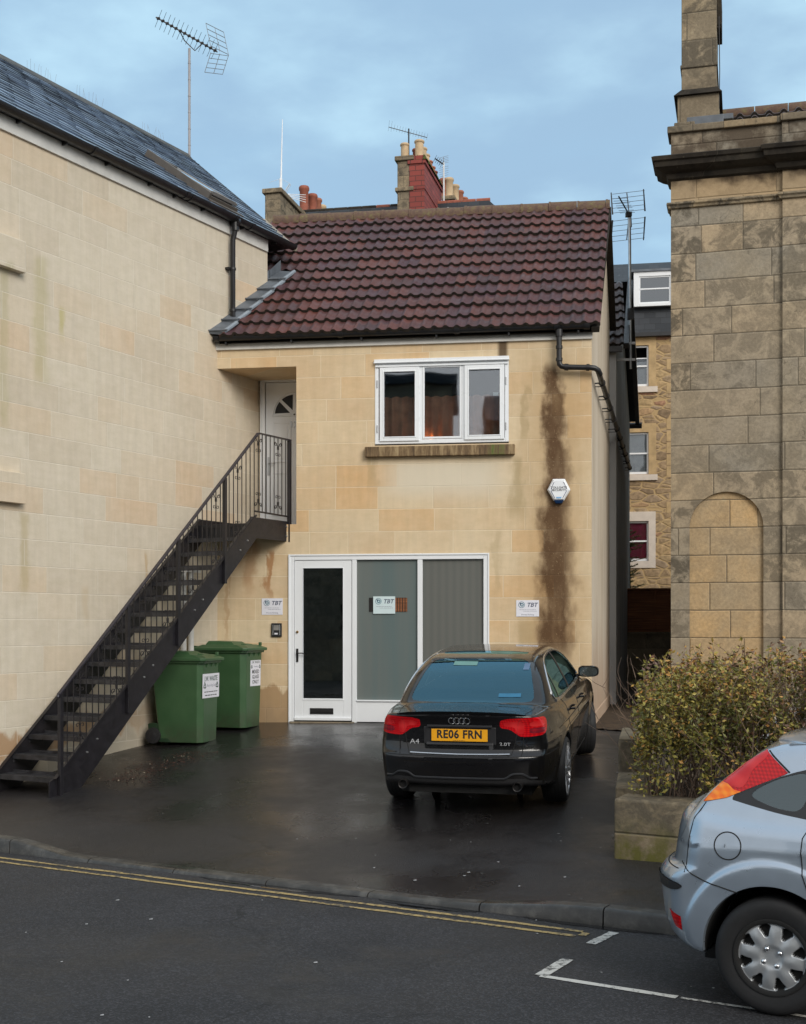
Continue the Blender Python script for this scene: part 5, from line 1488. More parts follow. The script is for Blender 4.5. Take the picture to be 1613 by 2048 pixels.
def line_rear(body, pts, r, mb, off=.0, n=6, step=.03, rear=True):
    P = []
    for a, b in zip(pts[:-1], pts[1:]):
        k = max(1, int(math.hypot(b[0] - a[0], b[1] - a[1]) / step))
        for i in range(k): P.append((a[0] + (b[0] - a[0]) * i / k, a[1] + (b[1] - a[1]) * i / k))
    P.append(pts[-1]); P = np.array(P); x = body.xsurf(P[:, 0], P[:, 1], rear)
    Q = np.stack([x, P[:, 0], P[:, 1]], -1); N = body.grad(Q); Q = Q + N * off
    mb.tube([tuple(q) for q in Q], r, n)
def line_top(body, pts, r, mb, off=.0, n=6, step=.03):
    P = []
    for a, b in zip(pts[:-1], pts[1:]):
        k = max(1, int(math.hypot(b[0] - a[0], b[1] - a[1]) / step))
        for i in range(k): P.append((a[0] + (b[0] - a[0]) * i / k, a[1] + (b[1] - a[1]) * i / k))
    P.append(pts[-1]); P = np.array(P); z = body.zsurf(P[:, 0], P[:, 1])
    Q = np.stack([P[:, 0], P[:, 1], z], -1); N = body.grad(Q); Q = Q + N * off
    mb.tube([tuple(q) for q in Q], r, n)

def wheel_wells(body, xs, zc, r, par, lipmat, halfy=.86):
    for xw in xs:
        for side in (-1, 1):
            A = np.linspace(-.35, PI + .35, 40); px, pz = xw + r * np.cos(A), zc + r * np.sin(A)
            ok = pz > .12
            px, pz = px[ok], pz[ok]; y = body.ysurf(px, pz, side); n = len(px)
            vs = [(a, b, c) for a, b, c in zip(px, y, pz)] + [(xw + (a - xw) * .985, b - side * .02, zc + (c - zc) * .985) for a, b, c in zip(px, y, pz)] + [(xw + (a - xw) * .99, b - side * .05, zc + (c - zc) * .99) for a, b, c in zip(px, y, pz)] + [(a, side * .42, c) for a, c in zip(px, pz)]
            fs = []; mi = []
            for k in range(3):
                for i in range(n - 1): fs.append((k * n + i, k * n + i + 1, (k + 1) * n + i + 1, (k + 1) * n + i)); mi.append(0 if k == 0 else 1)
            o = mesh_obj('wheel_arch', vs, fs, [lipmat, M['under']], par, mi=mi, smooth=True)
    # inner panels of the wells
    for xw in xs:
        for side in (-1, 1):
            m = MB().lathe([(0, side * .42), (r, side * .42)], 24, 'y', (xw, 0, zc)); 
            m.build('well_lining', M['under'], par)
# ------------------------------------------------------------------ black saloon
_topA = spl([-.3, .0, .05, .12, .3, .62, 1.0, 2.0, 3.2, 3.45, 3.9, 4.25, 4.45, 4.60, 4.9], [.985, .992, .998, .996, 1.0, 1.01, 1.0, .98, .97, .965, .90, .80, .70, .55, .2])
_wzA = spl([.1, .2, .30, .42, .55, .66, .70, .74, .80, .88, .95, 1.02], [.76, .815, .845, .866, .878, .884, .884, .876, .868, .852, .825, .79])
_wxA = spl([-.3, 0, .12, .3, .6, 1.0, 1.6, 2.4, 3.2, 3.8, 4.2, 4.45, 4.6, 4.9], [.785, .82, .85, .89, .945, .978, .995, 1.0, .998, .985, .955, .91, .86, .75])
_xrA = spl([.0, .28, .36, .45, .56, .60, .625, .66, .75, .86, .93, .965, 1.0, 1.1], [.10, .07, .03, .008, .0, .005, .03, .055, .070, .075, .062, .045, .035, .05])
_xfA = spl([.0, .2, .35, .5, .62, .72, .9], [4.44, 4.52, 4.575, 4.58, 4.55, 4.45, 4.3])
_zbA = spl([-.3, 0, .3, .6, .9, 1.5, 3.0, 3.5, 3.9, 4.3, 4.9], [.34, .33, .30, .24, .20, .185, .185, .19, .20, .20, .22])
_rearT = spl([.2, .45, .60, .80, 1.05, 1.32, 1.60, 1.95, 2.5], [.88, .945, 1.01, 1.145, 1.285, 1.375, 1.412, 1.426, 1.430])
_frontT = spl([1.5, 2.2, 2.6, 2.85, 3.1, 3.4, 3.65, 3.9], [1.432, 1.424, 1.395, 1.335, 1.235, 1.075, .925, .80])
def F_audi(P):
    x, y, z = P[:, 0], P[:, 1], P[:, 2]; ay = np.sqrt(y * y + 1e-4)
    side = (ay - _wzA(z) * _wxA(x))
    for xw in (1.02, 3.668):   # wheel arch flare
        r = np.hypot(x - xw, z - .325); side = side - .014 * np.exp(-((r - .37) / .045) ** 2) * (z > .1)
    top = (z - (_topA(x) - .045 * (ay / .8) ** 2.5)) * .96
    rear = (_xrA(z) + .20 * (ay / .86) ** 3.6 + .025 * (ay / .8) ** 2 - x) * .92
    fr = (x - (_xfA(z) - .34 * (ay / .86) ** 3.4)) * .9
    bot = _zbA(x) - z
    lb = smax(side, top, .055); lb = smax(lb, rear, .05); lb = smax(lb, fr, .08); lb = smax(lb, bot, .05)
    q = (ay / .62) ** 2
    t1 = (z - _rearT(x - .055 * q) + .012 * q) * .82; t2 = (z - _frontT(x + .10 * q) + .012 * q) * .82
    # greenhouse flank leans in and tapers to the rear
    gw = .792 - (z - .95) * .50 - .09 * np.clip((1.35 - x) / .8, 0, 1) ** 2 * 1.0 - .05 * np.clip((x - 2.6) / 1.0, 0, 1) ** 2
    s2 = (ay - gw - .035 * np.clip((z - .95) / .45, 0, 1) * np.clip((1.32 - z) / .3, 0, 1)) * .9
    gh = smax(smax(t1, t2, .05), s2, .085); gh = np.maximum(np.maximum(gh, .8 - z), np.maximum(.40 - x, x - 3.9))
    return smin(lb, gh, .030)
audi = thing('parked_car', 'black saloon car parked nose to the shopfront, number plate RE06 FRN', 'car', None)
B = CarBody(F_audi, 4.586, 1.0, 1.46)
side_m = lambda C: np.abs(C[:, 1]) > .45
rear_m = lambda C: C[:, 0] < .9
# wheel openings (region 9 is removed)
for xw in (1.02, 3.668):
    B.cut(lambda V, xw=xw: np.hypot(V[:, 0] - xw, V[:, 2] - .33) - .352, lambda C: (np.abs(C[:, 1]) > .55) & (C[:, 2] < .9), 9)
# side glass
dlo = smooth_poly([(1.045, .985), (1.00, 1.06), (1.12, 1.19), (1.34, 1.30), (1.60, 1.352), (2.05, 1.368), (2.45, 1.350), (2.78, 1.285), (3.02, 1.180), (3.27, 1.02), (3.28, .985), (2.2, .975)], 2)
dlo_in = poly_g(dlo, XZ, -.012)
up_side = lambda C: (np.abs(C[:, 1]) > .42) & (C[:, 2] > .9)
B.cut(poly_g(dlo, XZ, .010), up_side, 2)          # black surround
B.cut(dlo_in, up_side, 3)                          # glass
for xa, xb in ((2.06, 2.15), (1.235, 1.262)):      # B pillar and quarter light bar
    B.cut(poly_g([(xa, .9), (xb, .9), (xb - .05 if xa > 2 else xb + .02, 1.45), (xa - .04 if xa > 2 else xa + .02, 1.45)], XZ), lambda C: up_side(C) & True, None)
T_ = B.V[B.T].mean(1)
for xa, xb in ((2.06, 2.15), (1.235, 1.262)):
    g = poly_g([(xa, .9), (xb, .9), (xb - .05 if xa > 2 else xb + .02, 1.45), (xa - .04 if xa > 2 else xa + .02, 1.45)], XZ)(T_) < 0
    B.reg[g & (B.reg == 3)] = 2
# rear screen
rs = smooth_poly([(-.575, 1.022), (-.50, 1.016), (.50, 1.016), (.575, 1.022), (.60, 1.06), (.515, 1.30), (.46, 1.352), (.35, 1.366), (-.35, 1.366), (-.46, 1.352), (-.515, 1.30), (-.60, 1.06)], 1)
B.cut(poly_g(rs, YZ), lambda C: (C[:, 0] < 1.45) & (C[:, 2] > 1.0) & (C[:, 0] > .5), 4)
# windscreen
ws = smooth_poly([(-.66, 1.0), (.66, 1.0), (.62, 1.2), (.52, 1.36), (.40, 1.39), (-.40, 1.39), (-.52, 1.36), (-.62, 1.2)], 1)
B.cut(poly_g(ws, YZ), lambda C: (C[:, 0] > 2.5) & (C[:, 2] > .98), 5)
# sunroof
B.cut(poly_g(smooth_poly([(1.46, -.42), (1.66, -.44), (1.66, .44), (1.46, .42)], 1), XY), lambda C: C[:, 2] > 1.3, 6)
# tail lamps, wrapping round the corner: coordinate a = |y| + distance forward
def lampA(V): return np.stack([np.abs(V[:, 1]) + np.clip(V[:, 0] - .12, 0, 9) * .9, V[:, 2]], -1)
def lamp_poly(pts, rnd=0):
    g = poly_g(pts, [0, 1], rnd); return lambda V: g(lampA(V))
lm = lambda C: (C[:, 0] < .5) & (C[:, 2] > .6)
full = smooth_poly([(.375, .945), (.365, .875), (.385, .855), (.46, .845), (.515, .80), (.56, .775), (.70, .775), (.86, .79), (.93, .83), (.965, .905), (.93, .94), (.70, .952)], 1)
B.cut(lamp_poly(full), lm, 7)
for pts, rg in (([(.40, .915), (.405, .872), (.50, .868), (.52, .80), (.60, .80), (.60, .915)], 10), ([(.66, .915), (.66, .865), (.90, .87), (.90, .915)], 10), ([(.66, .855), (.66, .80), (.86, .81), (.90, .855)], 8)):
    B.cut(lamp_poly(smooth_poly(pts, 1)), lambda C: lm(C), None)
    C_ = B.V[B.T].mean(1); g = (lamp_poly(smooth_poly(pts, 1))(C_) < 0) & (B.reg == 7); B.reg[g] = rg
# lower valance
B.cut(lambda V: V[:, 2] - (.405 + .05 * (np.abs(V[:, 1]) < .0)) + .03 * (np.clip((np.abs(V[:, 1]) - .62) / .1, 0, 1)), lambda C: (C[:, 0] < .5) & (np.abs(C[:, 1]) < .74), 11)
# front: grille and lamps
B.cut(poly_g(smooth_poly([(-.26, .70), (.26, .70), (.30, .45), (.22, .26), (-.22, .26), (-.30, .45)], 1), YZ), lambda C: C[:, 0] > 4.2, 12)
B.cut(poly_g(smooth_poly([(.36, .70), (.80, .72), (.86, .62), (.50, .56), (.36, .60)], 1), YZ), lambda C: C[:, 0] > 3.9, 13)
B.cut(poly_g(smooth_poly([(-.36, .70), (-.80, .72), (-.86, .62), (-.50, .56), (-.36, .60)], 1), YZ), lambda C: C[:, 0] > 3.9, 13)
B.part([0], 'body', M['black_paint'], audi)
B.part([4], 'rear_screen', M['car_glass'], audi, .002)
B.part([5], 'windscreen', M['car_glass'], audi, .002)
B.part([6], 'sunroof', M['car_glass'], audi, .002)
# split tail lamps left/right
def part_side(regs, name, mat, parent, sgn, inset=0.0):
    C_ = B.V[B.T].mean(1); keep = B.reg.copy(); B.reg = np.where(C_[:, 1] * sgn > 0, B.reg, -5); o = B.part(regs, name, mat, parent, inset); B.reg = keep; return o
for sgn in (-1, 1):
    part_side([2], 'window_surround', M['trim_black'], audi, sgn); part_side([3], 'side_glass', M['car_glass'], audi, sgn, .003)
    tl = part_side([7], 'tail_light', M['red_lens'], audi, sgn, -.002)
    part_side([10], 'light_panel', M['red_lens_light'], tl, sgn, -.003); part_side([8], 'dark_lens', M['red_lens_dark'], tl, sgn, -.003)
    part_side([13], 'headlight', M['clear_lens'], audi, sgn)
B.part([11], 'rear_valance', plain('valance', (.03, .03, .032), .5, var=.1), audi, .002)
B.part([12], 'grille', M['trim_black'], audi, .01)
wheel_wells(B, (1.02, 3.668), .33, .352, audi, M['black_paint'])
# shut lines (dark gaps), crease, trims
gap = M['under']
m = MB()
for sd in (-1, 1):
    line_side(B, [(1.36, .30), (1.45, .42), (1.40, .62), (1.315, .76), (1.29, .97)], sd, .0032, m)
    line_side(B, [(2.12, .24), (2.12, .97)], sd, .0032, m)
    line_side(B, [(3.20, .24), (3.28, .6), (3.27, .80), (3.24, .96)], sd, .0032, m)
    line_side(B, [(1.36, .285), (3.2, .27)], sd, .003, m)
    line_side(B, [(.34, .615), (.64, .60)], sd, .003, m)
P_ = [(-.56, 1.0), (-.565, .96), (-.53, .90), (-.525, .84), (-.505, .72), (-.475, .62), (-.44, .605), (0, .603), (.44, .605), (.475, .62), (.505, .72), (.525, .84), (.53, .90), (.565, .96), (.56, 1.0)]
line_rear(B, [p for p in P_ if p[1] < .965], .0032, m)
for sd in (-1, 1):
    line_top(B, [(.07, sd * .565), (.25, sd * .60), (.50, sd * .63), (.60, sd * .62)], .003, m)
    line_top(B, [(3.55, sd * .66), (3.9, sd * .63), (4.2, sd * .55)], .003, m)
line_rear(B, [(-.83, .60), (-.44, .605)], .003, m); line_rear(B, [(.44, .605), (.83, .60)], .003, m)
m.build('shut_lines', gap, audi)
# boot lip spoiler
Y_ = np.linspace(-.60, .60, 41); m = MB(); vs = []
for yy in Y_:
    xr = float(B.xsurf([yy], [.955])[0]); k = max(0, 1 - (abs(yy) / .60) ** 6)
    zt = float(B.zsurf([xr + .075], [yy])[0])
    vs += [(xr + .10, yy, zt - .002), (xr + .02, yy, zt + .012 * k), (xr - .022 * k - .004, yy, zt + .018 * k), (xr - .018 * k - .002, yy, zt + .004 * k), (xr + .01, yy, zt - .03)]
m.add(vs, [(i * 5 + j, i * 5 + j + 1, (i + 1) * 5 + j + 1, (i + 1) * 5 + j) for i in range(40) for j in range(4)])
m.build('boot_spoiler', M['black_paint'], audi, smooth=True)
# chrome strips
m = MB(); line_rear(B, [(-.46, .622), (0, .617), (.46, .622)], .010, m, off=.004, n=8); m.build('boot_trim_strip', M['satin_chrome'], audi, smooth=True)
for sd in (-1, 1):
    m = MB(); line_side(B, dlo, sd, .009, m, off=.002, closed=True, step=.05)
    line_side(B, [(1.045, .983), (1.6, .975), (2.2, .972), (3.25, .982)], sd, .013, m, off=.003)
    m.build('window_trim', M['satin_chrome'], audi, smooth=True)
    m = MB(); line_side(B, [(.45, .715), (1.2, .722), (2.2, .715), (3.9, .690)], sd, .004, m, off=-.001); m.build('side_crease', M['black_paint'], audi, smooth=True)
    for xh in (1.50, 2.40):
        yy = float(B.ysurf([xh + .1], [.845], sd)[0]); mm_ = MB(); mm_.tube([(xh, yy, .845), (xh + .02, yy + sd * .035, .845), (xh + .19, yy + sd * .037, .85), (xh + .21, yy, .85)], [.012, .013, .013, .012], 8)
        mm_.build('door_handle', M['black_paint'], audi, smooth=True)
        mc = MB(); mc.tube([(xh + .03, yy + sd * .049, .849), (xh + .18, yy + sd * .050, .853)], .004, 6); mc.build('handle_trim', M['chrome'], audi)
# rings emblem
m = MB()
for k in range(4):
    cy = -.069 + k * .046; pts = [(cy + .030 * math.cos(a), .925 + .030 * math.sin(a)) for a in np.linspace(0, 2 * PI, 20)]
    line_rear(B, pts, .0042, m, off=.006, step=.02)
m.build('ring_emblem', M['chrome'], audi, smooth=True)
# number plate recess, plate, handle bar
xp = float(B.xsurf([0], [.80])[0])
m = MB(); m.box(xp - .004, xp + .01, -.335, .335, .705, .865); m.build('plate_recess', M['trim_black'], audi, bevel=.01)
m = MB(); m.hexa([(xp - .018, -.31, .700), (xp + .01, -.31, .70), (xp + .01, .31, .70), (xp - .018, .31, .70)], [(xp - .010, -.31, .722), (xp + .01, -.31, .735), (xp + .01, .31, .735), (xp - .010, .31, .722)])
m.box(xp - .026, xp + .01, -.30, .30, .862, .884)
m.build('plate_surround', M['trim_black'], audi, bevel=.005)
pl = MB().box(-.26, .26, -.0555, .0555, -.003, .003).build('number_plate', M['plate_yellow'], audi, bevel=.002,
      M=Matrix.Translation((xp - .016, 0, .792)) @ Matrix.Rotation(-PI / 2, 4, 'Z') @ Matrix.Rotation(PI / 2 - .06, 4, 'X'))
text_mesh('lettering', 'RE06 FRN', .104, M['ink_black'], pl, Matrix.Translation((0, .005, .0035)), ext=.0004, off=.0035, sx=.90, space=1.08)
small_print('small_print', .12, .006, M['ink_black'], pl, Matrix.Translation((.0, -.048, .0031)), 3)
rot = lambda x, y, z: Matrix.Translation((x, y, z)) @ Matrix.Rotation(-PI / 2, 4, 'Z') @ Matrix.Rotation(PI / 2, 4, 'X')
# (rear face looks towards -x : text x axis must run towards -y)
M['badge'] = plain('badge_silver', (.55, .56, .58), .3, .2, var=.02)
text_mesh('badge', 'A4', .062, M['badge'], audi, rot(float(B.xsurf([.415], [.72])[0]) - .004, .425, .722), ext=.002, sx=1.25)
text_mesh('badge', '2.0T', .040, M['badge'], audi, rot(float(B.xsurf([-.40], [.72])[0]) - .004, -.415, .712), ext=.002, sx=1.45)
# tailpipes
for yy in (-.53, .53):
    m = MB().lathe([(.030, .12), (.036, -.015), (.041, -.018), (.043, -.012), (.043, .12)], 20, 'x', (.035, yy, .335)); tp = m.build('tailpipe', M['dark_metal'], audi, smooth=True)
    MB().lathe([(0, .02), (.034, .02)], 16, 'x', (.035, yy, .335)).build('pipe_inside', M['under'], tp)
m = MB(); pts = []
for yy in np.linspace(-.70, .70, 60):
    zz = .405 + .045 * sum(math.exp(-((yy - c) / .085) ** 4) for c in (-.53, .53)) - .0; pts.append((float(B.xsurf([yy], [zz])[0]) - .006, yy, zz))
m.tube(pts, .010, 6); m.build('valance_rib', plain('valance_grey', (.022, .023, .026), .4), audi, smooth=True)
# underbody
m = MB(); m.box(.35, 4.3, -.62, .62, .20, .32); m.box(.15, .8, -.5, .5, .24, .36); m.box(1.45, 3.2, -.74, .74, .135, .25); m.build('underbody', M['under'], audi)
# door mirrors
for sd in (-1, 1):
    m = MB(); yb = float(B.ysurf([3.07], [.99], sd)[0])
    cx, cy, cz = 3.06, sd * (abs(yb) + .135), 1.035
    sec = []
    for k, (dx, sc) in enumerate(((-.045, .93), (-.03, 1.0), (.01, .98), (.05, .80), (.075, .45))):
        rg = []
        for a in np.linspace(0, 2 * PI, 24, endpoint=False):
            c, s = math.cos(a), math.sin(a); ry = .115 * abs(c) ** .6 * (1 if c > 0 else -1); rz_ = .070 * abs(s) ** .6 * (1 if s > 0 else -1)
            rg.append((cx + dx + .03 * (c * .5 + .5) * (1 if k > 2 else .3), cy + sd * ry * sc, cz + rz_ * sc * (1 - .18 * (c * .5 + .5)) + .008))
        sec.append(rg)
    vs = [p for rg in sec for p in rg]; n = 24
    m.add(vs, [(i * n + j, i * n + (j + 1) % n, (i + 1) * n + (j + 1) % n, (i + 1) * n + j) for i in range(4) for j in range(n)] + [tuple(range(4 * n, 5 * n)), tuple(range(n - 1, -1, -1))])
    m.hexa([(cx - .02, yb - sd * .02, .975), (cx + .05, yb - sd * .02, .975), (cx + .05, cy - sd * .07, .99), (cx - .01, cy - sd * .07, .99)], [(cx - .02, yb - sd * .02, 1.01), (cx + .05, yb - sd * .02, 1.01), (cx + .05, cy - sd * .07, 1.015), (cx - .01, cy - sd * .07, 1.015)])
    dm_ = m.build('door_mirror', M['black_paint'], audi, smooth=True, autosm=60)
    MB().add([(cx - .0465, cy + (p[1] - cy) * .90, cz + (p[2] - cz) * .88) for p in sec[0]], [tuple(range(n - 1, -1, -1))]).build('mirror_glass', plain('mirror', (.42, .46, .45), .08, .95, var=.05), dm_)
# interior: shelf, head rests, seats, dashboard
m = MB(); m.box(.72, 1.25, -.52, .52, .93, .965); m.build('parcel_shelf', M['seat'], audi)
for yy in (-.37, 0, .37):
    m = MB(); m.box(1.28, 1.37, yy - .12, yy + .12, 1.02, 1.17); m.build('head_rest', M['seat'], audi, bevel=.03)
m = MB(); m.box(1.30, 1.50, -.58, .58, .50, 1.02); m.build('rear_seat', M['seat'], audi, bevel=.04)
for yy in (-.36, .36):
    m = MB(); m.hexa([(2.05, yy - .24, .45), (2.20, yy - .24, .45), (2.20, yy + .24, .45), (2.05, yy + .24, .45)], [(1.90, yy - .21, 1.06), (2.00, yy - .21, 1.06), (2.00, yy + .21, 1.06), (1.90, yy + .21, 1.06)]); m.box(1.86, 1.95, yy - .12, yy + .12, 1.08, 1.23); m.build('front_seat', M['seat'], audi, bevel=.04)
m = MB(); m.box(2.9, 3.5, -.62, .62, .75, .95); m.build('dashboard', M['seat'], audi, bevel=.04)
MB().lathe([(.17, -.012), (.185, 0), (.17, .012), (.155, 0), (.17, -.012)], 24, 'x', (2.78, -.36, .93)).build('steering_wheel', M['trim_black'], audi, smooth=True)
# stickers on the rear screen
def on_screen(y, z): return float(B.xsurf([y], [z])[0])
def sticker(name, y0, y1, z0, z1, mat):
    m = MB(); c = [(y0, z0), (y1, z0), (y1, z1), (y0, z1)]; P_ = np.array([(on_screen_x(y, z), y, z) for y, z in c])
    m.add([tuple(p) for p in P_], [(0, 1, 2, 3)]); return m.build(name, mat, audi)
def on_screen_x(y, z):
    a, b = 1.5, .2
    for _ in range(24):
        mm_ = (a + b) / 2; f = B.F(np.array([[mm_, y, z]]))[0]; a, b = (mm_, b) if f < 0 else (a, mm_)
    return a - .004
sticker('screen_sticker', .02, .26, 1.315, 1.345, plain('sticker_green', (.12, .26, .24), .5))
sticker('screen_sticker', -.47, -.26, 1.06, 1.09, plain('sticker_blue', (.02, .14, .26), .4))
sticker('screen_sticker', -.50, -.445, 1.28, 1.33, plain('sticker_pale', (.08, .14, .24), .5))
# wheels
def make_wheel(parent, x, y, z, R, rim_r, w, mat, spokes, steer=0, outer=-1, cover=None):
    """outer = -1: outside faces -y"""
    e = bpy.data.objects.new('wheel', None); link(e, parent); e.matrix_local = Matrix.Translation((x, y, z)) @ Matrix.Rotation(steer, 4, 'Z') @ (Matrix.Rotation(PI, 4, 'Z') if outer > 0 else Matrix())
    h = w / 2; r0 = rim_r + .004
    prof = [(r0 - .02, -h * .80), (r0, -h * .88), (r0 + .012, -h * .93), (R * .5 + r0 * .5, -h * 1.0), (R - .030, -h * .97), (R - .012, -h * .86), (R - .003, -h * .66), (R, -h * .3), (R, 0), (R, h * .3), (R - .003, h * .66), (R - .02, h * .9), (R - .06, h), (r0, h * .9)]
    tm = MB().lathe(prof, 72, 'y')
    # tread grooves
    ty = tm.build('tyre', M['rubber'], e, smooth=True, autosm=50)
    g = MB()
    for yy in (-h * .45, -h * .15, h * .15, h * .45): g.lathe([(R + .0006, yy - .004), (R + .0006, yy + .004)], 72, 'y')
    g.build('tread_groove', M['under'], e)
    # rim barrel
    MB().lathe([(rim_r + .010, -h * .80), (rim_r + .010, -h * .985), (rim_r + .002, -h * 1.0), (rim_r - .010, -h * .95), (rim_r - .016, -h * .78), (rim_r - .03, -h * .2), (rim_r - .035, h * .7)], 64, 'y').build('rim', mat, e, smooth=True)
    MB().lathe([(0, h * .05), (rim_r - .03, h * .05)], 48, 'y').build('brake_disc', M['under'], e)
    if cover is None:
        m = MB()
        for k in range(spokes):
            a = 2 * PI * k / spokes
            for sp in (-.085, .085):
                a1 = a + sp * .5; a2 = a + sp * 1.9
                p0 = Vector((.045 * math.cos(a1), -h * .80, .045 * math.sin(a1))); p1 = Vector(((rim_r - .008) * math.cos(a2), -h * .96, (rim_r - .008) * math.sin(a2)))
                t_ = Vector((-math.sin(a2), 0, math.cos(a2)))
                mid = p0.lerp(p1, .5) + Vector((0, -.004, 0)); ww = (.014, .012, .011)
                pr = [p0, mid, p1]; vs = []
                for p, w_ in zip(pr, ww): vs += [p - t_ * w_ + Vector((0, .03, 0)), p - t_ * w_ * .8, p + t_ * w_ * .8, p + t_ * w_ + Vector((0, .03, 0))]
                m.add(vs, [(i * 4 + j, i * 4 + j + 1, (i + 1) * 4 + j + 1, (i + 1) * 4 + j) for i in range(2) for j in range(3)] + [(0, 3, 2, 1), (8, 9, 10, 11)])
        m.lathe([(0, -h * .86), (.03, -h * .86), (.034, -h * .82), (.062, -h * .78), (.075, -h * .40)], 32, 'y')
        m.build('spokes', mat, e, smooth=True, autosm=45)
    return e
for x_, st in ((1.02, 0), (3.668, rad(14))):
    for sd in (-1, 1):
        make_wheel(audi, x_, sd * .765, .322, .322, .246, .235, M['alloy'], 9, st, sd)
# place: heading away from the viewer, nose to the shopfront, pitched with the slope
hd = rad(90 - 13.5)
rc = Vector((.752, 12.60)); fcx = rc + Vector((math.cos(hd), math.sin(hd))) * 2.648
zr_, zf_ = .285, .495
pitch = math.atan2(zf_ - zr_, 2.648)
Mx = Matrix.Translation((rc.x, rc.y, zr_ - .003)) @ Matrix.Rotation(hd, 4, 'Z') @ Matrix.Rotation(-pitch, 4, 'Y') @ Matrix.Translation((-1.02, 0, 0))
audi.matrix_world = Mx
# ------------------------------------------------------------------ silver-blue hatchback (and the white one behind the hedge)
_topF = spl([-.3, .0, .1, .3, .6, 2.5, 3.2, 3.35, 3.6, 3.85, 4.02, 4.15, 4.4], [1.0, 1.02, 1.045, 1.03, 1.0, .98, .97, .94, .86, .77, .68, .55, .3])
_wzF = spl([.05, .18, .30, .45, .60, .72, .80, .86, .94, 1.02, 1.10], [.74, .79, .815, .832, .842, .850, .851, .846, .830, .795, .74])
_wxF = spl([-.3, 0, .2, .5, .9, 1.6, 2.6, 3.3, 3.7, 4.0, 4.2, 4.5], [.93, .945, .965, .985, .998, 1.0, 1.0, .995, .975, .93, .86, .75])
_xrF = spl([.0, .25, .34, .42, .55, .64, .69, .72, .80, .95, 1.03, 1.1], [.16, .10, .05, .018, .0, -.01, .02, .07, .085, .115, .17, .22])
_xfF = spl([.0, .25, .4, .55, .68, .8], [4.05, 4.12, 4.17, 4.165, 4.10, 3.9])
_zbF = spl([-.3, .1, .35, .6, .9, 1.4, 3.0, 3.5, 4.5], [.33, .31, .27, .24, .20, .175, .175, .19, .22])
_rTF = spl([.0, .15, .235, .42, .60, .70, .85, 1.2, 1.8, 2.4], [.55, .88, 1.055, 1.225, 1.355, 1.385, 1.402, 1.424, 1.435, 1.43])
_fTF = spl([1.5, 2.0, 2.35, 2.65, 2.95, 3.25, 3.5, 3.8], [1.436, 1.428, 1.398, 1.310, 1.165, 1.01, .90, .75])
def F_focus(P):
    x, y, z = P[:, 0], P[:, 1], P[:, 2]; ay = np.sqrt(y * y + 1e-4)
    side = ay - _wzF(z) * _wxF(x)
    for xw in (.72, 3.335):
        r = np.hypot(x - xw, z - .31)
        side = side - .026 * (1 / (1 + np.exp((r - .475) / .006))) * np.clip((z - .1) * 8, 0, 1) * np.clip(1 - (r - .36) / .5, 0, 1)
    top = (z - (_topF(x) - .04 * (ay / .8) ** 2.5)) * .95
    rear = (_xrF(z) + .215 * (ay / .85) ** 4.2 + .03 * (ay / .8) ** 2 - x) * .93
    fr = (x - (_xfF(z) - .36 * (ay / .85) ** 3.2)) * .9
    lb = smax(side, top, .05); lb = smax(lb, rear, .045); lb = smax(lb, fr, .08); lb = smax(lb, _zbF(x) - z, .04)
    q = (ay / .62) ** 2
    t1 = (z - _rTF(x - .05 * q) + .014 * q) * .76; t2 = (z - _fTF(x + .09 * q) + .014 * q) * .82
    gw = .778 - (z - 1.0) * .47 - .055 * np.clip((.9 - x) / .7, 0, 1) ** 1.5 - .05 * np.clip((x - 2.3) / 1.1, 0, 1) ** 2
    s2 = (ay - gw - .025 * np.clip((z - 1.0) / .4, 0, 1)) * .9
    gh = smax(smax(t1, t2, .045), s2, .055); gh = np.maximum(np.maximum(gh, .85 - z), np.maximum(rear, x - 3.6))
    return smin(lb, gh, .028)
B = CarBody(F_focus, 4.17, .97, 1.46, zc=.66)
def hatch(name, label, Mx, paintm):
    car = thing(name, label, 'car', None)
    return car
focus = thing('parked_hatchback', 'silver blue hatchback parked in the roadside bay, only its tail in view', 'car', None)
sidem = lambda C: (np.abs(C[:, 1]) > .42) & (C[:, 2] > .9)
for xw in (.72, 3.335):
    B.cut(lambda V, xw=xw: np.hypot(V[:, 0] - xw, V[:, 2] - .305) - .362, lambda C: (np.abs(C[:, 1]) > .5) & (C[:, 2] < .95), 9)
for xw in (.72, 3.335):
    for rr_ in (.462, .470, .478, .490): B.cut(lambda V, xw=xw, rr_=rr_: np.hypot(V[:, 0] - xw, V[:, 2] - .31) - rr_, lambda C: (np.abs(C[:, 1]) > .55) & (C[:, 2] < .9) & (C[:, 2] > .3), None)
lamp = smooth_poly([(.335, 1.058), (.41, 1.150), (.50, 1.235), (.635, 1.330), (.765, 1.228), (.61, 1.160), (.455, 1.088)], 1)
lampg = poly_g([(.325, 1.054), (.405, 1.150), (.495, 1.237), (.640, 1.338), (.770, 1.228), (.61, 1.157), (.455, 1.085)], XZ)
sl = lambda C: (np.abs(C[:, 1]) > .40) & (C[:, 2] > .95) & (C[:, 0] < 1.0)
qg = smooth_poly([(.455, 1.084), (.61, 1.156), (.770, 1.226), (.93, 1.272), (1.2, 1.322), (1.6, 1.352), (2.05, 1.352), (2.4, 1.30), (2.75, 1.17), (3.0, 1.03), (3.0, .985), (2.0, .975), (1.2, .985), (.92, 1.003), (.74, 1.026), (.60, 1.053)], 1)
B.cut(poly_g(qg, XZ), sidem, 2)
B.cut(lampg, sl, 7)
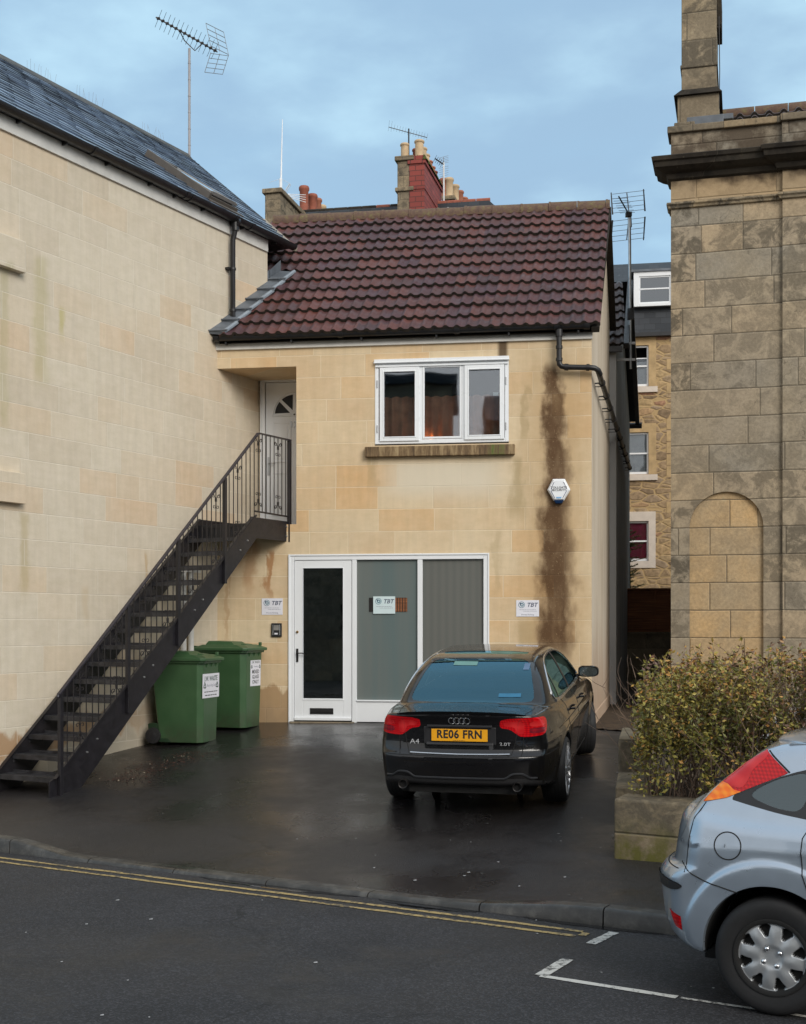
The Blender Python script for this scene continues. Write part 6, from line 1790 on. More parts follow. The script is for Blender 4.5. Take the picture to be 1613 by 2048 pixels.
gi = [smooth_poly([(.575, 1.100), (.610, 1.142), (.73, 1.205), (.895, 1.248), (.862, 1.040), (.73, 1.048)], 2),
      smooth_poly([(.955, 1.03), (.985, 1.26), (1.2, 1.305), (1.62, 1.332), (1.66, 1.01)], 1), smooth_poly([(1.74, 1.01), (1.71, 1.335), (2.05, 1.335), (2.38, 1.283), (2.72, 1.155), (2.93, 1.03), (2.9, 1.0)], 1)]
for g_ in gi: B.cut(poly_g(g_, XZ), sidem, 3)
# amber tip of the lamp and the plain red bulge
def sub(pts, rg, src):
    g = poly_g(pts, XZ); B.cut(g, sl, None); C_ = B.V[B.T].mean(1); B.reg[(g(C_) < 0) & np.isin(B.reg, src)] = rg
sub([(.30, 1.0), (.40, 1.165), (.455, 1.155), (.49, 1.128), (.54, 1.118), (.50, 1.0)], 8, [7])
sub(smooth_poly([(.43, 1.165), (.50, 1.24), (.64, 1.34), (.66, 1.31), (.58, 1.235), (.565, 1.185), (.535, 1.135), (.46, 1.15)], 1), 10, [7])
# rear screen, windscreen
B.cut(poly_g(smooth_poly([(-.50, 1.075), (.50, 1.075), (.55, 1.13), (.47, 1.325), (.40, 1.345), (-.40, 1.345), (-.47, 1.325), (-.55, 1.13)], 1), YZ), lambda C: (C[:, 0] < .75) & (C[:, 2] > 1.03), 4)
B.cut(poly_g(smooth_poly([(-.63, 1.0), (.63, 1.0), (.60, 1.2), (.50, 1.375), (-.50, 1.375), (-.60, 1.2)], 1), YZ), lambda C: (C[:, 0] > 2.2) & (C[:, 2] > .98), 5)
# bumper rub strip, low reflector, grey skirt
bl = lambda C: (C[:, 0] < .45) & (C[:, 2] < .75)
def bump_g(pts):
    g = poly_g(pts, [0, 1]); return lambda V: g(np.stack([np.abs(V[:, 1]) + np.clip(V[:, 0] - .03, 0, 9) * 1.0, V[:, 2]], -1))
B.cut(bump_g(smooth_poly([(.42, .642), (.75, .642), (.98, .634), (1.045, .612), (.98, .588), (.75, .585), (.42, .588)], 1)), bl, 11)
refl = [(.86, .475), (1.005, .450), (1.005, .375), (.93, .39)]
B.cut(bump_g(refl), bl, 12)
B.part([0], 'body', M['silver_blue'], focus)
for sgn in (-1, 1): part_side([2], 'window_surround', M['trim_black'], focus, sgn); part_side([3], 'side_glass', M['car_glass_grey'], focus, sgn, .002)
B.part([4], 'rear_screen', M['car_glass_grey'], focus, .001)
B.part([5], 'windscreen', M['car_glass_grey'], focus, .001)
for sgn in (-1, 1): part_side([11], 'rub_strip', M['trim_black'], focus, sgn, -.006)
for sgn in (-1, 1):
    tl = part_side([7], 'tail_light', M['red_lens'], focus, sgn, -.004)
    part_side([10], 'red_bulge', M['red_lens_light'], tl, sgn, -.005); part_side([8], 'indicator', M['amber_lens'], tl, sgn, -.004)
    part_side([12], 'reflector', M['red_lens'], focus, sgn, -.001)
wheel_wells(B, (.72, 3.335), .305, .362, focus, M['silver_blue'])
m = MB()
for sd in (-1, 1):
    line_side(B, [(.345, 1.055), (.297, .975), (.270, .84), (.258, .69)], sd, .0032, m)
    line_side(B, [(.225, .735), (.30, .685), (.37, .655), (.45, .640), (.545, .618)], sd, .0035, m)
    line_side(B, [(.915, 1.0), (.872, .92), (.868, .85), (.878, .74), (.915, .635), (.97, .55), (1.07, .44), (1.12, .24)], sd, .0032, m)
    line_side(B, [(1.70, .24), (1.70, .985)], sd, .0032, m); line_side(B, [(2.86, .26), (2.92, .6), (2.9, .98)], sd, .0032, m)
    line_side(B, [(1.12, .235), (2.86, .235)], sd, .003, m)
    line_side(B, [(.493 + .0705 * math.cos(a), .851 + .0705 * math.sin(a)) for a in np.linspace(0, 2 * PI, 40)], sd, .0034, m) if sd < 0 else None
    line_side(B, [(.655, 1.335), (.775, 1.232)], sd, .005, m)
    line_top(B, [(.78, sd * .575), (1.2, sd * .585), (2.2, sd * .58)], .004, m)
line_rear(B, [(-.78, .70), (0, .705), (.78, .70)], .0035, m)
m.build('shut_lines', M['under'], focus)
m = MB()
line_side(B, [(.478, .851), (.479, .851)], -1, .010, m, off=.001, n=12); m.build('fuel_cap_lock', M['satin_chrome'], focus)
# roof spoiler
m = MB(); Yv = np.linspace(-.60, .60, 33); vs = []
for yy in Yv:
    k = abs(yy) / .60; xb_ = .615 + .10 * k ** 3 + .02 * k ** 2; zt = float(B.zsurf([.86], [yy * .98])[0]); drop = .018 * k ** 4
    zb = float(B.zsurf([xb_ + .06], [yy * .95])[0])
    vs += [(.90, yy, zt + .002), (.76, yy, zt + .012 - drop), (xb_ + .02, yy, zt - .004 - drop), (xb_, yy, zt - .018 - drop), (xb_ + .012, yy, zt - .034 - drop), (xb_ + .08, yy, min(zb - .004, zt - .04))]
m.add(vs, [(i * 6 + j, i * 6 + j + 1, (i + 1) * 6 + j + 1, (i + 1) * 6 + j) for i in range(32) for j in range(5)] + [tuple(range(5, -1, -1)), tuple(range(32 * 6, 33 * 6))])
m.build('roof_spoiler', M['silver_blue'], focus, smooth=True, autosm=60)
m = MB(); m.tube([(.245, 0, 1.035), (.235, .0, 1.075), (.20, -.02, 1.09)], [.02, .014, .01], 8); m.bar((.20, -.02, 1.092), (.50, -.44, 1.20), .012, .014); m.build('rear_wiper', M['trim_black'], focus)
m = MB(); m.hexa([(.245, -.62, 1.02), (.26, -.62, 1.02), (.26, .62, 1.02), (.245, .62, 1.02)], [(.255, -.55, 1.06), (.27, -.55, 1.06), (.27, .55, 1.06), (.255, .55, 1.06)])
# interior, underbody, plate, mirrors, handles
m = MB(); m.box(.45, 1.0, -.5, .5, .93, .96); m.build('parcel_shelf', M['seat'], focus)
m = MB(); m.hexa([(1.05, -.6, .45), (1.2, -.6, .45), (1.2, .6, .45), (1.05, .6, .45)], [(.92, -.55, 1.05), (1.03, -.55, 1.05), (1.03, .55, 1.05), (.92, .55, 1.05)]); m.build('rear_seat', M['seat'], focus, bevel=.03)
for yy in (-.36, .36):
    m = MB(); m.hexa([(1.80, yy - .24, .45), (1.95, yy - .24, .45), (1.95, yy + .24, .45), (1.80, yy + .24, .45)], [(1.65, yy - .21, 1.08), (1.75, yy - .21, 1.08), (1.75, yy + .21, 1.08), (1.65, yy + .21, 1.08)]); m.box(1.62, 1.70, yy - .12, yy + .12, 1.1, 1.25); m.build('front_seat', M['seat'], focus, bevel=.04)
MB().box(.3, 3.9, -.58, .58, .19, .34).build('underbody', M['under'], focus)
MB().box(2.6, 3.2, -.6, .6, .7, .95).build('dashboard', M['seat'], focus, bevel=.03)
for sd in (-1, 1):
    yb = float(B.ysurf([2.85], [1.02], sd)[0]); m = MB(); m.lathe([(0, -.05), (.05, -.045), (.075, 0), (.06, .05), (0, .075)], 16, 'x', (2.82, yb + sd * .12, 1.03)); m.box(2.79, 2.86, min(yb, yb + sd * .08), max(yb, yb + sd * .08), .995, 1.03)
    m.build('door_mirror', M['silver_blue'], focus, smooth=True, autosm=50)
    for xh in (1.12, 2.05):
        yy = float(B.ysurf([xh + .08], [.83], sd)[0]); m = MB(); m.tube([(xh, yy, .83), (xh + .02, yy + sd * .03, .83), (xh + .17, yy + sd * .03, .835), (xh + .19, yy, .835)], .012, 8); m.build('door_handle', M['trim_black'], focus, smooth=True)
# small headlamps
for sd in (-1, 1):
    m = MB(); m.tube([(3.98, sd * .55, .66), (3.86, sd * .70, .70), (3.70, sd * .78, .74)], [.05, .055, .02], 10); m.build('headlight', M['clear_lens'], focus, smooth=True)
# wheels with eight-slot covers
def cover_mesh(par, r0, off, outer):
    nr, nt = 46, 288; vs = []; mi = []; fs = []
    def hole(r, th):
        a = (th + PI / 8) % (PI / 4) - PI / 8; rr_ = (r - r0 * .585) / (r0 * .325); w = (.085 + .125 * np.clip(rr_, 0, 1) ** 1.0)
        # rounded triangular opening between the spokes, wide end outwards
        return max(abs(a) * 1.0 / w - 1, abs(rr_ - .5) * 2 - 1 + .35 * (abs(a) / w) ** 3 * (1 if rr_ > .5 else .4))
    for i in range(nr):
        r = r0 * i / (nr - 1)
        for j in range(nt):
            th = 2 * PI * j / nt; q = r / r0
            h = .018 * (1 - q ** 4) - .012 * math.exp(-((q - .0) / .30) ** 6) + (.004 if q > .93 else 0)
            hv = hole(r, th - .253)
            rec = 1 / (1 + math.exp(min(hv * 26, 60))) if .35 < q < .97 else 0
            sp = abs(((th - .253 + PI / 8) % (PI / 4)) - PI / 8)
            ridge = .004 * math.cos(sp * 8) * math.exp(-((q - .62) / .22) ** 2) * -1
            bolt = 0
            for k in range(4):
                bx, by = .048 * math.cos(k * PI / 2 + .55), .048 * math.sin(k * PI / 2 + .55)
                dd = math.hypot(r * math.cos(th) - bx, r * math.sin(th) - by)
                if dd < .014: bolt = -.004
            y = -(off + h + ridge + bolt - .030 * rec)
            vs.append((r * math.cos(th), y, r * math.sin(th)))
    for i in range(nr - 1):
        for j in range(nt):
            k = (j + 1) % nt; fs.append((i * nt + j, i * nt + k, (i + 1) * nt + k, (i + 1) * nt + j))
            rm = r0 * (i + .5) / (nr - 1); mi.append(1 if (hole(rm, 2 * PI * (j + .5) / nt - .253) < -.02 and .35 < rm / r0 < .97) else 0)
    o = mesh_obj('wheel_cover', vs, fs, [M['cover_silver'], M['under']], par, mi=mi, smooth=True, autosm=70)
    for k in range(4):
        bx, by = .048 * math.cos(k * PI / 2 + .55), .048 * math.sin(k * PI / 2 + .55)
        MB().lathe([(0, -(off + .022)), (.008, -(off + .021)), (.013, -(off + .016)), (.015, -off)], 12, 'y', (bx, 0, by)).build('bolt', M['chrome'], o, smooth=True)
    # raised outer bead
    MB().lathe([(r0 - .006, -(off - .006)), (r0 - .002, -(off + .006)), (r0 + .004, -(off + .006)), (r0 + .006, -(off - .012))], 72, 'y').build('cover_bead', M['cover_silver'], o, smooth=True)
for x_ in (.72, 3.335):
    for sd in (-1, 1):
        w_o = make_wheel(focus, x_, sd * .752, .300, .300, .186, .19, M['under'], 0, 0, sd, cover=True)
        cover_mesh(w_o, .184, .070, sd)
pl = MB().box(-.26, .26, -.055, .055, -.003, .003).build('number_plate', M['plate_yellow'], focus, bevel=.002, M=Matrix.Translation((float(B.xsurf([0], [.86])[0]) - .012, 0, .86)) @ Matrix.Rotation(-PI / 2, 4, 'Z') @ Matrix.Rotation(PI / 2 - .1, 4, 'X'))
a_ = rad(29.6); rs_ = Vector((1.855 - .72 * math.cos(a_), 6.52 + .72 * math.sin(a_)))
ctr = rs_ + Vector((.4939, .8695)) * .842
focus.matrix_world = Matrix.Translation((ctr.x + .026, ctr.y - .015, .0)) @ Matrix.Rotation(-a_, 4, 'Z')
# white car glimpsed through the hedge: same kind of body, other paint
def copy_tree(o, parent=None, sub=None, mw=None):
    c = o.copy(); COL.objects.link(c); c.parent = parent
    if sub and o.type == 'MESH' and any(ms and ms.name.startswith(sub[0]) for ms in o.data.materials):
        for i, sl_ in enumerate(c.material_slots):
            if sl_.material and sl_.material.name.startswith(sub[0]): sl_.link = 'OBJECT'; sl_.material = sub[1]
    for ch in list(o.children):
        copy_tree(ch, c, sub)
    return c
wc = copy_tree(focus, None, ('silver_blue', M['white_car'])); wc.name = 'white_car'
tag(wc, 'white hatchback mostly hidden behind the hedge, in front of the big stone building', 'car')
wx, wy = 7.75, 12.4
wc.matrix_world = Matrix.Translation((wx, wy, float(gz(wx - 1.5, wy + .5)) - .0)) @ Matrix.Rotation(PI - rad(15), 4, 'Z')
# ------------------------------------------------------------------ right-hand stone building
rb = thing('stone_building', 'tall weathered grey stone building with arched niche, black cornice and chimney, right edge', 'building', RA)
def arch_wall(m, x0, x1, z0, z1, ax0, ax1, zs, y, mi=0):
    """front face with an arched opening"""
    cx, r = (ax0 + ax1) / 2, (ax1 - ax0) / 2; n = 24
    arc = [(cx - r * math.cos(PI * k / n), zs + r * math.sin(PI * k / n)) for k in range(n + 1)]
    m.quad((x0, y, z0), (ax0, y, z0), (ax0, y, zs), (x0, y, zs), mi); m.quad((ax1, y, z0), (x1, y, z0), (x1, y, zs), (ax1, y, zs), mi)
    m.quad((x0, y, zs), (ax0, y, zs), (ax0, y, z1), (x0, y, z1), mi); m.quad((ax1, y, zs), (x1, y, zs), (x1, y, z1), (ax1, y, z1), mi)
    for a, b in zip(arc[:-1], arc[1:]): m.quad((a[0], y, a[1]), (b[0], y, b[1]), (b[0], y, z1), (a[0], y, z1), mi)
    for a, b in zip([(ax0, z0)] + arc, arc + [(ax1, z0)]): m.quad((a[0], y, a[1]), (b[0], y, b[1]), (b[0], y + .05, b[1]), (a[0], y + .05, a[1]), mi)
m = MB(); arch_wall(m, 0, 1.40, -.1, 8.0, .235, 1.153, 3.25, 0)
m.quad((0, 0, -.1), (0, 0, 8.0), (0, 9, 8.0), (0, 9, -.1)); m.quad((0, 9, -.1), (0, 9, 8), (9, 9, 8), (9, 9, -.1)); m.quad((9, 9, -.1), (9, 9, 8), (9, 0, 8), (9, 0, -.1))
m.quad((0, 0, 8.0), (9, 0, 8.0), (9, 9, 8.0), (0, 9, 8.0))
m.build('wall', M['right_stone'], rb)
m = MB(); m.quad((.2, .045, -.1), (1.2, .045, -.1), (1.2, .045, 3.75), (.2, .045, 3.75)); m.build('niche', M['niche_stone'], rb)
# projecting bay beyond the joint, and a second niche further right
m = MB(); arch_wall(m, 1.385, 9.0, -.1, 8.0, 3.4, 4.32, 3.25, -.05)
m.quad((1.385, -.05, -.1), (1.385, -.05, 8.0), (1.385, .02, 8.0), (1.385, .02, -.1)); m.quad((3.3, -.005, -.1), (4.4, -.005, -.1), (4.4, -.005, 3.8), (3.3, -.005, 3.8))
m.build('bay', M['right_stone'], rb)
# string course, cornice, parapet
def moulding(m, prof, x0, x1, dy=0.0, ret=1.2, miter=True):
    """profile of (projection, z) run along the front and returned down the left side"""
    n = len(prof)
    A = [(x0 - p, dy - p, z) for p, z in prof]; Bq = [(x1, dy - p, z) for p, z in prof]; C_ = [(x0 - p, dy + ret, z) for p, z in prof]
    m.add(C_ + A + Bq, [(k * n + i, k * n + (i + 1) % n, (k + 1) * n + (i + 1) % n, (k + 1) * n + i) for k in range(2) for i in range(n)] + [tuple(range(n)), tuple(range(3 * n - 1, 2 * n - 1, -1))])
m = MB(); sc = [(0, 7.375), (.03, 7.385), (.035, 7.41), (.055, 7.43), (.05, 7.455), (0, 7.465)]
moulding(m, sc, 0, 1.40, ret=.3); moulding(m, sc, 1.375, 9, -.052, ret=.05); m.build('string_course', M['chimney_stone'], rb)
m = MB(); co_ = [(0, 7.74), (.04, 7.76), (.06, 7.82), (.12, 7.84), (.19, 7.88), (.20, 7.94), (.225, 7.955), (.235, 8.0), (.20, 8.02), (0, 8.05)]
moulding(m, co_, 0, 1.33, ret=.35); moulding(m, co_, 1.35, 9, -.07, ret=.06); m.build('cornice', M['cornice_stone'], rb)
m = MB(); m.box(.0, 9, .02, .36, 8.03, 8.36); m.box(1.38, 9, -.035, .02, 8.04, 8.36); m.box(0.0, .34, .36, 1.2, 8.03, 8.36); m.build('parapet', M['right_stone'], rb)
m = MB(); m.box(-.045, 1.36, -.03, .40, 8.362, 8.45); m.box(1.36, 9, -.085, .40, 8.364, 8.455); m.box(.0, .38, .40, 1.2, 8.362, 8.45); m.box(.04, .30, .0, .38, 8.452, 8.50)
m.build('coping', M['dark_stone'], rb, bevel=.012)
# clay pantile roof behind the parapet
o = tiled(.62, 8.8, .36, 8.47, 1.30, 9.00, 3, 'roof', M['tile_dark'], rb, per=.19, roll=.045)
m = MB(); m.quad((.3, 1.3, 9.0), (8.9, 1.3, 9.0), (8.9, 8.6, 8.4), (.3, 8.6, 8.4)); m.build('back_roof', M['old_slate'], rb)
m = MB(); x = .62
while x < 8.8: m.tube([(x, 1.28, 9.0), (x + .43, 1.28, 9.0)], .105, 10, mi=int(x > 2.4 and x < 4)); x += .44
m.build('ridge_tiles', [M['ridge'], M['red_clay']], rb, smooth=True)
m = MB(); m.box(.20, .66, .02, .06, 8.452, 8.56); m.box(.60, .78, .12, .5, 8.53, 8.60); m.build('lead_flashing', M['lead'], rb, bevel=.006)
# chimney
m = MB(); m.box(.075, .60, .16, 1.15, 8.452, 8.90); m.box(.125, .57, .19, 1.10, 8.97, 10.75); m.box(.11, .585, .175, 1.115, 9.26, 9.31)
ch = m.build('chimney', M['chimney_stone'], rb, bevel=.008)
m = MB(); m.hexa([(.03, .11, 8.895), (.64, .11, 8.895), (.64, 1.2, 8.895), (.03, 1.2, 8.895)], [(.12, .18, 8.985), (.575, .18, 8.985), (.575, 1.11, 8.985), (.12, 1.11, 8.985)])
m.build('chimney_band', M['cornice_stone'], ch)
m = MB(); m.box(.06, .64, .13, 1.16, 10.75, 10.88); m.box(.572, .63, .35, .95, 9.86, 10.3); m.tube([(.57, .3, 9.80), (.62, .3, 9.80)], .02, 8); m.build('chimney_cap', M['cornice_stone'], ch)
m = MB(); m.lathe([(.11, 10.88), (.10, 11.3), (.12, 11.33), (.09, 11.34)], 16, 'z', (.35, .4, 0)); m.lathe([(.11, 10.88), (.10, 11.3), (.12, 11.33), (.09, 11.34)], 16, 'z', (.35, .85, 0)); m.build('chimney_pots', M['buff_pot'], ch, smooth=True)
m = MB(); m.tube([(.602, .2, 8.7), (.61, .21, 9.2), (.60, .2, 9.9)], .006, 5); m.build('cable', M['ink_black'], ch)

# ------------------------------------------------------------------ rear extension of the shop house
ext = thing('rear_extension', 'grey rendered rear extension with dark tiled roof behind the shop house', 'building', FA, (0, 5.0, 0))
EX = Matrix.Translation((0, -5.0, 0))
def ex(y): return gx(y) + .11
m = MB(); gp = [(5.02, .1), (12.4, .1), (12.4, 6.62), (7.1, 8.25), (5.02, 6.75)]
n = len(gp); vs = [(ex(y), y, z) for y, z in gp] + [(-2.0, y, z) for y, z in gp]
m.add(vs, [tuple(range(n))] + [(i, n + i, n + (i + 1) % n, (i + 1) % n) for i in range(n)] + [tuple(range(2 * n - 1, n - 1, -1))])
m.build('wall', M['grey_render'], ext, M=EX)
o = tiled(.6, ex(5.0) + .17, 4.95, 6.70, 7.1, 8.33, 8, 'roof', M['tile_dark'], ext, per=.15); o.matrix_local = EX
m = MB(); m.quad((.5, 7.1, 8.34), (ex(7.1) + .2, 7.1, 8.34), (ex(12.5) + .2, 12.6, 6.62), (.5, 12.6, 6.62)); m.build('back_roof', M['old_slate'], ext, M=EX)
m = MB(); m.bar((ex(4.95) + .17, 4.93, 6.70), (ex(7.1) + .17, 7.1, 8.33), .09, .10); m.bar((ex(7.1) + .17, 7.1, 8.33), (ex(12.6) + .17, 12.65, 6.62), .09, .14); m.tube([(ex(12.6) - .4, 12.7, 6.55), (ex(12.6) + .27, 12.7, 6.55)], .07, 8)
m.build('verge', M['black_plastic'], ext, M=EX)
m = MB(); m.box(.5, ex(5) + .1, 4.88, 4.97, 6.60, 6.69); m.build('gutter', M['black_plastic'], ext, M=EX)

# ------------------------------------------------------------------ garden wall, soil, hedge
gw = thing('garden_wall', 'low mossy stone garden wall stepping up behind the pavement, in front of hedge', 'wall', None, (1.704, 10.31, 0))
P0 = Vector((1.704, 10.31)); d1 = Vector((.205, .979)); d2 = Vector((.8695, -.4939)); nn_ = Vector((.4939, .8695)); s1_ = Vector((.979, -.205))
def quadblock(m, a, b, c, d, z0, z1, dz=(0, 0, 0, 0)):
    L_ = [tuple(p - P0) for p in (a, b, c, d)]
    m.hexa([(p[0], p[1], z0) for p in L_], [(p[0], p[1], z1 + k) for p, k in zip(L_, dz)])
m = MB(); t_ = 0; rr = random.Random(4)
while t_ < 7.5:
    w_ = min(rr.uniform(.85, 1.3), 7.5 - t_) - .004
    a = P0 + d2 * t_; b = P0 + d2 * (t_ + w_); quadblock(m, a, b, b + nn_ * .30, a + nn_ * .30, .0, .60 + rr.uniform(-.006, .006), (0, 0, .012, .012)); t_ += w_ + .004
m.build('front_wall', M['mossy_wall'], gw, bevel=.022, bseg=3)
m = MB(); a = P0 + nn_ * .305 + d1 * .0; b = a + s1_ * .28
quadblock(m, P0 + d1 * .33, P0 + d1 * .33 + s1_ * .28, P0 + d1 * .95 + s1_ * .28, P0 + d1 * .95, .0, .66, (0, 0, .05, .05))
u_ = .955
while u_ < 1.8:
    quadblock(m, P0 + d1 * u_, P0 + d1 * u_ + s1_ * .28, P0 + d1 * (u_ + .9) + s1_ * .28, P0 + d1 * (u_ + .9), .0, .99 + rr.uniform(-.01, .01), (0, 0, .03, .03)); u_ += .905
quadblock(m, P0 + d1 * u_, P0 + d1 * u_ + s1_ * .28, P0 + d1 * 5.8 + s1_ * .28, P0 + d1 * 5.8, .0, .70, (0, 0, .1, .1))
m.build('side_wall', M['mossy_wall'], gw, bevel=.02, bseg=3)
# soil bed and passage
def patch(name, pts, mat, off, n=10):
    """bilinear patch of ground following the slope"""
    a, b, c, d = [Vector(p) for p in pts]; vs = []; fs = []
    for i in range(n + 1):
        for j in range(n + 1):
            p = a.lerp(b, i / n).lerp(d.lerp(c, i / n), j / n); vs.append((p.x, p.y, float(gz(p.x, p.y)) + off + random.uniform(0, .012)))
    for i in range(n):
        for j in range(n): fs.append((i * (n + 1) + j, (i + 1) * (n + 1) + j, (i + 1) * (n + 1) + j + 1, i * (n + 1) + j + 1))
    return mesh_obj(name, vs, fs, mat, smooth=True)
o = patch('planting_bed', [(P0 + nn_ * .25 + s1_ * .1), (P0 + d2 * 7.4 + nn_ * .25), (P0 + d2 * 7.4 + nn_ * 1.6), (P0 + d1 * 1.7 + s1_ * .1)], M['soil'], .30); o['kind'] = 'structure'
o = patch('passage_ground', [(2.50, 16.95), (3.35, 16.7), (5.6, 27.2), (4.4, 27.2)], M['soil'], .012, 24); o['kind'] = 'structure'
# hedge
hg = thing('hedge', 'yellow green privet hedge with bare brown twigs growing behind the low stone wall', 'hedge', None, (2.2, 10.8, .4))
HO = Vector((2.2, 10.8, .4))
t = NT('hedge_leaf'); at = t.n.new('ShaderNodeAttribute'); at.attribute_name = 'rnd'
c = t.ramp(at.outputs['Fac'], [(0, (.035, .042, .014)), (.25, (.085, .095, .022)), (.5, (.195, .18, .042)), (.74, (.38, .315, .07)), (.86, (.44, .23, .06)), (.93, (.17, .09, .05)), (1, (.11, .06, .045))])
M['hedge_leaf'] = t.done(c, .42, 0, None, .4); M['hedge_leaf'].node_tree.nodes['Principled BSDF'].inputs['Subsurface Weight'].default_value = 0
from mathutils import noise as mnoise
rr = random.Random(21)
def hedge_pt():
    tt = rr.uniform(0, 1) ** 1.15 * 5.2 - 3.60
    n_ = 9.99 + rr.random() ** 1.5 * 1.35
    z = .62 + rr.random() ** .85 * 1.1
    return tt, n_, z
def top_h(tt): return 1.60 + .025 * math.sin(tt * 2.3) + .02 * math.sin(tt * 6.1 + 1) - .05 * math.exp(-((tt + 3.6) / .2) ** 2)
def leftok(x, y): return (Vector((x, y)) - P0).dot(s1_) > .17
tw = MB()
tips = []
for i in range(1100):
    tt = rr.uniform(-3.5, 1.9); n_ = rr.uniform(10.02, 11.2); x, y = st2w(tt, n_)
    if not leftok(x, y): continue
    x, y = x, y; p = Vector((x, y, .42)); h = top_h(tt) + rr.uniform(-.04, .15)
    d = Vector((rr.gauss(0, .18), rr.gauss(0, .18), 1)).normalized(); pts = [p - HO]; q = p.copy(); L_ = h - .42; ns = 6
    for k in range(ns):
        d = (d + Vector((rr.gauss(0, .22), rr.gauss(0, .22), rr.gauss(.08, .1)))).normalized(); q = q + d * L_ / ns; pts.append(q - HO)
        if k > 1 and rr.random() < .8:
            e = (d + Vector((rr.gauss(0, .8), rr.gauss(0, .8), rr.uniform(0, .5)))).normalized(); q2 = q.copy(); sp = [q - HO]
            for j in range(3): e = (e + Vector((rr.gauss(0, .25), rr.gauss(0, .25), .12))).normalized(); q2 = q2 + e * rr.uniform(.05, .10); sp.append(q2 - HO)
            tw.tube(sp, [.003, .0025, .002, .0012], 3, cap=False); tips.append(sp)
    tw.tube(pts, [.006, .0055, .005, .004, .003, .0022, .0014], 3, cap=False); tips.append(pts[3:])
tw.build('twigs', M['twig'], hg)
lv = []; lf = []; lr = []
def leaf(p, s, base):
    d = Vector((rr.gauss(0, 1), rr.gauss(0, 1), rr.gauss(.35, .6))).normalized(); u = d.cross(Vector((rr.gauss(0, 1), rr.gauss(0, 1), rr.gauss(0, 1)))).normalized(); w = d.cross(u)
    i0 = len(lv); lv.extend([tuple(p), tuple(p + d * s * .45 + u * s * .26 + w * s * .06), tuple(p + d * s), tuple(p + d * s * .45 - u * s * .26 + w * s * .06), tuple(p + d * s * .5 - w * s * .02)])
    lf.extend([(i0, i0 + 1, i0 + 4), (i0 + 1, i0 + 2, i0 + 4), (i0 + 2, i0 + 3, i0 + 4), (i0 + 3, i0, i0 + 4)])
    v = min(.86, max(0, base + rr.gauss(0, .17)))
    wq = p + HO
    if rr.random() < .34 * max(0, min(1, (w2st(wq.x, wq.y)[0] + 2.9) / .9)) + .20 * max(0, (wq.z - 1.35) / .3): v = rr.uniform(.86, 1)

    if rr.random() < .03: v = rr.uniform(.93, 1)
    lr.extend([v] * 5)
for sp in tips:
    for a, b in zip(sp[:-1], sp[1:]):
        for _ in range(7):
            p = Vector(a).lerp(Vector(b), rr.random()); wp_ = p + HO; tt, n_ = w2st(wp_.x, wp_.y)
            dens = .5 + .9 * mnoise.noise(Vector((wp_.x * 2.2, wp_.y * 2.2, wp_.z * 2.6)))
            left_ = max(0, min(1, (-tt - 1.9) / 1.1)); dens += .35 * left_ - .25 * max(0, (wp_.z - 1.5) / .25)
            if n_ > 10.75: dens -= .2
            dens -= .30 * max(0, min(1, (tt + 2.6) / .8)) * max(0, min(1, (wp_.z - .9) / .3))
            if not leftok(wp_.x, wp_.y): continue
            if rr.random() < dens:
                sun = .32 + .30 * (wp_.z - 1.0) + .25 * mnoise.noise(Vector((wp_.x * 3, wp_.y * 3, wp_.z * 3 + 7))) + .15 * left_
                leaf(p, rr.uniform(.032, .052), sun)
# clustered leaf shoots on the outside, densest at the left end
for i in range(1500):
    tt = rr.uniform(-3.6, 1.9) if rr.random() < .55 else rr.uniform(-3.65, -1.9); f = rr.random()
    if f < .58: n_ = 9.93 + rr.random() * .14; z = .60 + rr.random() * .98
    elif f < .80: n_ = rr.uniform(9.95, 11.2); z = top_h(tt) + rr.uniform(-.12, .02)
    else: tt = -3.6 + rr.random() * .12; n_ = rr.uniform(9.95, 11.2); z = .6 + rr.random() * 1.0
    x, y = st2w(tt, n_)
    if not leftok(x, y): continue
    k = mnoise.noise(Vector((x * 1.9, y * 1.9, z * 2.1 + 3)))
    if k < (-.05 if tt < -2.0 else .12): continue
    c_ = Vector((x, y, z)) - HO; b_ = .42 + .22 * k + rr.gauss(0, .08) + (.10 if tt < -2.2 else 0)
    for j in range(rr.randint(6, 13)): leaf(c_ + Vector((rr.gauss(0, .038), rr.gauss(0, .038), rr.gauss(.01, .045))), rr.uniform(.03, .05), b_)
o = mesh_obj('leaves', lv, lf, M['hedge_leaf'], hg)
at_ = o.data.attributes.new('rnd', 'FLOAT', 'POINT'); at_.data.foreach_set('value', lr)
print('hedge leaves', len(lf) // 4)
# ------------------------------------------------------------------ passage end: fence on a dark wall, terrace behind
FE = frame(4.0, 27.3, 8)
fw = thing('boundary_wall', 'dark sooty stone wall under the timber fence at the passage end', 'wall', FE)
MB().box(-1.5, 4.5, 0, .3, .2, 1.80).build('wall', M['dark_stone'], fw); MB().box(-1.5, 4.5, -.03, .33, 1.80, 1.85).build('coping', M['dark_stone'], fw)
fn = thing('timber_fence', 'brown woven timber fence panel on top of the wall at the passage end', 'fence', FE, (0, .1, 1.85))
m = MB()
for k in range(11): z = k * .083; m.hexa([(-1.5, -.004, z), (4.5, -.004, z), (4.5, .012, z), (-1.5, .012, z)], [(-1.5, .012, z + .095), (4.5, .012, z + .095), (4.5, .02, z + .095), (-1.5, .02, z + .095)])
m.build('boards', M['fence_wood'], fn)
m = MB()
for x in np.arange(-1.4, 4.5, .46): m.box(x, x + .05, -.03, -.005, 0, .93)
m.box(-1.5, 4.5, -.035, .03, .90, .935); m.box(-1.5, 4.5, -.03, -.005, 0, .04); m.build('battens', M['fence_wood'], fn)
TA = frame(0, 42, 10)
TAi = TA.inverted()
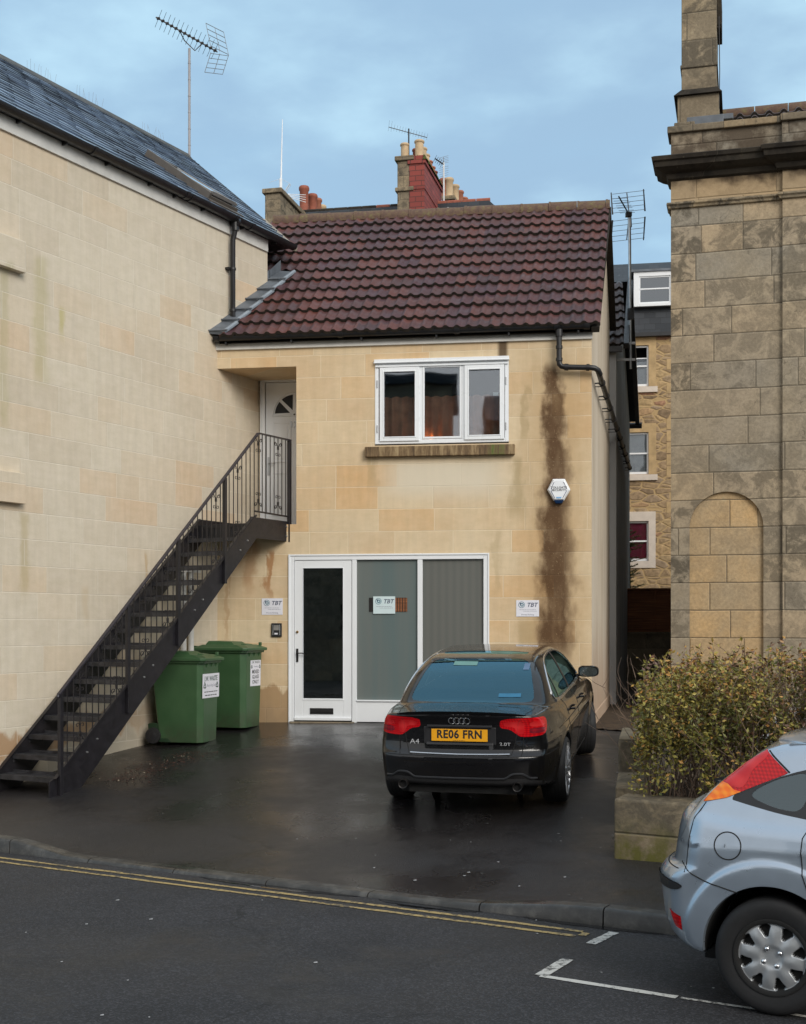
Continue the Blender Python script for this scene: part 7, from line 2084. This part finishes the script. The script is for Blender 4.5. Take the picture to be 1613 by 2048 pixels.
def tp(px, py, Y=None):
    """point of the terrace front hit by a line of sight, used to read off its storey heights"""
    k = (px - 806.5) / 2550; ux, uy = math.cos(rad(10)), -math.sin(rad(10)); s = k * 42 / (ux - k * uy); Yp = 42 + s * uy
    return s, 2 - (py - 1250) * Yp / 2550
te = thing('rear_terrace', 'rubble stone terrace house with dormer and sash windows beyond the passage', 'building', TA, (8, 0, 0))
EXT = Matrix.Translation((-8, 0, 0))
xr = tp(1298, 700)[0]; wn_ = []
for (ya, yb) in ((690, 772), (864, 948), (1042, 1122)): wn_.append((xr - 1.15, xr, tp(1298, yb)[1], tp(1298, ya)[1]))
ez = tp(1300, 668)[1]
m = MB().wall(2.5, 14, .2, ez, [(w[0] + (-.0), w[1], w[2], w[3]) for w in wn_] + [(w[0] + 3.2, w[1] + 3.2, w[2], w[3]) for w in wn_], 0, .3); m.build('wall', M['rubble'], te, M=EXT)
MB().box(2.5, 14, .8, .9, .2, ez).build('inner_wall', M['dark_inside'], te, M=EXT)
for xo in (0, 3.2):
    for i, w in enumerate(wn_):
        x0, x1, z0, z1 = w[0] + xo, w[1] + xo, w[2], w[3]
        m = MB(); framebox(m, x0, x1, z0, z1, .055, .06, .12, wb=.08); zm = (z0 + z1) / 2; m.box(x0, x1, .05, .11, zm - .025, zm + .025)
        if i == 0: m.box(x0, x1, .06, .10, z1 - .42, z1 - .39)
        wf_ = m.build('window', M['white_paint'], te, M=EXT)
        MB().box(x0 + .05, x1 - .05, .085, .095, z0 + .05, z1 - .05 - (.36 if i == 0 else 0)).build('pane', M['glass_clear'], wf_)
        MB().box(x0, x1, .16, .18, z0, z1 - (.5 if i == 0 else 0)).build('curtain', M['magenta_curtain'] if i == 2 else M['net_curtain'], wf_)
        if i < 2:
            MB().box(x0 - .1, x1 + .28, -.08, .1, z0 - .2, z0 - .02).build('window_sill', M['pale_surround'], te, M=EXT)
            m = MB(); m.box(x1, x1 + .24, -.012, .12, z0, z1); m.box(x0 - .24, x0, -.012, .12, z0, z1); m.box(x0 - .24, x1 + .24, -.012, .12, z1, z1 + .28); m.build('window_surround', M['warm_stone'], te, M=EXT)
        else:
            m = MB(); framebox(m, x0 - .22, x1 + .22, z0 - .22, z1 + .30, .22, -.03, .12, wb=.22, wt=.30); m.build('window_surround', M['pale_surround'], te, M=EXT)
# quoins of warm stone near the right-hand building
m = MB(); z = 1.0; k = 0; rr = random.Random(8)
while z < ez - .4: w_ = rr.choice((.35, .6, .45)); m.box(8.86 - w_ + .25, 9.1, -.012, .0, z, z + .34); z += .38
m.build('quoins', M['warm_stone'], te, M=EXT)
zr = tp(1300, 492)[1] + .25; zt = tp(1300, 620)[1]
m = MB(); m.hexa([(2.5, -.12, ez), (14, -.12, ez), (14, .9, ez), (2.5, .9, ez)], [(2.5, .55, ez + 1.85), (14, .55, ez + 1.85), (14, 1.6, ez + 1.85), (2.5, 1.6, ez + 1.85)])
m.hexa([(2.5, .45, ez + 1.83), (14, .45, ez + 1.83), (14, 6.0, ez + 1.83), (2.5, 6.0, ez + 1.83)], [(2.5, 3.0, zr + .05), (14, 3.0, zr + .05), (14, 3.2, zr + .05), (2.5, 3.2, zr + .05)])
m.build('roof', M['old_slate'], te, M=EXT)
m = MB(); m.box(2.5, 14, -.2, .0, ez - .1, ez + .02); m.build('gutter', M['black_plastic'], te, M=EXT)
x0, z0 = tp(1268, 612)[0], tp(1268, 614)[1]; x1, z1 = x0 + 1.32, tp(1268, 545)[1]
m = MB(); framebox(m, x0, x1, z0, z1, .17, -.05, .05, wb=.10, wt=.15); m.box(x0 + .17, x1 - .17, -.02, .04, (z0 + z1) / 2 - .02, (z0 + z1) / 2 + .03); framebox(m, x0 + .17, x1 - .17, z0 + .1, z1 - .15, .04, -.02, .03)
dm = m.build('dormer', M['white_paint'], te, M=EXT, bevel=.01); MB().box(x0 + .18, x1 - .18, .0, .01, z0 + .12, z1 - .17).build('pane', M['glass_dark'], dm)
MB().box(x0, x1, .05, 2.2, z0, z1 - .03).build('dormer_cheeks', M['lead'], dm); MB().box(x0 - .08, x1 + .08, -.1, 2.3, z1, z1 + .07).build('dormer_roof', M['lead'], dm)

# roof-scape behind the shop house
bt = thing('far_terrace', 'old slate roofed terrace showing just above the brown tiled roof', 'building', frame(-3.0, 38, 8))
m = MB(); m.box(-3, 8.5, 0, 9, .2, 11.6); m.build('wall', M['rubble'], bt)
m = MB(); m.hexa([(-3, -.2, 11.6), (8.5, -.2, 11.6), (8.5, 9.2, 11.6), (-3, 9.2, 11.6)], [(-1.35, 2.3, 15.05), (5.4, 2.3, 15.17), (5.4, 2.5, 15.17), (-1.35, 2.5, 15.05)]); m.build('roof', M['old_slate'], bt)
m = MB(); x = -1.3
while x < 5.4: m.tube([(x, 2.4, 15.07 + (x + 1.3) * .0179), (x + .43, 2.4, 15.07 + (x + 1.73) * .0179)], .09, 8, mi=int(rr.random() < .3)); x += .45
m.build('ridge_tiles', [M['cornice_stone'], M['red_clay']], bt)
def pot(m, x, y, z, h=.62, r=.13, mi=0):
    m.lathe([(r * 1.02, z), (r * .95, z + h * .12), (r * .92, z + h * .82), (r * 1.1, z + h * .86), (r * 1.12, z + h * .94), (r * .95, z + h), (r * .7, z + h), (r * .7, z + h * .8)], 14, 'z', (x, y, 0), mi)
def stack(name, label, px0, px1, pyt, pyb, Y, depth, yaw, mat, pots, band=True, grp='chimney stacks behind the tiled roof'):
    a, b = W3(px0, pyt, Y), W3(px1, pyt, Y); w = b.x - a.x; zt = a.z; zb = W3(px0, pyb, Y).z - 1.6
    c = thing(name, label, 'chimney', frame(a.x, Y, yaw), (0, 0, zb), group=grp); OM = Matrix.Translation((0, 0, -zb))
    m = MB(); m.box(0, w, 0, depth, zb, zt - .14); m.build('stack', mat, c, M=OM, bevel=.02)
    if band:
        m = MB(); m.box(-.07, w + .07, -.07, depth + .07, zt - .14, zt); m.build('capping', M['dark_stone'], c, M=OM, bevel=.02)
        if band == 2: MB().box(-.06, w + .06, -.06, depth + .06, zt - 1.05, zt - .93).build('band', M['dark_stone'], c, M=OM, bevel=.02)
    for (u, v, h, r, mi) in pots:
        m = MB(); pot(m, u * w, v * depth, zt - .01, h, r); m.build('chimney_pot', (M['buff_pot'], M['terracotta'], M['red_clay'])[mi], c, M=OM, smooth=True, autosm=50)
    return c
stack('chimney', 'square stone chimney stack without pots carrying the thin white mast', 530, 562, 378, 440, 38, 2.3, 13, M['chimney_stone'], [], 2)
stack('chimney', 'chimney stack with dark red and buff pots, behind the potless stone chimney', 600, 622, 424, 440, 45, 2.6, 13, M['dark_stone'],
      [(.30, .05, .95, .17, 2), (.75, .22, .80, .17, 2), (.95, .35, .75, .16, 1), (.9, .6, .72, .15, 0), (1.05, .9, .70, .15, 0)])
c2 = stack('chimney', 'tall chimney of stone and red brick with buff pots and moss on its top', 795, 825, 313, 425, 38, .9, 13, M['chimney_stone'], [(.38, .3, .48, .13, 0), (.95, .8, .46, .12, 2)], 2)
fr_ = c2.matrix_world; w_s = .45; zt_ = W3(795, 313, 38).z; zb_ = W3(795, 425, 38).z - 1.6
OM = Matrix.Translation((0, 0, -zb_))
m = MB(); m.box(.37, .83, -.02, 2.6, zb_, zt_ - .02); m.box(.33, .87, -.06, 2.66, zt_ - .26, zt_ - .16); m.box(.35, .85, -.04, 2.63, zt_ - 1.02, zt_ - .90); m.build('brick_stack', M['red_brick'], c2, M=OM)
for k, (yy, h, r, mi) in enumerate(((.25, .50, .14, 0), (.75, .46, .125, 0), (1.2, .42, .12, 0), (1.65, .38, .12, 1), (2.1, .36, .11, 1), (2.45, .34, .11, 2))):
    m = MB(); pot(m, .62, yy, zt_ + .02, h, r); m.build('chimney_pot', (M['buff_pot'], M['terracotta'], M['red_clay'])[mi], c2, M=OM, smooth=True, autosm=50)
t = NT('moss'); n_ = t.noise(scale=12, detail=6); M['moss'] = t.done(t.ramp(n_, [(.3, (.03, .035, .008)), (.6, (.09, .11, .02)), (.8, (.16, .16, .05))]), .9, 0, t.bump(n_, .8, .03))
m = MB(); rr = random.Random(6)
for k in range(260):
    yy = rr.uniform(-.05, 2.6); xx = rr.choice((rr.uniform(.0, .85), .85)); s = rr.uniform(.03, .07); m.hexa([(xx - s, yy - s, zt_ - .16), (xx + s, yy - s, zt_ - .16), (xx + s, yy + s, zt_ - .16), (xx - s, yy + s, zt_ - .16)], [(xx - s * .4, yy - s * .4, zt_ - .02 + rr.uniform(0, .07))] * 4)
m.build('moss_tufts', M['moss'], c2, M=OM)
stack('chimney', 'chimney stack with a row of buff and terracotta pots right of the red brick one', 888, 907, 392, 425, 44, 2.8, 13, M['dark_stone'],
      [(-.1, .05, .66, .14, 1), (.5, .05, .66, .15, 0), (.8, .25, .60, .15, 0), (1.0, .45, .58, .14, 1), (1.15, .65, .52, .14, 1), (1.2, .85, .45, .13, 1)])
# masts and aerials over there
r = thing('radio_mast', 'thin white radio mast standing on the potless stone chimney', 'mast', None, tuple(W3(562, 378, 38.4)), group='roof aerials')
m = MB(); m.tube([(0, 0, -.3), (.02, 0, .9), (.05, 0, 2.10)], [.032, .022, .010], 8); m.tube([(0, 0, -.3), (0, 0, .32)], .045, 8); m.build('mast', plain('white_pole', (.8, .82, .85), .4), r, smooth=True)
m = MB(); m.tube([(-.35, 0, .2), (0, 0, .32)], .005, 4); m.tube([(.30, 0, .15), (0, 0, .32)], .005, 4); m.tube([(.1, 0, -.1), (.26, 0, .16)], .014, 5); m.tube([(.16, 0, -.1), (.30, 0, .14)], .008, 5); m.build('stay', M['alu'], r)
r = thing('white_aerial', 'small white comb aerial fixed beside the potless stone chimney', 'aerial', None, tuple(W3(578, 388, 39)), group='roof aerials')
m = MB()
for k in range(4): m.tube([(0, 0, .0 - k * .03), (.52, 0, -.02 - .075 * k + .0)], .010, 5)
m.tube([(0, 0, .02), (.0, 0, -.4)], .016, 6); m.build('rods', plain('white_rod', (.85, .87, .9), .4), r)
r = thing('comb_aerial', 'dark comb tv aerial on top of the stone and red brick chimney', 'aerial', None, tuple(W3(818, 300, 38.5)), group='roof aerials')
m = MB(); m.tube([(0, 0, -.2), (0, 0, .65)], .022, 6); m.build('mast', M['dark_metal'], r)
m = MB(); a, b = Vector((-.60, -.1, .66)), Vector((.56, .2, .46)); m.tube([a, b], .012, 5)
for k in range(15):
    c = a.lerp(b, k / 14); l = .12 if k > 1 else .2; m.tube([c - Vector((.02, 0, l * .6)), c + Vector((.02, 0, l))], .004, 4)
m.build('boom', M['dark_metal'], r)
def grid_aerial(r, w, h, tilt=0, back=None, n=5, mat=None, end=None):
    mat = mat or M['aerial_metal']
    for sg in (1, -1):
        m = MB()
        for k in range(n):
            z = sg * (.06 + h * k / (n - 1)); y = .10 * k / (n - 1); sk_ = .05 * (z) ; m.tube([(-w / 2, y, z - tilt), (w / 2, y, z + tilt)], .0055, 4)
        m.tube([(0, 0, 0), (0, .10, sg * (.06 + h))], .009, 5)
        g = m.build('reflector', mat, r)
        if end:
            m = MB()
            for s in (-1, 1): m.hexa([(s * w / 2 - .014, -.005, sg * .05 + s * tilt), (s * w / 2 + .014, -.005, sg * .05 + s * tilt), (s * w / 2 + .014, .015, sg * .05 + s * tilt), (s * w / 2 - .014, .015, sg * .05 + s * tilt)], [(s * w / 2 - .02, .09, sg * (.08 + h) + s * tilt), (s * w / 2 + .0, .09, sg * (.08 + h) + s * tilt), (s * w / 2 + .0, .11, sg * (.08 + h) + s * tilt), (s * w / 2 - .02, .11, sg * (.08 + h) + s * tilt)])
            m.build('end_plate', M['black_plastic'], g)
r = thing('grid_aerial', 'pale tv aerial on white pole beside the red brick chimney', 'aerial', None, tuple(W3(888, 330, 40)), group='roof aerials')
m = MB(); m.tube([(0, 0, -1.6), (0, 0, .08)], .028, 6); m.build('mast', plain('pale_pole', (.65, .68, .7), .4), r)
grid_aerial(r, .30, .24, .04); m = MB(); m.tube([(0, 0, .02), (-.28, -.3, .10)], .02, 5)
for k in range(5): c = Vector((-.28, -.3, .10)) * (k / 5 + .2); m.tube([c - Vector((.05, -.05, .08)), c + Vector((.05, -.05, .08))], .006, 4)
m.build('boom', M['dark_metal'], r)
# aerial on the gable of the shop house
gp_ = Vector(((1262 - 806.5) / 2550 * 22, 22, 9.02))
r = thing('gable_aerial', 'tv aerial with two wide grids on a steel pole clamped to the house gable', 'aerial', None, tuple(gp_), group='roof aerials')
m = MB(); m.tube([(0, 0, -2.6), (-.02, 0, .0)], .026, 10); m.tube([(-.01, 0, -.15), (-.02, 0, .02)], .034, 8); m.build('mast', M['alu'], r, smooth=True)
m = MB(); m.tube([(0, 0, -1.66), (0, 0, -1.56)], .055, 8); m.box(-.05, .05, -.05, .04, -1.75, -1.62); m.build('junction_box', M['black_plastic'], r)
m = MB(); m.box(-.30, .08, -.02, .02, -2.175, -2.135); m.box(-.30, .08, -.02, .02, -2.46, -2.42); m.box(-.30, -.26, -.025, .025, -2.46, -2.135); m.build('bracket', M['alu'], r)
e = bpy.data.objects.new('grid_head', None); link(e, r); e.location = (-.03, 0, .05)
def gr(sg):
    m = MB(); w, h = .56, .34
    for k in range(5): z = sg * (.07 + h * k / 4) ; m.tube([(-w / 2 - .02 * 0, .04 * k / 4, z - .03), (w / 2, .04 * k / 4, z + .035)], .0045, 4)
    m.tube([(0, 0, sg * .05), (-.03, .04, sg * (.07 + h) + 0)], .010, 5)
    g = m.build('reflector', M['aerial_metal'], e)
    m = MB()
    for s in (-1, 1): m.hexa([(s * w / 2 - .012, 0, sg * .05 + s * .03), (s * w / 2 + .012, 0, sg * .05 + s * .03), (s * w / 2 + .012, .02, sg * .05 + s * .03), (s * w / 2 - .012, .02, sg * .05 + s * .03)], [(s * w / 2 - .026, .04, sg * .44 + s * .03), (s * w / 2 - .01, .04, sg * .44 + s * .03), (s * w / 2 - .01, .06, sg * .44 + s * .03), (s * w / 2 - .026, .06, sg * .44 + s * .03)])
    m.build('end_plate', M['black_plastic'], g)
gr(1); gr(-1)
m = MB(); m.tube([(0, 0, .02), (-.26, -.5, .16)], .012, 6)
for k in range(7): c = Vector((-.26, -.5, .16)) * (.15 + k / 8); m.tube([c - Vector((.12, -.05, -.01)), c + Vector((.12, -.05, -.01))], .004, 4)
m.box(-.06, .04, -.08, .02, -.03, .04); m.build('boom', M['dark_metal'], e)
# conifer sprays behind the extension corner
cf = thing('conifer', 'small green conifer reaching out past the grey extension corner', 'tree', None, (5.30, 29.9, .65))
m = MB(); m.tube([(0, 0, 0), (.03, 0, 1.6), (0, 0, 3.8)], [.05, .035, .01], 8); m.build('trunk', M['bark'], cf)
rr = random.Random(12); lv = []; lf = []; lr = []
for b_ in range(70):
    z = .5 + 3.2 * rr.random(); an = rr.uniform(0, 2 * PI); L_ = .66 * (1.05 - z / 5.0) * rr.uniform(.7, 1.2); d = Vector((math.cos(an), math.sin(an), rr.uniform(.05, .35)))
    for k in range(26):
        p = Vector((0, 0, z)) + d * (L_ * k / 25); 
        for s in range(3):
            e_ = (d * .6 + Vector((rr.gauss(0, .5), rr.gauss(0, .5), rr.gauss(.1, .3)))).normalized(); u = e_.cross(Vector((rr.gauss(0, 1), rr.gauss(0, 1), 1))).normalized(); l = rr.uniform(.05, .10) * (1.1 - .5 * k / 25)
            i0 = len(lv); lv += [tuple(p - u * .008), tuple(p + u * .008), tuple(p + e_ * l)]; lf.append((i0, i0 + 1, i0 + 2)); v = min(1, max(0, rr.gauss(.25 + .25 * k / 25, .15))); lr += [v] * 3
o = mesh_obj('crown', lv, lf, M['hedge_leaf'], cf); at_ = o.data.attributes.new('rnd', 'FLOAT', 'POINT'); at_.data.foreach_set('value', lr)
# fallen leaves and litter by the stair foot; brown leaves in the passage
rr = random.Random(31)
def litter(name, n, gen, smin_, smax_, mat, label):
    lv = []; lf = []
    for k in range(n):
        x, y = gen(); z = float(gz(x, y)) + .006; a = rr.uniform(0, PI); s = rr.uniform(smin_, smax_); c_, s_ = math.cos(a) * s, math.sin(a) * s; q = rr.uniform(.4, .8)
        i0 = len(lv); lv += [(x - c_, y - s_, z + rr.uniform(0, .004)), (x + s_ * q, y - c_ * q, z + rr.uniform(0, .006)), (x + c_, y + s_, z + rr.uniform(0, .006)), (x - s_ * q, y + c_ * q, z)]; lf.append((i0, i0 + 1, i0 + 2, i0 + 3))
    o = mesh_obj(name, lv, lf, mat); tag(o, label, 'litter', kind='stuff'); return o
def near_stair():
    s = rr.uniform(-3.4, -1.9); d = rr.gauss(1.15, .16); p = LA @ Vector((s, -d, 0)); return p.x + rr.gauss(0, .08), p.y
litter('fallen_leaves', 900, near_stair, .006, .013, M['leaf_litter'], 'brown and red fallen leaves scattered on wet tarmac beside the stair foot')
litter('pale_litter', 40, near_stair, .007, .014, M['litter_pale'], 'pale crumbs and scraps among the fallen leaves beside the stair')
def fore():
    while True:
        t_, n_ = rr.uniform(-7, 2), rr.uniform(4.5, 15); x, y = st2w(t_, n_)
        if -4 < x < 3 and y < 16.3 and not (8.0 < n_ < 8.2): return x, y
lv = []; lf = []
for k in range(80):
    x, y = fore(); n_ = w2st(x, y)[1]; z = (float(gz(x, y)) if n_ > 8.15 else 0) + .005; s = rr.uniform(.005, .013); a = rr.uniform(0, 3)
    i0 = len(lv); lv += [(x - s * math.cos(a), y - s, z), (x + s, y - s * .6, z), (x + s * .8, y + s * math.cos(a), z + .003), (x - s, y + s * .7, z)]; lf.append((i0, i0 + 1, i0 + 2, i0 + 3))
tag(mesh_obj('gum_spots', lv, lf, plain('gum', (.36, .36, .36), .7)), 'tiny pale specks dotted over the wet tarmac and road', 'litter', kind='stuff')
def passage():
    u = rr.random(); y = 17 + 9 * u; x = 2.6 + (y - 16.65) * .2096 + rr.uniform(.0, .75); return x, y
litter('passage_leaves', 1500, passage, .015, .04, M['leaf_litter'], 'brown leaf litter lying along the narrow passage beside the gable wall')

# ------------------------------------------------------------------ across the street (seen only as reflections)
ob = thing('opposite_house', 'plain stone house with dark roof across the street', 'building', frame(-17.5, -12, 14))
m = MB().wall(0, 10.8, 0, 11.3, [(x, x + 1.0, z, z + 1.6) for x in (1.2, 3.8, 6.4, 8.6) for z in (1.2, 4.2, 7.6)], 0, -.3); m.box(0, 10.8, -7, -.6, 0, 11.3); m.build('wall', M['dark_stone'], ob)
MB().box(.1, 10.4, -.55, -.5, .1, 9.2).build('inner_wall', M['dark_inside'], ob)
m = MB(); m.box(-.2, 11.0, -7.3, .3, 11.3, 11.7); m.build('roof', M['old_slate'], ob)
ot = thing('opposite_terrace', 'long lower dark stone terrace across the street behind the bare trees', 'building', frame(-5.5, -14.5, 14))
m = MB().wall(0, 26, 0, 9.8, [(x, x + 1.1, z, z + 1.7) for x in np.arange(1.5, 25, 3.1) for z in (1.2, 4.6)], 0, -.3); m.box(0, 26, -7, -.6, 0, 9.8); m.build('wall', M['dark_stone'], ot)
m = MB(); m.prism([(.3, 9.8), (-7.3, 9.8), (-3.5, 11.4)], 'x', -.2, 26.2); m.build('roof', M['old_slate'], ot)
ow = thing('opposite_garden_wall', 'long stone wall along the far pavement behind the viewer', 'wall', frame(-20, 4.0 - 3.6, 29.6))
MB().box(-2, 42, -4.2, -4.5, 0, 1.8).build('wall', M['dark_stone'], ow)
def bare_tree(name, label, x, y, h, seed):
    r = thing(name, label, 'tree', None, (x, y, 0), group='bare trees across the street'); rr = random.Random(seed)
    m = MB(); tw_ = MB()
    def grow(p, d, L_, rad_, lev):
        pts = [p]; rs = [rad_]; q = p.copy(); n = 5
        for k in range(n):
            d = (d + Vector((rr.gauss(0, .12), rr.gauss(0, .12), rr.gauss(.03, .06)))).normalized(); q = q + d * L_ / n; pts.append(q.copy()); rs.append(rad_ * (1 - .5 * (k + 1) / n))
        (m if lev < 2 else tw_).tube(pts, rs, 6 if lev < 2 else 3, cap=False)
        if lev < 4:
            for k in range(rr.randint(4, 6) if lev else 6):
                j = rr.randint(2, n); a = rr.uniform(0, 2 * PI); sp = rr.uniform(.4, .95); u = d.cross(Vector((math.cos(a), math.sin(a), .3))).normalized()
                grow(pts[j], (d + u * sp).normalized(), L_ * rr.uniform(.5, .72), rs[j] * .62, lev + 1)
    grow(Vector((0, 0, 0)), Vector((0, 0, 1)), h * .42, h * .018, 0)
    m.build('trunk', M['bark'], r, smooth=True); tw_.build('crown', M['bark'], r)
bare_tree('bare_tree', 'tall leafless tree across the street, nearer the stone house', -5.4, -14, 13.5, 3)
bare_tree('bare_tree', 'leafless spreading tree further along the opposite pavement', .5, -13, 12.0, 8)
# ------------------------------------------------------------------ light, sky, camera
W = bpy.data.worlds.new('World'); SC.world = W; W.use_nodes = True
wt = W.node_tree; wn = wt.nodes; wl = wt.links
bg = wn['Background']
sky = wn.new('ShaderNodeTexSky'); sky.sky_type = 'NISHITA'; sky.sun_disc = False
SUN_EL, SUN_AZ = 30, 152
sky.sun_elevation = rad(SUN_EL); sky.sun_rotation = rad(SUN_AZ); sky.air_density = 1.4; sky.dust_density = 2.0; sky.ozone_density = 2.2
class WT(NT):
    def __init__(s): s.t = wt; s.n = wn; s.l = wl; s._tc = None
w_ = WT()
d = w_.tc('Generated'); x, y, z = w_.sep(d)
zz = w_.math('MAXIMUM', z, .06)
pv = w_.comb(w_.math('DIVIDE', x, w_.math('ADD', zz, .25)), w_.math('DIVIDE', y, w_.math('ADD', zz, .25)), w_.math('MULTIPLY', z, 2.0))
n1 = w_.noise(vec=pv, scale=.8, detail=8, rough=.55, dist=.4)
n2 = w_.noise(vec=w_.addv(pv, w_.comb(3.1, 1.7, 0)), scale=2.1, detail=7, rough=.5)
cl = w_.map(w_.math('ADD', n1, w_.math('MULTIPLY', n2, .35)), .50, .82, 0, 1, True)
CLOUD_D, CLOUD_L = (3.3, 5.0, 6.8), (5.2, 7.7, 9.2)
cc = w_.mix(w_.map(n2, .40, .60, 0, 1, True), CLOUD_D, CLOUD_L)
# overcast glow behind the viewer, where the cloud is thin
back = w_.map(y, .35, -.7, 0, 1, True)
cc = w_.mix(back, cc, (9.5, 9.3, 9.0))
cc = w_.mix(w_.map(z, .45, .95, 0, 1, True), cc, (8.0, 8.2, 8.5))
col = w_.mix(.90, sky.outputs[0], cc)
col = w_.mix(w_.math('MULTIPLY', w_.math('SUBTRACT', 1.0, cl), .38), col, w_.mix(back, (3.9, 7.2, 9.6), (8, 8.4, 9)))
wl.new(col, bg.inputs['Color']); bg.inputs['Strength'].default_value = .10
sd = bpy.data.lights.new('sun', 'SUN'); sd.energy = 1.8; sd.angle = rad(30); sd.color = (1, .95, .87)
so = bpy.data.objects.new('sun', sd); COL.objects.link(so)
az = rad(SUN_AZ); dirv = Vector((math.sin(az) * math.cos(rad(SUN_EL)), math.cos(az) * math.cos(rad(SUN_EL)), math.sin(rad(SUN_EL))))
so.rotation_euler = dirv.to_track_quat('Z', 'Y').to_euler()
cam = bpy.data.cameras.new('camera'); co = bpy.data.objects.new('camera', cam); COL.objects.link(co)
co.location = (0, 0, 2); co.rotation_euler = (rad(90), 0, 0)
cam.sensor_fit = 'HORIZONTAL'; cam.sensor_width = 36; cam.lens = 36 * 2550 / 1613; cam.shift_y = 226 / 1613; cam.clip_end = 600; cam.clip_start = .05
SC.camera = co
SC.view_settings.view_transform = 'Standard'; SC.view_settings.look = 'None'; SC.view_settings.exposure = 0.2; SC.view_settings.gamma = 1
